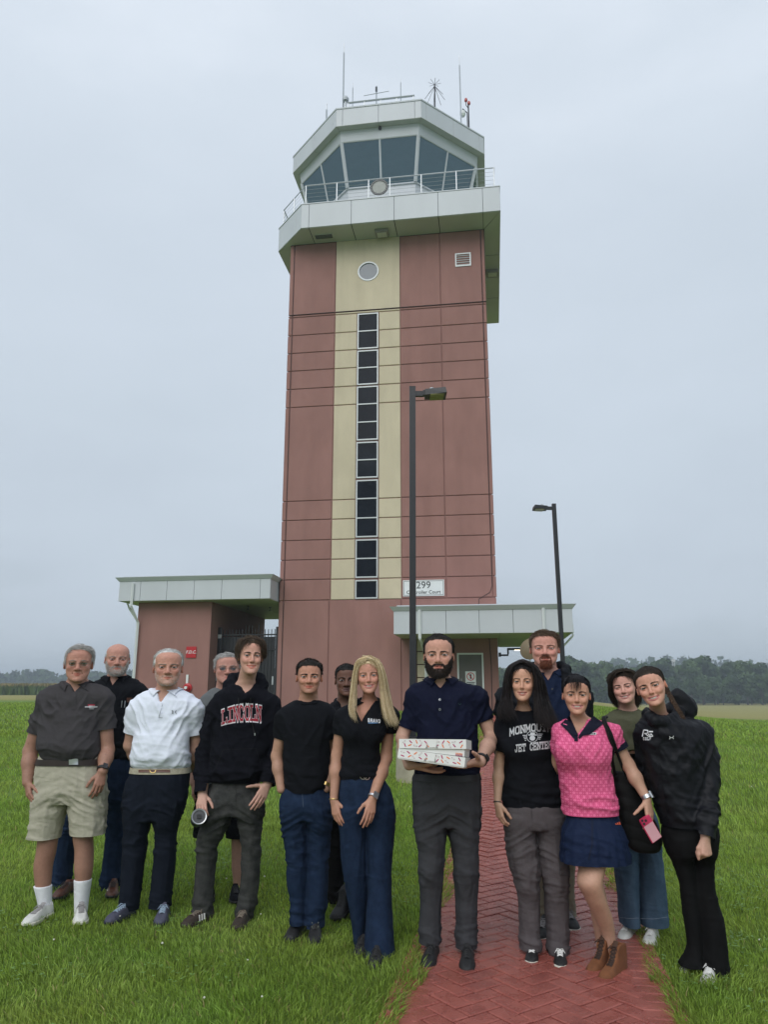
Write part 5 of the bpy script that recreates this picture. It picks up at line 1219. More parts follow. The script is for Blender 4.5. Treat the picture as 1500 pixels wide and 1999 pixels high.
def patch_px(A, B, C, D_, nu=6, nv=6): return (nu, nv, lambda u, v: tuple((np.array(A) * (1 - u) + np.array(B) * u) * (1 - v) + (np.array(D_) * (1 - u) + np.array(C) * u) * v))
def disc_px(x, y, rx, ry=None, n=12): return (2, n, lambda u, v, ry=ry or rx: (x + rx * u * math.cos(2 * math.pi * v), y + ry * u * math.sin(2 * math.pi * v)))
def ring_px(x, y, r, w, n=18): return (1, n, lambda u, v: (x + (r - w * u) * math.cos(2 * math.pi * v), y + (r - w * u) * math.sin(2 * math.pi * v)))
def cloth(name, col, rough=.85, var=.10, bump=.25, bs=500, sheen=0.0, spec=.10, scale=14, col2=None, wr=.34):
    new = name not in MATS; m = mat(name, col, rough, var, scale, bump, bs, sheen=sheen, spec=spec, col2=col2)
    if new:
        n, l = m.node_tree.nodes, m.node_tree.links; b = n['Principled BSDF']; old = b.inputs['Normal'].links[0].from_node; g = n.new('ShaderNodeNewGeometry'); last = None
        for st, sc, dist in (((1.0, .6, .35), 13, .022), ((.35, .4, 1.0), 16, .018)):
            mp = n.new('ShaderNodeMapping'); mp.inputs['Scale'].default_value = st; mp.inputs['Rotation'].default_value = (0, .5 if sc == 13 else -.25, 0); l.new(g.outputs['Position'], mp.inputs[0]); t = n.new('ShaderNodeTexNoise'); t.inputs['Scale'].default_value = sc; t.inputs['Detail'].default_value = 2.5; t.inputs['Distortion'].default_value = .8; l.new(mp.outputs[0], t.inputs['Vector'])
            ab = n.new('ShaderNodeMath'); ab.operation = 'PINGPONG'; ab.inputs[1].default_value = .5; l.new(t.outputs['Fac'], ab.inputs[0]); bp = n.new('ShaderNodeBump'); bp.inputs['Strength'].default_value = wr; bp.inputs['Distance'].default_value = dist; l.new(ab.outputs[0], bp.inputs['Height'])
            if last is not None: l.new(last.outputs[0], bp.inputs['Normal'])
            last = bp
        l.new(last.outputs[0], old.inputs['Normal'])
    return m
def fold_top(V, Q, D, kind, seed, zt, zb, cx):
    N = vnormals(V, Q); t = np.clip((V[:, 2] - zb) / (zt - zb), 0, 1); sg = np.sign(V[:, 0] - cx); c = .75
    A = folds(V, [[.9, .2, .55], [0, .35, 0], [-.12, 0, .30]], 17, seed); B = folds(V, [[.9, .2, -.55], [0, .35, 0], [.12, 0, .30]], 17, seed + 7)
    w = .5 + .5 * np.tanh((V[:, 0] - cx) / .06); diag = A * (1 - w) + B * w
    hor = folds(V, [[.22, .22, 0], [0, .25, .1], [.10, 0, 1.0]], 19, seed + 20)
    lowm = np.exp(-((t - .10) / .16) ** 2); arm = np.exp(-((t - .62) / .22) ** 2); msk = .35 + .65 * vn3(V * 5, seed + 2)
    amp = {'tee': (.024, .018), 'polo': (.024, .019), 'hood': (.030, .030), 'jacket': (.026, .020), 'tight': (.013, .012)}[kind]
    d = amp[0] * diag * (.35 + .9 * arm + .5 * lowm) * msk + amp[1] * hor * (.25 + 1.0 * lowm) * msk
    if kind == 'jacket': d += .012 * folds(V, [[.8, .2, .5], [.1, .3, 0], [-.10, 0, .22]], 26, seed + 33, .9) * (.4 + .6 * vn3(V * 7, 4))
    return V + N * d[:, None]
def fold_leg(V, Q, kind, seed, ztop, zk, zhem, cx):
    N = vnormals(V, Q); z = V[:, 2]; kn = np.exp(-((z - zk) / .09) ** 2); hm = np.exp(-((z - zhem - .06) / .08) ** 2) * (z > zhem); cr = np.exp(-((z - (ztop - .26)) / .12) ** 2)
    ring = folds(V, [[.35, .3, .12], [0, .3, .12], [.16, .1, 1.0]], 21, seed); ver = folds(V, [[1, .3, .05], [.3, 1, .0], [0, 0, .10]], 16, seed + 5)
    sg = np.tanh((V[:, 0] - cx) / .05); P2 = V.copy(); P2[:, 2] += .55 * np.abs(V[:, 0] - cx); rad = folds(P2, [[.25, .2, 0], [0, .2, 0], [0, .1, 1.0]], 24, seed + 9)
    a = {'jeans': (.017, .014, .014), 'slack': (.015, .015, .016), 'short': (.010, .012, .016), 'legging': (.008, .004, .004), 'flare': (.005, .013, .006)}[kind]; msk = .45 + .55 * vn3(V * 6, seed + 1)
    d = a[0] * ring * (.18 + 1.0 * kn + 1.3 * hm) * msk + a[1] * ver * .5 + a[2] * rad * cr
    return V + N * d[:, None]
def tube_np(P, r, n=8, closed=False):
    mb = MB(); mb.tube([tuple(p) for p in P], r, n); return np.array(mb.V), mb.F
def obj_mb(name, mb, m, parent, base, smooth=True):
    mb.V = [tuple(np.array(v) - base) for v in mb.V]; return mb.build(name, m, parent, smooth=smooth)
def ring_loft(rows, z0, z1, grow, name, m, parent, base, n=72, ne=2.4, th=.004, seg=1):
    R_ = np.array(sorted(rows), float); V = []
    for q in range(seg + 1):
        z = z0 + (z1 - z0) * q / seg; cx, cy, a, b = [float(pchip(R_[:, 0], R_[:, i], np.array([z]))[0]) for i in (1, 2, 3, 4)]
        for k in range(n):
            t = 2 * math.pi * k / n; c, s = math.cos(t), math.sin(t); V.append((cx + (a + grow) * math.copysign(abs(c) ** (2 / ne), c), cy + (b + grow) * math.copysign(abs(s) ** (2 / ne), s), z))
    Q = [(q * n + k, q * n + (k + 1) % n, (q + 1) * n + (k + 1) % n, (q + 1) * n + k) for q in range(seg) for k in range(n)]
    me = mesh_np(name, np.array(V) - base, np.array(Q), False); o = link(name, me, m, parent); so = o.modifiers.new('thickness', 'SOLIDIFY'); so.thickness = th; so.offset = -1; return o
# ---- shoes, local frame: x across, y towards the toe, z up; length 1 from heel to toe
_SH = {}
def shoe_meshes(kind):
    if kind in _SH: return _SH[kind]
    boot = kind == 'boot'; hi = .57 if boot else (.30 if kind != 'canvas' else .27); th = .085 if kind in ('runner', 'boot', 'chunky') else .075
    h = .016
    sole_rows = [(.0, .5)]
    def outline(y): return np.interp(y, [0, .06, .2, .4, .55, .72, .86, .95, 1.0], [.07, .125, .140, .130, .150, .170, .155, .105, .03])
    def off(y): return np.interp(y, [0, .5, 1], [0, .0, .012])
    def topz(y): return np.interp(y, [0, .04, .15, .30, .40, .46, .52, .60, .74, .86, .95, 1.0], [.42, .55, .57, .56, .50, .40, .31, .255, .21, .18, .14, .09]) if boot else np.interp(y, [0, .04, .15, .3, .36, .44, .52, .62, .74, .86, .95, 1.0], [.24, hi, hi + .01, hi - .02, hi - .02, hi - .05 if boot else hi - .03, .28 if boot else .245, .23, .20, .175, .135, .09]) 
    g = Grid((-.24, -.06, -.03), (.24, 1.06, .62), h); x, y, z = g.ax[0][:, None, None], g.ax[1][None, :, None], g.ax[2][None, None, :]
    w = outline(y) - .012; zz = np.clip((z - th) / np.maximum(topz(y) - th, .02), 0, 1.4); wz = w * (1 - .42 * zz ** 1.7) * np.where(y < .36, 1 - .10 * zz, 1); wz = np.where((y < .44) & (z > .2), np.maximum(np.minimum(wz, .115), .10 if boot else 0), wz)
    d = np.maximum(np.abs(x) - wz, np.maximum(z - topz(y), th * .6 - z)); d = np.maximum(d, np.maximum(-y + .01, y - .99)); d = np.broadcast_to(d, g.D.shape).copy()
    hole = np.maximum(np.sqrt((x / .078) ** 2 + ((y - .17) / .125) ** 2) - 1, -(z - hi + .09)) * .08; d = np.maximum(d, -hole); g.D = d.astype(np.float32); V, Q = g.mesh(); V = lap(V, Q, 3, .5)
    g = Grid((-.24, -.06, -.03), (.24, 1.06, .2), h); x, y, z = g.ax[0][:, None, None], g.ax[1][None, :, None], g.ax[2][None, None, :]
    ht = th + (.03 if kind == 'canvas' else 0) * smooth01((y - .8) / .1) ; toe = .03 * smooth01((y - .85) / .15) if kind in ('runner', 'chunky') else 0 * y
    d = np.maximum(np.abs(x) - outline(y) * (1.03 if kind != 'boot' else 1.06), np.maximum(z - ht, toe - z)); d = np.maximum(d, np.maximum(-y - .01, y - 1.005)); g.D = np.broadcast_to(d, g.D.shape).astype(np.float32).copy(); Vs, Qs = g.mesh(); Vs = lap(Vs, Qs, 2, .5)
    # laces
    mb = MB(); rows = np.linspace(.44, .70, 5) if not boot else np.linspace(.40, .64, 7)
    for k, yy in enumerate(rows):
        for a, b in ((-1, 1), (1, -1)):
            y2 = rows[min(k + 1, len(rows) - 1)] if k < len(rows) - 1 else yy
            P = [(a * .062, y2, topz(y2) + .002), (0, (yy + y2) / 2, topz((yy + y2) / 2) + .026), (b * .062, yy, topz(yy) + .002)]; mb.tube(P, .011, 5)
    for sx in (-1, 1): mb.tube([(0, rows[0], topz(rows[0]) + .03), (sx * .06, rows[0] + .02, topz(rows[0]) + .05), (sx * .115, rows[0] + .09, topz(rows[0]) - .02), (sx * .05, rows[0] + .03, topz(rows[0]) + .03)], .009, 5)
    Vt, Qt = P_tongue(rows, topz)
    _SH[kind] = ((V, Q), (Vs, Qs), (np.array(mb.V), mb.F), (Vt, Qt)); return _SH[kind]
def P_tongue(rows, topz):
    V = []; n = 9
    for yy in np.linspace(rows[0] - .12, rows[-1] + .03, 8):
        for t in np.linspace(-1, 1, n): V.append((t * .055, yy, topz(max(yy, .3)) + .016 * (1 - t * t) - (.0 if yy > rows[0] else (-.05 * (rows[0] - yy) / .12))))
    Q = [(i * n + j, i * n + j + 1, (i + 1) * n + j + 1, (i + 1) * n + j) for i in range(7) for j in range(n - 1)]; return np.array(V), np.array(Q)
def add_shoe(p, heel, toe, kind, cols, parent, base, gz, L=None, sink=0.0):
    """heel and toe are points on the ground"""
    U, S_, La, To = shoe_meshes(kind); heel, toe = np.array(heel, float), np.array(toe, float); d = toe - heel; L = L or np.hypot(d[0], d[1]); a = math.atan2(d[0], d[1])
    def tr(V):
        V = np.asarray(V) * L; c, s = math.cos(a), math.sin(a); return np.stack([heel[0] + V[:, 0] * c + V[:, 1] * s, heel[1] - V[:, 0] * s + V[:, 1] * c, gz - sink + V[:, 2]], 1) - base
    sh = link('shoe' if kind != 'boot' else 'boot', mesh_np('shoe', tr(U[0]), U[1]), cols[0], parent); link('sole', mesh_np('sole', tr(S_[0]), S_[1]), cols[1], sh)
    me = bpy.data.meshes.new('laces'); me.from_pydata([tuple(v) for v in tr(La[0])], [], La[1]); me.update(); link('laces', me, cols[2], sh)
    link('tongue', mesh_np('tongue', tr(To[0]), To[1]), cols[3] if len(cols) > 3 else cols[0], sh)
    return sh, tr
def polo_collar(s, D, base, parent, bvh, m, cx, yb, rpx, vpx, tips, zback=.045, th0=.30, m_in=None):
    """standing collar folded over; front is towards the camera"""
    k = px_m(cx, yb, D); rx = rpx * k; ry = rx * 1.02; c = at_y(cx, yb, D + .015); zf = at_y(cx, vpx, D - ry)[2]; zb = c[2] + zback; n = 44
    V = []; tl = [at_y(*t, D - ry - .02) for t in tips]
    for i in range(n + 1):
        th = th0 + (2 * math.pi - 2 * th0) * i / n; fr = (1 + math.cos(th)) / 2; z = zb + (zf + .035 - zb) * fr ** 1.3; ex = math.exp(-((min(th, 2 * math.pi - th) - th0) / .45) ** 2)
        rr = 1 + .0 * fr; px, py = math.sin(th), -math.cos(th)
        V.append((c[0] + px * (rx + .001), c[1] + py * (ry + .001), z - .03)); V.append((c[0] + px * (rx + .004), c[1] + py * (ry + .004), z)); V.append((c[0] + px * (rx + .013), c[1] + py * (ry + .013), z + .001))
        lo = np.array([c[0] + px * (rx + .036), c[1] + py * (ry + .034), z - .036]); tip = tl[0] if th > math.pi else tl[1]; lo = lo * (1 - ex * .9) + np.array(tip) * ex * .9; up_ = np.array(V[-1])
        for q_ in (.3, .65, 1.0): md = up_ * (1 - q_) + lo * q_ + np.array([px * .007, py * .007, .005]) * (1 - q_); V.append(tuple(md))
    V = np.array(V); keep = np.zeros(len(V), bool); keep[3::6] = True; keep[4::6] = True; keep[5::6] = True; V[keep] = push_out(V[keep], bvh, .008)
    Q = np.array([(i * 6 + j, (i + 1) * 6 + j, (i + 1) * 6 + j + 1, i * 6 + j + 1) for i in range(n) for j in range(5)]); o = link('collar', mesh_np('collar', V - base, Q), m, parent); so = o.modifiers.new('thickness', 'SOLIDIFY'); so.thickness = .003; so.offset = 0; return o
def glasses(h, s, parent, base, col=(.10, .09, .08), rim=.0012, tint=(.55, .5, .47)):
    m = mat('glasses_metal', (.25, .22, .18), .35, .05, metal=.6); ml = glass_mat('glasses_lens_' + s['key'], tint, .08); e = []
    mb = MB()
    for sx in (-1, 1):
        P = [h.w(((.145 + .082 * math.cos(t)) * sx, .418 - .03 * abs(math.cos(t)) * (math.cos(t) > 0), .488 + .058 * math.sin(t) - (.006 * math.cos(2 * t)))) for t in np.linspace(0, 2 * math.pi, 19)]; mb.tube(P, rim, 5)
        mb.tube([h.w((.226 * sx, .39, .51)), h.w((.31 * sx, .27, .512)), h.w((.362 * sx, -.02, .505)), h.w((.35 * sx, -.09, .46))], rim, 5)
        me = bpy.data.meshes.new('lens'); me.from_pydata([tuple(p - base) for p in P[:-1]], [], [tuple(range(18))]); me.update(); e.append(me)
    mb.tube([h.w((-.064, .418, .505)), h.w((0, .432, .515)), h.w((.064, .418, .505))], rim, 5)
    o = obj_mb('glasses', mb, m, parent, base)
    for me in e: link('lens', me, ml, o)
    return o
def watch(wp, dirv, r, m, mf, parent, base, face_dir, name='watch', w=.018):
    d = np.array(dirv, float); d /= np.linalg.norm(d); mb = MB(); mb.lathe([(r, -w / 2), (r + .004, -w / 2), (r + .004, w / 2), (r, w / 2), (r, -w / 2)], n=18)
    z = d; x = np.cross(z, [0, 0, 1.0]) if abs(z[2]) < .9 else np.cross(z, [1., 0, 0]); x /= np.linalg.norm(x); y = np.cross(z, x); Rm = np.stack([x, y, z], 1); mb.V = [tuple(np.array(v) @ Rm.T + wp) for v in mb.V]; o = obj_mb(name, mb, m, parent, base)
    if mf is not None:
        f = np.array(face_dir, float); f -= d * (f @ d); f /= np.linalg.norm(f); s_ = np.cross(d, f); mb = MB(); mb.box(-.016, .016, -.019, .019, 0, .009); Rm = np.stack([s_, d, f], 1); mb.V = [tuple(np.array(v) @ Rm.T + wp + f * (r + .002)) for v in mb.V]; obj_mb('watch_face', mb, mf, o, base, False)
    return o
# ---- a whole person
PEOPLE = {}
def person(s):
    D = s['D']; key = s['key']; rows = s['top']['rows']; mid = rows[len(rows) // 2]; bx = at_y((mid[1] + mid[2]) / 2, mid[0], D)[0]; gz = float(ground_z(bx, D)); base = np.array([bx, D, gz])
    e = empty('person', tuple(base)); tag(e, s['label'], 'person', 'group photo in front of the tower'); s['e'] = e; s['base'] = base; s['gz'] = gz
    h = make_head(s, D, base); s['h'] = h
    body = Joined(); body.add(h.w(h.V), h.Q, h.Cc); sk = np.array(s['skin']); sa = np.array(s.get('skin_arm', sk))
    T = rows_m(rows, D); s['T'] = T; ne = s['top'].get('ne', 2.4)
    # bust under the shirt
    nb = at_y(*s['neck'][:2], D + .03); nr = s['neck'][2] * px_m(*s['neck'][:2], D)
    T2 = [r_ for r_ in T if r_[0] > T[0][0] - .30]; V, Q = field_mesh([('U', P_loft(T2, ne, s['top'].get('inset', -.018)), 0), ('U', P_rc(nb - np.array([0, 0, .02]), h.w((0, -.10, .16)), nr * 1.06, nr), .05)], .009); nz_ = (1 + .10 * (vn3(V * 20, 2) - .5))[:, None]
    Cb = sk * np.array(s.get('chest', (1.0, .93, .90))) * nz_; body.add(V, Q, Cb); BU = (V, Q)
    # arms
    arms = []
    for A in s.get('arms', []):
        P = [at_y(p[0], p[1], D + p[2]) for p in A['p']]; k = px_m(A['p'][1][0], A['p'][1][1], D); R_ = [r_ * k for r_ in A['r']]; A['P'], A['R'], A['k'] = P, R_, k; arms.append(A)
        if A.get('skin', True):
            ops = []; i0 = A.get('from', 0)
            if i0 == 0: ops.append(('U', P_rc(P[0] * .55 + P[1] * .45, P[1], R_[0] * .96, R_[1]), 0))
            m_ = P[1] * .62 + P[2] * .38; ops += [('U', P_rc(P[1], m_, R_[1], R_[1] * 1.0), .02), ('U', P_rc(m_, P[2], R_[1] * 1.0, R_[2]), .03)]
            hd = A.get('hand')
            if hd:
                tip = at_y(hd['tip'][0], hd['tip'][1], D + hd['tip'][2]); f = tip - P[2]; hp = hand_prims(P[2], f, hd['n'], hd['th'], hd.get('sc', 1.0), hd.get('curl', (20, 30, 20)), hd.get('spread', 4), hd.get('tc', (38, 12, 10)), hd.get('fing')); ops += [('U', q, k_) for q, k_ in hp]
            V, Q = field_mesh(ops, .0042); C = sa * (1 + .18 * (vn3(V * 16, 5) - .5) + .10 * (vn3(V * 60, 6) - .5))[:, None]
            if hd:
                dd = np.clip(((V - P[2]) @ (f / np.linalg.norm(f))) / .18, 0, 1)[:, None]; C = C * (1 - .35 * dd * np.array([0, .35, .35]))
                if s.get('age'): C = C * (1 - .22 * (vn3(V * 110, 8) > .86))[:, None]
            body.add(V, Q, C)
    # bare legs
    for Lg in s.get('skin_legs', []):
        Rr = rows_m(Lg, D, bdef=1.08); V, Q = field_mesh([('U', P_loft(Rr, 2.0), 0)], .007, sm=2); C = sa * s.get('legtone', 1.0) * (1 + .22 * (vn3(V * 13, 5) - .5) + .08 * (vn3(V * 70, 6) - .5))[:, None]; body.add(V, Q, C)
    bo = body.out('body', M_SKIN, e, base); s['bo'] = bo
    add_eyes(h, s, bo, base)
    J = Joined()
    if 'hair' in s and s['hair'].get('n', 1): short_hair(h, s, J)
    if 'locks' in s: s['locks'](h, s, J, D)
    J.out('hair', M_HAIR, e, base)
    J = Joined(); brows(h, s, J); J.out('eyebrows', M_HAIR, bo, base)
    if 'beard' in s: J = Joined(); beard(h, s, J); J.out('beard', M_HAIR, e, base)
    # top garment
    t = s['top']; ends = []; ops = [('U', P_loft(longer(T), ne), 0)]
    for q in t.get('extra', []):
        c = at_y(q[0], q[1], D + q[2]); ops.append(('U', P_ell(c, q[3]), q[4] if len(q) > 4 else .06))
    for pts, rpx, kk_ in t.get('rcs', []):
        Pp = [at_y(q[0], q[1], D + q[2]) for q in pts]; rm_ = rpx * px_m(pts[0][0], pts[0][1], D)
        for a_, b_ in zip(Pp[:-1], Pp[1:]): ops.append(('U', P_rc(a_, b_, rm_, rm_), kk_))
    for A in arms:
        sl = A.get('sleeve')
        if not sl: continue
        P, k = A['P'], A['k']; r0, r1 = sl['r'][0] * k, sl['r'][-1] * k
        if 'end' in sl: E_ = at_y(sl['end'][0], sl['end'][1], D + sl['end'][2]); ab_ = P[1] - P[0]; tt_ = float((E_ - P[0]) @ ab_ / (ab_ @ ab_)); E_ = (P[0] + ab_ * tt_) * .7 + E_ * .3; r1 = max(r1, A['R'][1] + .010); ends.append((E_, ab_ / np.linalg.norm(ab_))); n_e = ab_ / np.linalg.norm(ab_); ops += [('U', P_ell(P[0], r0 * 1.0), .05), ('U', P_cyl(P[0], E_ + n_e * .03, r0, r1), .04)]
        else:
            rm = sl['r'][1] * k; ops += [('U', P_ell(P[0], r0), .05), ('U', P_rc(P[0], P[1], r0, rm), .02), ('U', P_cyl(P[1], P[2] + (P[2] - P[1]) * .12, rm, r1), .012), ('U', P_ell(P[1], rm), .012)]; ends.append((P[2], (P[2] - P[1]) / np.linalg.norm(P[2] - P[1])))
    nk = t.get('neck', {})
    if 'hole' in nk: x_, y_, r_ = nk['hole']; c = at_y(x_, y_, D + .01); kk = px_m(x_, y_, D) * r_; ops.append(('S', P_ell(c + np.array([0, -.012, .03]), (kk, kk * 1.05, kk * .75 + .02)), .01))
    if 'v' in nk:
        vx, vy, hw_, ytop = nk['v']; vb = at_y(vx, vy, D - .08); vt = at_y(vx, ytop, D - .08); wv = hw_ * px_m(vx, ytop, D); sl_ = wv / (vt[2] - vb[2]); n_ = 1 / math.sqrt(1 + sl_ * sl_)
        f = lambda x, y, z, vb=vb, sl_=sl_, n_=n_: np.maximum((np.abs(x - vb[0]) - (z - vb[2]) * sl_) * n_, y - (D - .015)); ops.append(('S', (f, (np.array([vb[0] - wv * 1.4, D - .4, vb[2] - .01]), np.array([vb[0] + wv * 1.4, D + .02, vt[2] + .1]))), .004))
    V, Q = field_mesh(ops, t.get('h', .0085), sm=2); zs = [r_[0] for r_ in T]; V0 = V; V = fold_top(V, Q, D, t.get('kind', 'tee'), s.get('seed', 1), max(zs), min(zs), T[len(T) // 2][1]); w_ = np.ones(len(V))
    for E_, n_ in ends: dl = (V0 - E_) @ n_; w_ = np.where(np.linalg.norm(V0 - E_, axis=1) < .14, np.minimum(w_, np.clip((-dl + .004) / .05, 0, 1) + .05), w_)
    w_ = np.minimum(w_, np.clip((V0[:, 2] - min(zs)) / .03, .15, 1)); V = V0 + (V - V0) * w_[:, None]; V = lap(V, Q, 1, .3); hb = min(T); V, Q = cut_ends(V, Q, [(E_, n_, .085) for E_, n_ in ends] + [(np.array([hb[1], hb[2], hb[0]]), np.array([0, 0, -1.]), max(hb[3], hb[4]) * 1.12 + (.03 if any(len(A.get('sleeve', {}).get('r', ())) == 3 for A in arms) else .06))])
    so = link(t.get('name', 'shirt'), mesh_np('shirt', V - base, Q), t['m'], e); s['so'] = so; s['tb'] = bvh_of(V, Q); s['bb'] = lambda V=V, Q=Q: bvh_of(np.concatenate([V, BU[0]]), np.concatenate([Q, BU[1] + len(V)]))
    # trousers
    b = s['bot']; W = rows_m(b['rows'], D, bdef=.8)
    if t.get('out'): zh_ = min(r_[0] for r_ in T); W = [(z, cx, cy, a - .022 * (z > zh_ - .015), b_ - .022 * (z > zh_ - .015)) for z, cx, cy, a, b_ in W]
    s['W'] = W; ops = [('U', P_loft(W if b.get('legs') else longer(W), 2.4), 0)]; hems = []; lends = []
    if not b.get('legs'): hb = min(W); lends.append((np.array([hb[1], hb[2], hb[0]]), np.array([0, 0, -1.]), .3))
    for Lg in b.get('legs', []):
        Rr = rows_m(Lg, D, bdef=b.get('bd', 1.12)); hems.append(min(r_[0] for r_ in Rr)); hb = min(Rr); lends.append((np.array([hb[1], hb[2], hb[0]]), np.array([0, 0, -1.]), max(hb[3], hb[4]) * 1.1 + .02)); ops.append(('U', P_loft(longer(Rr), b.get('ne', 2.15)), b.get('k', .018)))
    V, Q = field_mesh(ops, .0085, sm=2); zt = max(r_[0] for r_ in W); zh = min(hems) if hems else min(r_[0] for r_ in W); V = fold_leg(V, Q, b.get('kind', 'jeans'), s.get('seed', 1) + 40, zt, zh + (zt - zh) * .46, zh, W[len(W) // 2][1])
    if b.get('pleat'):
        N = vnormals(V, Q); ang = np.arctan2(V[:, 1] - D, V[:, 0] - W[0][1]); tt = np.clip((zt - V[:, 2]) / (zt - zh), 0, 1); V = V + N * (b['pleat'] * tt * ridge((np.sin(ang * 9) + 1) / 2, .7))[:, None]
    V, Q = cut_ends(V, Q, lends)
    po = link(b.get('name', 'trousers'), mesh_np('trousers', V - base, Q), b['m'], e); s['po'] = po; s['pb'] = bvh_of(V, Q)
    for q in s.get('shoes', []):
        def gnd(px):
            dd = depth_at(px[1], gz); return at_y(px[0], px[1], dd)
        toe = gnd(q['toe']); L = q.get('L', .285)
        if 'heel' in q and 'ang' not in q: hd_ = gnd(q['heel']); dv = toe - hd_; a = math.atan2(dv[0], dv[1])
        a = math.radians(q['ang'] - 180) + math.atan2(-toe[0], -toe[1]) if 'ang' in q else a
        heel = toe - np.array([math.sin(a), math.cos(a), 0]) * L; q['obj'], q['tr'] = add_shoe(s, heel, toe, q['kind'], q['cols'], e, base, gz, L, q.get('sink', .0))
    PEOPLE[key] = s
    return s
# ---------------------------------------------------------------- the fourteen people
def leg_rows(*r): return list(r)
C_BLK = cloth('black_cotton', (.0072, .0080, .0108), .85, .12, .3); C_NAVY = cloth('navy_polo_knit', (.0062, .0080, .0230), .8, .1, .3); C_GREY = cloth('charcoal_grey_pique', (.060, .056, .060), .9, .08, .45, 600)
C_KHAKI = cloth('pale_khaki_twill', (.42, .395, .315), .9, .07, .3); C_WHITE = cloth('white_knit', (.72, .76, .86), .8, .03, .15, wr=.14); C_DENIM = cloth('dark_blue_denim', (.010, .019, .042), .85, .3, .4, 380, scale=20, col2=(.017, .032, .070)); C_CHAR = cloth('charcoal_stretch_trousers', (.046, .047, .052), .8, .08, .2)
C_LEATH = mat('brown_leather', (.085, .030, .016), .45, .2, 20); C_DKBELT = mat('dark_brown_belt', (.022, .012, .010), .5, .2, 20); C_GOLD = mat('gold_metal', (.62, .45, .17), .3, .05, metal=.9); C_STEEL = mat('steel_metal', (.55, .56, .58), .3, .05, metal=.9); C_RUB = mat('black_rubber', (.012, .012, .013), .55)
C_SOCK = cloth('white_sock', (.70, .71, .74), .95, .04, .25, 220); S_WHT = mat('white_shoe_leather', (.60, .60, .57), .5, .12, 16); S_SOLEW = mat('pale_shoe_sole', (.62, .60, .52), .6, .12, 20); S_BLK = mat('black_shoe', (.012, .012, .013), .6, .2, 20, .3, 300); S_LACEW = mat('white_laces', (.7, .7, .68), .8); S_LACEG = mat('grey_laces', (.26, .25, .25), .8)
DA = depth_at
TEETH1 = dict(smile=.9, teeth=.85, open=.014)

# 1 grey polo, khaki shorts
p1 = person(dict(key='p1', D=5.60, seed=3, age=1, label='older man in glasses wearing grey polo and khaki shorts at far left', head=(153, 1260, 1331, 25.5), rot=(0, 2, 0), neck=(151, 1342, 17), hdy=-.06,
 skin=(.40, .225, .17), red=(.42, .17, .13), ruddy=.9, skin_arm=(.34, .18, .13), legtone=.95, iris=(.06, .06, .06), bags=.4, face=dict(wr=1.0, fat=.05, jaw=1.0, open=.013, nose=1.2, lip=.7, ear=1.15, smile=.05),
 hair=dict(col=(.30, .29, .28), col2=(.62, .61, .60), rec=.10, thick=.032, comb=comb_side(-1), L=.16, lift=.25, n=1500, r=.0012, mess=.5, zmin=.22, root=.6), brow=dict(col=(.28, .26, .24), n=60, th=.012),
 arms=[dict(p=[(90, 1368, 0), (59, 1466, .02), (53, 1527, -.06)], r=[15, 13.5, 9.5], sleeve=dict(r=(18, 17), end=(65, 1430, .01)), hand=dict(tip=(57, 1573, -.12), n=(-.75, -.6, .1), th=(.6, -.8, 0), curl=(22, 38, 25), sc=1.06)),
       dict(p=[(202, 1364, 0), (209, 1464, .01), (200, 1505, -.10)], r=[15, 13, 9.5], sleeve=dict(r=(18, 18), end=(213, 1423, .0)), hand=dict(tip=(184, 1570, -.16), n=(.6, -.8, 0), th=(-.8, -.5, 0), curl=(14, 26, 20), sc=1.06))],
 top=dict(m=C_GREY, kind='polo', name='polo_shirt', rows=[(1331, 128, 174, .07, .01), (1337, 104, 195, .09, .01), (1345, 88, 208, .105, .01), (1360, 78, 214, .12, 0), (1382, 77, 208, .135, 0), (1405, 77, 200, .145, -.01), (1430, 75, 198, .155, -.02), (1455, 73, 199, .165, -.03), (1472, 77, 197, .155, -.02), (1487, 84, 193, .135, -.01)], neck=dict(hole=(151, 1330, 20), v=(146, 1353, 12, 1334))),
 bot=dict(m=C_KHAKI, kind='short', name='shorts', rows=[(1474, 78, 197, .135, -.01), (1490, 72, 201, .145), (1515, 68, 206, .15), (1545, 65, 208, .145), (1568, 63, 209, .13)], legs=[[(1540, 65, 136, .13), (1570, 61, 134, .13), (1605, 57, 124, .125), (1635, 53, 119, .12)], [(1540, 134, 208, .13), (1570, 132, 209, .13), (1600, 134, 207, .125), (1628, 137, 205, .12)]]),
 skin_legs=[[(1610, 70, 114), (1640, 72, 113), (1660, 70, 110), (1690, 65, 103), (1720, 67, 100), (1750, 72, 97), (1790, 77, 98)], [(1610, 141, 184), (1640, 142, 182), (1660, 145, 183), (1690, 144, 182), (1720, 146, 177), (1750, 147, 171), (1790, 145, 168)]],
 shoes=[dict(heel=(100, 1790), toe=(46, 1812), ang=212, kind='runner', cols=(S_WHT, S_SOLEW, S_LACEG, S_LACEG), L=.30), dict(heel=(0, 0), toe=(157, 1809), ang=178, kind='runner', cols=(S_WHT, S_SOLEW, S_LACEG, S_LACEG), L=.30)]))
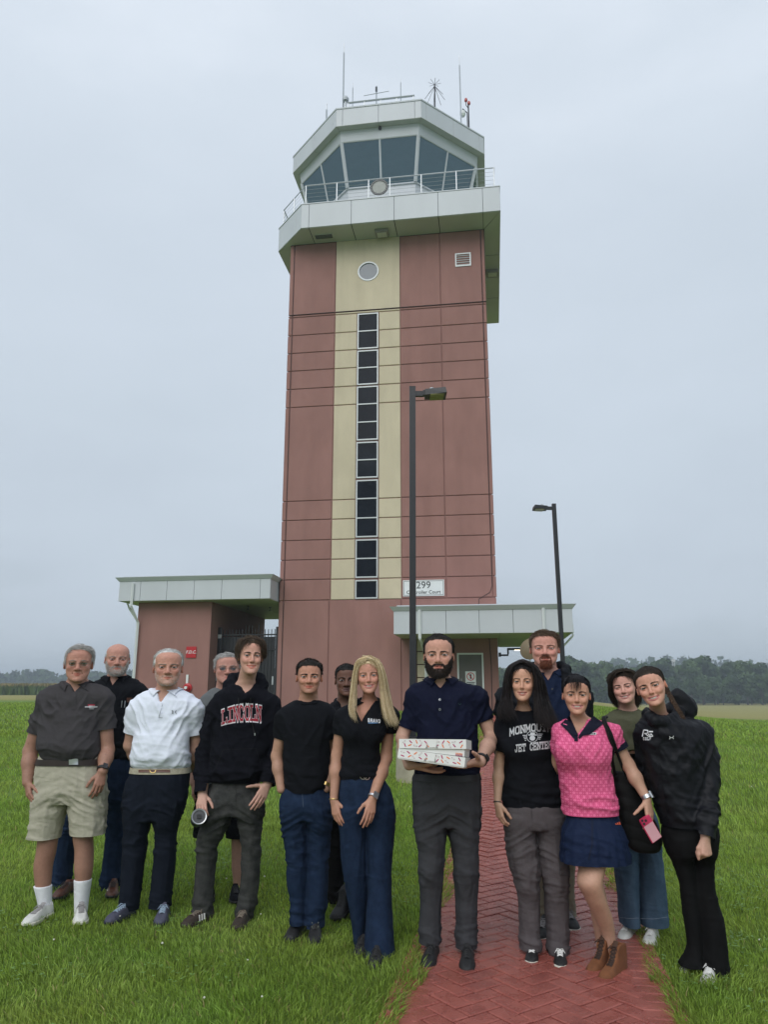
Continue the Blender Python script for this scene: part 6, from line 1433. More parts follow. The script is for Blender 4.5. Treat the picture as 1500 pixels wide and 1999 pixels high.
def finish1(s):
    e, base, D = s['e'], s['base'], s['D']; tb = s['tb']
    polo_collar(s, D, base, s['so'], tb, C_GREY, 151, 1338, 20, 1346, [(126, 1354), (175, 1351)], zback=.04)
    decal([quad(138, 1352, 148, 1385, 2, 8)], tb, .004, 'placket', C_GREY, s['so'], base)
    for y in (1361, 1376): decal([disc_px(143.5, y, 1.6)], tb, .007, 'button', C_RUB, s['so'], base)
    decal([quad(171, 1375, 185, 1378.5, 4, 1)], tb, .005, 'chest_emblem', mat('emblem_red', (.30, .01, .03), .7), s['so'], base)
    decal([quad(165, 1379, 190, 1381, 4, 1), quad(173, 1377.5, 185, 1382, 3, 2), quad(174, 1383, 183, 1384.5, 3, 1)], tb, .0055, 'chest_emblem', mat('emblem_grey', (.42, .42, .44), .7), s['so'], base)
    zb0, zb1 = at_y(140, 1492, D)[2], at_y(140, 1480, D)[2]; bl = ring_loft(s['W'], zb0, zb1, .010, 'belt', C_DKBELT, s['po'], base)
    decal([quad(134, 1481, 152, 1493, 4, 3)], s['pb'], .016, 'belt_buckle', C_STEEL, bl, base)
    for hx, hem in ((86, 1634), (171, 1627)): pass
    for Lg in ((1728, 66, 100, 1792, 79, 99), (1716, 145, 178, 1792, 146, 168)):
        y0, a, b, y1, c, d = Lg; Rr = rows_m([(y0, a, b), ((y0 + y1) / 2, (a * .4 + c * .6), (b * .4 + d * .6)), (y1, c, d)], D, bdef=1.08); V, Q = field_mesh([('U', P_loft(Rr, 2.0, .005), 0)], .007); link('sock', mesh_np('sock', V - base, Q), C_SOCK, e)
    glasses(s['h'], s, s['bo'], base)
    A = s['arms'][1]; watch(A['P'][2] + np.array([0, 0, .012]), A['P'][2] - A['P'][1], A['R'][2] * 1.05, C_RUB, mat('watch_glass', (.03, .03, .035), .15), e, base, (.5, -.8, 0))
finish1(p1)
# 9 navy polo, holding boxes
p9 = person(dict(key='p9', D=4.82, seed=9, label='bearded man in navy polo holding two white donut boxes', head=(857, 1240, 1319, 26.5), rot=(0, 1, -3), neck=(861, 1336, 18.5), hdy=-.05,
 skin=(.46, .275, .205), ruddy=.6, iris=(.04, .022, .012), face=dict(fat=.05, jaw=1.06, open=.016, nose=1.1, smile=.25, lip=.85),
 hair=dict(col=(.012, .010, .009), col2=(.045, .036, .032), rec=.09, thick=.040, rimk=.22, noise=.03, comb=comb_back, L=.20, lift=.0, n=2600, k=5, r=.0010, mess=.25, zmin=.16, low=.03), brow=dict(n=130, th=.017, raise_=0),
 beard=dict(kind='full', col=(.010, .008, .007), col2=(.05, .034, .026), L=.045, n=2600, tint=.9, r=.0012, chinL=.5),
 arms=[dict(p=[(813, 1362, 0), (785, 1440, .0), (799, 1493, -.30)], r=[15, 12, 10], sleeve=dict(r=(19, 16), end=(797, 1423, .0)), hand=dict(tip=(845, 1504, -.30), n=(-.1, .1, -1), th=(0, -1, 0), curl=(2, 8, 8), tc=(20, 0, 0), sc=1.1)),
       dict(p=[(930, 1360, 0), (961, 1440, .0), (938, 1487, -.34)], r=[16, 13, 10], sleeve=dict(r=(20, 16.5), end=(949, 1406, .0)), hand=dict(tip=(892, 1500, -.42), n=(.2, -.3, -.9), th=(-.2, -.7, .8), curl=(4, 10, 8), tc=(62, 14, 10), sc=1.12))],
 top=dict(m=C_NAVY, kind='polo', name='polo_shirt', rows=[(1327, 836, 888, .07, .01), (1332, 818, 906, .085, .01), (1341, 802, 928, .10, .01), (1354, 798, 938, .12, 0), (1375, 800, 940, .135, 0), (1400, 808, 936, .14, -.01), (1430, 813, 933, .14, -.015), (1460, 813, 933, .14, -.015), (1490, 809, 936, .145, -.01), (1505, 809, 937, .145), (1516, 812, 934, .13)], neck=dict(hole=(861, 1325, 23), v=(860, 1345, 13, 1326))),
 bot=dict(m=C_CHAR, kind='slack', rows=[(1506, 812, 935, .135), (1518, 806, 939, .145), (1540, 805, 940, .15), (1573, 807, 939, .15), (1610, 808, 938, .12)], legs=[[(1575, 807, 874, .13), (1600, 808, 873, .13), (1626, 811, 872, .12, -.01), (1668, 818, 868, .10, -.02), (1700, 819, 865, .09, -.03), (1735, 820, 863, .085, -.01), (1763, 820, 862, .085, 0), (1800, 819, 861, .085, 0), (1838, 819, 862, .095, 0)], [(1575, 871, 939, .13), (1600, 873, 938, .13), (1626, 876, 936, .12, -.01), (1668, 884, 935, .10, -.02), (1700, 886, 935, .09, -.03), (1735, 888, 934, .085, -.01), (1763, 889, 933, .085, 0), (1800, 890, 931, .085, 0), (1846, 890, 932, .095, 0)]]),
 shoes=[dict(toe=(832, 1899), ang=190, kind='runner', cols=(S_BLK, S_BLK, S_BLK), L=.30), dict(toe=(912, 1906), ang=182, kind='runner', cols=(S_BLK, S_BLK, S_BLK), L=.30)]))
for q in p9['shoes']: pass
def finish9(s):
    e, base, D = s['e'], s['base'], s['D']; tb = s['tb']
    polo_collar(s, D, base, s['so'], tb, C_NAVY, 861, 1334, 23.5, 1336, [(840, 1342), (884, 1340)], zback=.045)
    decal([quad(854, 1346, 864, 1400, 2, 10)], tb, .004, 'placket', C_NAVY, s['so'], base)
    for y in (1366, 1385): decal([ring_px(859, y, 2.2, .9, 10)], tb, .007, 'button', C_STEEL, s['so'], base)
    decal(line_px([(895, 1373), (898, 1376), (901, 1373)], 1.2, 2), tb, .004, 'chest_emblem', mat('emblem_dim', (.02, .05, .06), .7), s['so'], base)
    bl = ring_loft(s['W'], at_y(870, 1521, D)[2], at_y(870, 1508, D)[2], .005, 'belt', C_RUB, s['po'], base)
    A = s['arms'][1]; watch(A['P'][2] * .93 + A['P'][1] * .07, A['P'][2] - A['P'][1], A['R'][2] * 1.08, C_RUB, C_RUB, e, base, (.8, -.5, .3), w=.024)
finish9(p9)
# hair locks led by guide curves
def guided(guides, n, r, col, col2, jit, seed, k=14, wave=0.0, mess=0.004, f=9):
    """guides: list of arrays of points (same side order); strands are blended between neighbours"""
    rg = np.random.default_rng(seed); G = []
    for g in guides:
        g = np.array(g, float); t = np.linspace(0, 1, len(g)); tt = np.linspace(0, 1, k); G.append(np.stack([pchip(t, g[:, i], tt) for i in range(3)], 1))
    G = np.array(G); u = rg.uniform(0, len(G) - 1.001, n); i = u.astype(int); w = (u - i)[:, None, None]; S = G[i] * (1 - w) + G[i + 1] * w
    cl = rg.integers(0, max(3, n // 9), n); rc = np.random.default_rng(seed + 1); off = rc.normal(0, jit, (n // 9 + 4, 1, 3))[cl] + rg.normal(0, jit * .35, (n, 1, 3)); t = np.linspace(0, 1, k)[None, :, None]
    S = S + off * (.35 + .65 * t) + rg.normal(0, mess, (n, 1, 3)) * t ** 2
    if wave: ph = rc.uniform(0, 6.28, (n // 9 + 4, 1, 3))[cl]; S = S + wave * t * np.sin(t * f + ph)
    cut = rg.uniform(.82, 1.0, n)[:, None]; idx = np.clip(cut * np.linspace(0, k - 1, k)[None, :], 0, k - 1); i0 = np.floor(idx).astype(int); i1 = np.minimum(i0 + 1, k - 1); fr = (idx - i0)[:, :, None]; S = np.take_along_axis(S, i0[:, :, None].repeat(3, 2), 1) * (1 - fr) + np.take_along_axis(S, i1[:, :, None].repeat(3, 2), 1) * fr
    V, Q = strands(S, r * rg.uniform(.6, 1.3, n), None, seed); c = np.array(col); c2 = np.array(col2); tt = np.repeat(np.clip(rg.uniform(-.2, 1.1, n), 0, 1), k * 3)[:, None]; return V, Q, c * (1 - tt) + c2 * tt
def px3(D, *pts): return [at_y(x, y, D + dy) for x, y, dy in pts]
# 8 blonde
def locks8(h, s, J, D):
    c, c2 = (.42, .30, .15), (.88, .74, .50)
    for sd, G in ((1, [((717, 1286, -.13), (703, 1293, -.13), (695, 1318, -.11), (692, 1350, -.10), (690, 1385, -.15), (697, 1410, -.17)), ((717, 1284, -.10), (700, 1291, -.09), (692, 1320, -.06), (688, 1352, -.06), (685, 1384, -.13), (692, 1400, -.15)), ((718, 1282, -.05), (698, 1292, -.02), (693, 1325, .0), (692, 1360, .02), (694, 1395, .06), (698, 1420, .09))]),
                  (2, [((719, 1286, -.13), (734, 1292, -.13), (742, 1315, -.12), (745, 1345, -.11), (748, 1375, -.16), (752, 1398, -.18), (757, 1415, -.19)), ((719, 1284, -.10), (738, 1292, -.09), (748, 1318, -.08), (752, 1350, -.07), (757, 1380, -.14), (765, 1405, -.17), (771, 1418, -.17)), ((720, 1282, -.06), (740, 1292, -.03), (751, 1322, .0), (757, 1352, .01), (763, 1382, -.04), (772, 1405, -.10), (778, 1420, -.13)), ((720, 1281, .0), (738, 1290, .04), (749, 1322, .07), (755, 1355, .08), (758, 1390, .07), (762, 1420, .09))])):
        V, Q, C = guided([px3(D, *g) for g in G], 800, .0014, c, c2, .009, sd); J.add(V, Q, C)
p8 = person(dict(key='p8', D=4.95, seed=8, label='woman with long blonde hair in black polo and wide blue jeans', head=(719, 1283, 1353, 22), rot=(-3, 3, 2), neck=(722, 1372, 11.5), hdy=-.06,
 skin=(.48, .27, .20), ruddy=.8, chest=(1.0, .85, .8), skin_arm=(.45, .24, .165), iris=(.08, .09, .10), lash=.6, lipc=(.42, .16, .14), face=dict(smile=1.0, teeth=.8, open=.014, nose=.85, jaw=.86, ear=.8, brow=.6),
 hair=dict(col=(.38, .27, .14), col2=(.80, .66, .43), rec=0.0, thick=.045, side=.8, tpl=.0, noise=.04, comb=comb_part, L=.2, lift=.0, n=500, r=.0013, mess=.2, zmin=.1), locks=locks8, brow=dict(col=(.16, .10, .06), n=70, th=.011),
 arms=[dict(p=[(670, 1399, 0), (658, 1474, .02), (652, 1562, -.05)], r=[13, 10.5, 7.5], sleeve=dict(r=(16, 14), end=(655, 1432, .0)), hand=dict(tip=(660, 1611, -.10), n=(-.6, -.75, 0), th=(.8, -.5, 0), curl=(14, 22, 15), sc=.95)),
       dict(p=[(760, 1398, 0), (754, 1480, .01), (728, 1558, -.16)], r=[13, 11.5, 8], sleeve=dict(r=(17, 16), end=(762, 1431, .0)), hand=dict(tip=(718, 1609, -.22), n=(.35, -.9, 0), th=(-1, -.2, 0), curl=(10, 16, 12), sc=.95))],
 top=dict(m=C_BLK, kind='tee', name='polo_shirt', extra=[(692, 1426, -.08, (.075, .07, .075), .05), (730, 1427, -.08, (.075, .07, .075), .05)], rows=[(1366, 706, 738, .06, .01), (1372, 690, 754, .075, .01), (1380, 672, 768, .09, .01), (1392, 662, 772, .10, 0), (1410, 664, 762, .11, 0), (1435, 667, 749, .115, 0), (1465, 669, 742, .105), (1495, 667, 744, .105), (1522, 665, 752, .11)], neck=dict(hole=(721, 1364, 17), v=(706, 1411, 24, 1370))),
 bot=dict(m=C_DENIM, kind='flare', rows=[(1506, 668, 744, .10), (1523, 665, 752, .115), (1545, 662, 763, .125), (1575, 661, 770, .13), (1604, 662, 770, .11)], legs=[[(1575, 661, 716, .12), (1605, 662, 714, .115), (1628, 664, 714, .11), (1692, 669, 717, .095, .0), (1745, 676, 717, .09, .03), (1788, 684, 715, .09, .06), (1846, 690, 714, .095, .09)], [(1575, 712, 770, .12), (1605, 713, 770, .115), (1628, 714, 769, .11), (1692, 717, 764, .10, -.02), (1745, 718, 764, .10, -.04), (1800, 715, 767, .11, -.06), (1850, 712, 770, .125, -.09), (1886, 710, 772, .135, -.10)]]),
 shoes=[dict(toe=(730, 1897), ang=186, kind='canvas', cols=(S_BLK, S_BLK, S_BLK), L=.26), dict(toe=(702, 1872), ang=186, kind='canvas', cols=(S_BLK, S_BLK, S_BLK), L=.26)]))
def finish8(s):
    e, base, D, tb = s['e'], s['base'], s['D'], s['tb']
    polo_collar(s, D, base, s['so'], tb, C_BLK, 721, 1370, 17, 1384, [(686, 1384), (744, 1384)], zback=.03, th0=.5)
    W_ = mat('print_white', (.72, .74, .78), .7); 
    decal(word('BRAVO', lambda u, v: (718 + 25 * u, 1409 + 2.2 * u - v * 6), .24, .22, 2), tb, .004, 'chest_lettering', W_, s['so'], base)
    decal([quad(719, 1410.8, 738, 1412.2, 5, 1)], tb, .004, 'chest_lettering', mat('print_blue', (.10, .25, .5), .7), s['so'], base)
    bl = decal(line_px([(703, 1517), (707, 1521), (712, 1521), (716, 1518)], 1.6, 2) + line_px([(711, 1518), (715, 1522), (720, 1521), (722, 1517)], 1.6, 2), s['tb'], .006, 'belt_buckle', C_STEEL, s['po'], base)
    A = s['arms'][1]; watch(A['P'][2] + np.array([0, 0, .008]), A['P'][2] - A['P'][1], A['R'][2] * 1.05, C_STEEL, C_STEEL, e, base, (.4, -.9, 0), w=.012)
    A = s['arms'][0]; watch(A['P'][2] + np.array([0, 0, .004]), A['P'][2] - A['P'][1], A['R'][2] * 1.12, C_GOLD, None, e, base, (0, -1, 0), 'bracelet', .004)
    ne = [at_y(x, y, D - .12) for x, y in ((703, 1380), (704, 1392), (709, 1401), (716, 1392), (722, 1380))]; P = push_out(ne, bvh_of(s['h'].w(s['h'].V), s['h'].Q), .002); obj_mb('necklace', MB().tube([tuple(p) for p in ne], .0009, 4), C_GOLD, e, base)
    decal(line_px([(712, 1868), (741, 1872), (771, 1866)], .9, 8), s['pb'], .003, 'hem_seam', mat('seam_thread', (.05, .07, .11), .8), s['po'], base)
finish8(p8)
# ---- left to right, the others
p2 = person(dict(key='p2', D=6.25, seed=2, age=1, label='bald man with white beard in black shirt behind the grey polo', head=(229, 1257, 1317, 22.5), rot=(0, 2, 2), neck=(228, 1329, 15), hdy=-.05,
 skin=(.42, .245, .19), ruddy=.9, face=dict(wr=.8, open=.011, nose=1.15, lip=.55, fat=.05, ear=1.1), iris=(.08, .09, .1), bags=.45,
 hair=dict(col=(.42, .41, .40), col2=(.66, .65, .64), bald=.70, thick=.012, comb=comb_back, L=.08, lift=.1, n=500, r=.0009, zmin=.24, root=.3, rec=.05), brow=dict(col=(.30, .27, .24), n=60),
 beard=dict(kind='full', col=(.36, .33, .30), col2=(.66, .63, .60), L=.045, n=1500, tint=.45, r=.0011),
 arms=[dict(p=[(192, 1352, 0), (188, 1440, .03), (200, 1500, .05)], r=[14, 11, 8], sleeve=dict(r=(16, 15), end=(190, 1415, .02)), skin=True), dict(p=[(270, 1352, 0), (278, 1440, .03), (268, 1500, .05)], r=[14, 11, 8], sleeve=dict(r=(16, 15), end=(275, 1415, .02)), skin=True)],
 top=dict(m=C_BLK, kind='polo', name='shirt', rows=[(1320, 208, 250, .07, .01), (1326, 194, 264, .085, .01), (1334, 184, 274, .10, .01), (1350, 179, 281, .12), (1380, 182, 279, .13), (1420, 184, 277, .14), (1460, 186, 275, .14), (1490, 186, 276, .13)], neck=dict(hole=(228, 1319, 18), v=(219, 1340, 9, 1322))),
 bot=dict(m=C_DENIM, kind='jeans', rows=[(1478, 186, 275, .13), (1500, 180, 274, .14), (1540, 170, 270, .14), (1575, 165, 265, .12)], legs=[[(1540, 150, 215, .12), (1580, 128, 185), (1640, 108, 152), (1700, 100, 142), (1740, 96, 138)], [(1540, 205, 262, .12), (1580, 207, 255), (1640, 205, 245), (1700, 199, 240), (1736, 195, 237)]]),
 shoes=[dict(toe=(106, 1759), ang=205, kind='runner', cols=(C_LEATH, C_RUB, C_DKBELT), L=.29), dict(toe=(217, 1756), ang=182, kind='runner', cols=(C_LEATH, C_RUB, C_DKBELT), L=.29)]))
polo_collar(p2, 6.25, p2['base'], p2['so'], p2['tb'], C_BLK, 228, 1326, 17, 1330, [(209, 1340), (246, 1338)], zback=.04)
for x in (238, 244): decal(line_px([(x, 1368), (x - 1.5, 1381)], 1.6, 3), p2['tb'], .006, 'pocket_pen', C_STEEL, p2['so'], p2['base'])
decal([quad(247, 1362, 258, 1371, 2, 2)], p2['tb'], .006, 'glasses_case', C_LEATH, p2['so'], p2['base'])
p3 = person(dict(key='p3', D=5.60, seed=5, age=1, label='white haired man in white polo and navy trousers, hands behind back', head=(328, 1268, 1338, 26), rot=(0, 1, 1), neck=(325, 1352, 17), hdy=-.05,
 skin=(.44, .255, .19), red=(.46, .18, .14), ruddy=.9, face=dict(wr=.8, fat=.06, open=.013, nose=1.15, lip=.55, ear=1.15), iris=(.07, .06, .05), bags=.4,
 hair=dict(col=(.48, .47, .46), col2=(.72, .72, .71), rec=.17, thick=.026, comb=comb_back, L=.13, lift=.3, n=1100, r=.0010, mess=.8, zmin=.25, root=.35, curl=.2), brow=dict(col=(.26, .22, .19), n=70),
 beard=dict(kind='full', col=(.45, .42, .38), col2=(.68, .66, .62), L=.016, n=600, tint=.18, r=.0008),
 arms=[dict(p=[(266, 1386, 0), (253, 1455, .06), (275, 1500, .18)], r=[14, 11.5, 9], sleeve=dict(r=(18, 17), end=(257, 1430, .02)), skin=True), dict(p=[(379, 1384, 0), (384, 1462, .06), (372, 1500, .16)], r=[14, 12, 9], sleeve=dict(r=(17, 16), end=(383, 1433, .02)), skin=True)],
 top=dict(m=C_WHITE, kind='polo', name='polo_shirt', rows=[(1345, 302, 348, .07, .01), (1351, 282, 366, .085, .01), (1360, 266, 380, .105, .01), (1374, 258, 388, .12), (1395, 260, 384, .13), (1425, 264, 375, .135, -.01), (1450, 259, 371, .145, -.02), (1475, 254, 370, .15, -.02), (1490, 254, 371, .145, -.01), (1502, 260, 367, .125)], neck=dict(hole=(325, 1344, 21), v=(315, 1372, 13, 1348))),
 bot=dict(m=cloth('midnight_navy_chino', (.009, .012, .020), .85, .1, .2), kind='slack', rows=[(1492, 258, 369, .125), (1505, 256, 370, .135), (1530, 245, 368, .145), (1560, 240, 364, .145), (1600, 240, 352, .12)], legs=[[(1560, 240, 302, .13), (1600, 240, 296, .12), (1632, 240, 289), (1678, 238, 283), (1721, 236, 278), (1750, 234, 274), (1774, 232, 270)], [(1560, 298, 363, .13), (1600, 299, 352, .12), (1632, 301, 345), (1678, 299, 342), (1721, 295, 338), (1750, 293, 334), (1770, 292, 331)]]),
 shoes=[dict(toe=(206, 1808), ang=218, kind='runner', cols=(mat('slate_purple_knit_shoe', (.060, .062, .095), .8, .2, 30), mat('dark_navy_sole', (.02, .022, .035), .6), mat('pale_blue_laces', (.25, .33, .42), .8)), L=.30), dict(toe=(311, 1811), ang=186, kind='runner', cols=(MATS['slate_purple_knit_shoe'], MATS['dark_navy_sole'], MATS['pale_blue_laces']), L=.30)]))
def finish3(s):
    e, base, D, tb = s['e'], s['base'], s['D'], s['tb']; polo_collar(s, D, base, s['so'], tb, C_WHITE, 325, 1352, 21, 1358, [(297, 1360), (347, 1361)], zback=.04)
    ink = mat('print_navy', (.02, .022, .03), .7); decal(line_px([(317, 1375), (309.5, 1401), (317, 1401)], .55, 6), tb, .004, 'placket_edge', ink, s['so'], base)
    for y in (1372, 1382, 1391): decal([disc_px(315.5, y, 1.2)], tb, .005, 'button', C_WHITE, s['so'], base)
    decal(line_px([(335, 1387), (338, 1388), (336, 1390), (338, 1392), (335, 1393)], 1.1, 2) + line_px([(344, 1387), (342, 1389), (342, 1391), (344.5, 1393)], 1.1, 2), tb, .004, 'chest_emblem', ink, s['so'], base)
    bl = ring_loft(s['W'], at_y(313, 1508, D)[2], at_y(313, 1497, D)[2], .009, 'belt', mat('woven_cream_belt', (.36, .33, .25), .9, .2, 60), s['po'], base)
    lb = bvh_of(np.array([v.co[:] for v in bl.data.vertices]) + base, [tuple(p.vertices) for p in bl.data.polygons])
    decal([quad(270, 1497.5, 332, 1508, 8, 2)], lb, .003, 'belt_leather', C_LEATH, bl, base); decal([ring_px(298, 1503, 6.5, 1.4, 14)], lb, .007, 'belt_buckle', C_GOLD, bl, base)
finish3(p3)
p4 = person(dict(key='p4', D=6.25, seed=4, age=1, label='grey haired man in glasses, grey tee and black shorts, half hidden', head=(444, 1275, 1336, 23), rot=(0, 0, 3), neck=(440, 1349, 16), hdy=-.05,
 skin=(.43, .25, .20), ruddy=.8, face=dict(wr=.5, open=.011, nose=1.1, lip=.6, fat=.1), iris=(.07, .07, .07),
 hair=dict(col=(.30, .29, .28), col2=(.55, .54, .53), rec=.07, thick=.03, comb=comb_side(1), L=.12, lift=.2, n=1100, r=.0011, zmin=.22, root=.7), brow=dict(col=(.22, .2, .18), n=50),
 arms=[dict(p=[(402, 1380, 0), (385, 1465, .03), (378, 1528, -.02)], r=[13, 11, 8], sleeve=dict(r=(16, 15), end=(392, 1440, .02)), hand=dict(tip=(376, 1565, -.04), n=(-.9, -.3, 0), th=(.3, -.9, 0), curl=(25, 35, 20))), dict(p=[(492, 1380, 0), (502, 1465, .03), (500, 1528, -.02)], r=[13, 11, 8], sleeve=dict(r=(16, 15), end=(498, 1440, .02)))],
 top=dict(out=1, m=cloth('heather_grey_tee', (.135, .145, .150), .9, .08, .3), kind='tee', rows=[(1342, 420, 464, .07, .01), (1350, 406, 480, .09, .01), (1362, 395, 494, .11), (1385, 390, 500, .13), (1430, 392, 498, .14), (1480, 390, 500, .15), (1530, 392, 498, .14)], neck=dict(hole=(441, 1341, 18))),
 bot=dict(m=C_BLK, kind='short', name='shorts', rows=[(1515, 392, 496, .14), (1540, 384, 500, .145), (1570, 382, 502, .14), (1590, 382, 502, .12)], legs=[[(1575, 382, 440, .12), (1605, 380, 436), (1632, 378, 434)], [(1575, 440, 500, .12), (1605, 442, 498), (1633, 442, 496)]]),
 skin_legs=[[(1620, 392, 424), (1660, 394, 420), (1700, 394, 416), (1745, 396, 412)], [(1620, 450, 482), (1660, 452, 478), (1690, 452, 478), (1720, 455, 474), (1750, 456, 472)]],
 shoes=[dict(toe=(404, 1768), ang=184, kind='runner', cols=(C_BLK, C_RUB, C_RUB), L=.28), dict(toe=(460, 1767), ang=178, kind='runner', cols=(C_BLK, C_RUB, C_RUB), L=.28)]))
glasses(p4['h'], p4, p4['bo'], p4['base'], tint=(.45, .42, .42))
# hoodie
def locks5(h, s, J, D):
    for sd, G in ((51, [((492, 1247, -.11), (478, 1248, -.13), (468, 1260, -.12), (465, 1276, -.10)), ((491, 1244, -.06), (474, 1248, -.08), (464, 1264, -.07), (463, 1288, -.04)), ((490, 1243, .0), (471, 1250, -.01), (462, 1272, .0), (464, 1296, .02))]), (52, [((495, 1247, -.11), (507, 1249, -.13), (514, 1262, -.12), (513, 1280, -.11)), ((496, 1244, -.06), (510, 1249, -.08), (517, 1266, -.07), (516, 1286, -.06)), ((497, 1243, 0), (512, 1252, -.01), (518, 1274, .0), (514, 1292, .01))])):
        V, Q, C = guided([px3(D, *g) for g in G], 420, .0016, (.035, .022, .014), (.10, .066, .042), .008, sd, 9); J.add(V, Q, C)
C_HOOD = cloth('black_fleece', (.0068, .0072, .0110), .92, .12, .35, 420); C_GJEAN = cloth('grey_black_denim', (.030, .031, .031), .9, .35, .4, 380, scale=18, col2=(.068, .069, .066))
p5 = person(dict(key='p5', D=5.52, seed=15, label='young man in black LINCOLN hoodie and grey jeans holding a tumbler', head=(489, 1245, 1317, 21.5), rot=(2, 0, 9), neck=(478, 1338, 16), hdy=-.07,
 skin=(.50, .31, .24), ruddy=.7, face=dict(smile=.6, teeth=.45, open=.014, nose=1.0, jaw=.96, lip=.8), iris=(.05, .04, .03),
 hair=dict(col=(.040, .026, .017), col2=(.10, .068, .044), thick=.05, side=.8, vol=.025, comb=comb_part, L=.22, lift=.08, n=1300, r=.0012, mess=.35, zmin=.28, rec=.02), locks=locks5, brow=dict(n=110, th=.016),
 arms=[dict(p=[(428, 1384, 0), (401, 1472, .03), (395, 1549, -.08)], r=[14, 12, 9], skin=True, **{'from': 1}, sleeve=dict(r=(21, 19, 15), back=.0), hand=dict(tip=(391, 1586, -.20), n=(-.2, -.75, .6), th=(1, -.3, 0), curl=(14, 40, 30), sc=1.05)),
       dict(p=[(526, 1378, 0), (537, 1462, .02), (522, 1531, -.08)], r=[14, 12, 9], skin=True, **{'from': 1}, sleeve=dict(r=(21, 18, 15), back=.0), hand=dict(tip=(497, 1580, -.20), n=(.45, -.85, .1), th=(-.9, 0, .3), curl=(8, 14, 12), spread=3, tc=(60, 5, 0), sc=1.08))],
 top=dict(out=1, m=C_HOOD, kind='hood', name='hoodie', rcs=[([(462, 1350, -.02), (448, 1338, .03), (455, 1326, .10), (480, 1322, .13), (505, 1326, .10), (511, 1337, .03), (497, 1350, -.03)], 12, .02), ([(462, 1350, -.03), (474, 1360, -.10), (481, 1364, -.115), (488, 1360, -.10), (497, 1350, -.03)], 9, .02)],
  rows=[(1337, 452, 502, .075, .01), (1345, 436, 518, .09, .01), (1355, 423, 528, .11), (1372, 416, 534, .125), (1400, 417, 532, .13), (1440, 415, 529, .135, -.01), (1480, 412, 524, .14, -.015), (1505, 409, 520, .145, -.01), (1518, 410, 516, .135), (1526, 414, 512, .125)], neck=dict(hole=(479, 1338, 19), v=(480, 1357, 12, 1338))),
 bot=dict(m=C_GJEAN, kind='jeans', name='jeans', rows=[(1512, 412, 506, .12), (1530, 407, 510, .13), (1556, 402, 515, .135), (1590, 398, 515, .12)], legs=[[(1560, 401, 461, .13), (1590, 396, 455, .12), (1607, 393, 448), (1630, 387, 436), (1657, 383, 424), (1708, 381, 419), (1750, 378, 415), (1787, 375, 413)], [(1560, 458, 516, .13), (1590, 462, 515, .12), (1607, 465, 513), (1657, 471, 509), (1708, 471, 507), (1759, 464, 502), (1791, 460, 495)]]),
 shoes=[dict(toe=(356, 1814), ang=222, kind='canvas', cols=(mat('dark_brown_suede', (.035, .024, .018), .85, .2, 30), mat('gum_sole', (.03, .02, .016), .6), mat('taupe_laces', (.16, .13, .10), .8)), L=.29), dict(toe=(460, 1819), ang=195, kind='canvas', cols=(MATS['dark_brown_suede'], MATS['gum_sole'], MATS['taupe_laces']), L=.29)]))
def finish5(s):
    e, base, D, tb = s['e'], s['base'], s['D'], s['tb']
    def mp(u, v):
        x = 432.5 + 78 * u; yb = 1413 - 26 * u + 20.5 * u * u - 0.0 * u; yt = 1389 - 34 * u + 26 * u * u; return (x, yb + (yt - yb) * v)
    decal(word('LINCOLN', lambda u, v: mp(u, -.03 + 1.06 * v), .29, .10, 5), tb, .004, 'chest_lettering', mat('print_white', (.7, .72, .76), .7), s['so'], base)
    decal(word('LINCOLN', mp, .20, .10, 5), tb, .0062, 'chest_lettering', mat('letter_red', (.32, .012, .028), .75), s['so'], base)
    for pts in ([(466, 1362), (465, 1378), (466, 1392)], [(489, 1362), (490, 1400), (497, 1434)]):
        decal(line_px(pts, 1.3, 8), tb, .007, 'drawstring', C_RUB, s['so'], base)
    decal([quad(496.4, 1431, 498.4, 1436, 1, 3)], tb, .008, 'drawstring_tip', C_STEEL, s['so'], base)
    decal(line_px([(421, 1500), (435, 1464), (500, 1461), (508, 1492)], .9, 10), tb, .003, 'pocket_seam', mat('seam_black', (.004, .004, .005), .9), s['so'], base)
    decal(line_px([(459, 1526), (461, 1548), (460, 1566)], 1.0, 6) + line_px([(412, 1531), (424, 1533), (433, 1528)], 1.0, 4), s['pb'], .004, 'fly_seam', mat('seam_dark', (.015, .015, .015), .9), s['po'], base)
    for k in range(3):
        q = s['shoes'][0]
        V = q['tr']([(-.118 - .0 * k, .42 + .085 * k, .09), (-.125, .455 + .085 * k, .09), (-.085, .43 + .085 * k, .205), (-.08, .40 + .085 * k, .205), (-.150, .42 + .085 * k, .09), (-.155, .455 + .085 * k, .09), (-.12, .43 + .085 * k, .205), (-.115, .40 + .085 * k, .205)]); me = bpy.data.meshes.new('stripe'); me.from_pydata([tuple(v) for v in V], [], [(4, 5, 6, 7), (0, 3, 2, 1), (0, 1, 5, 4), (1, 2, 6, 5), (2, 3, 7, 6), (3, 0, 4, 7)]); me.update(); link('stripe', me, S_LACEW, q['obj'])
finish5(p5)
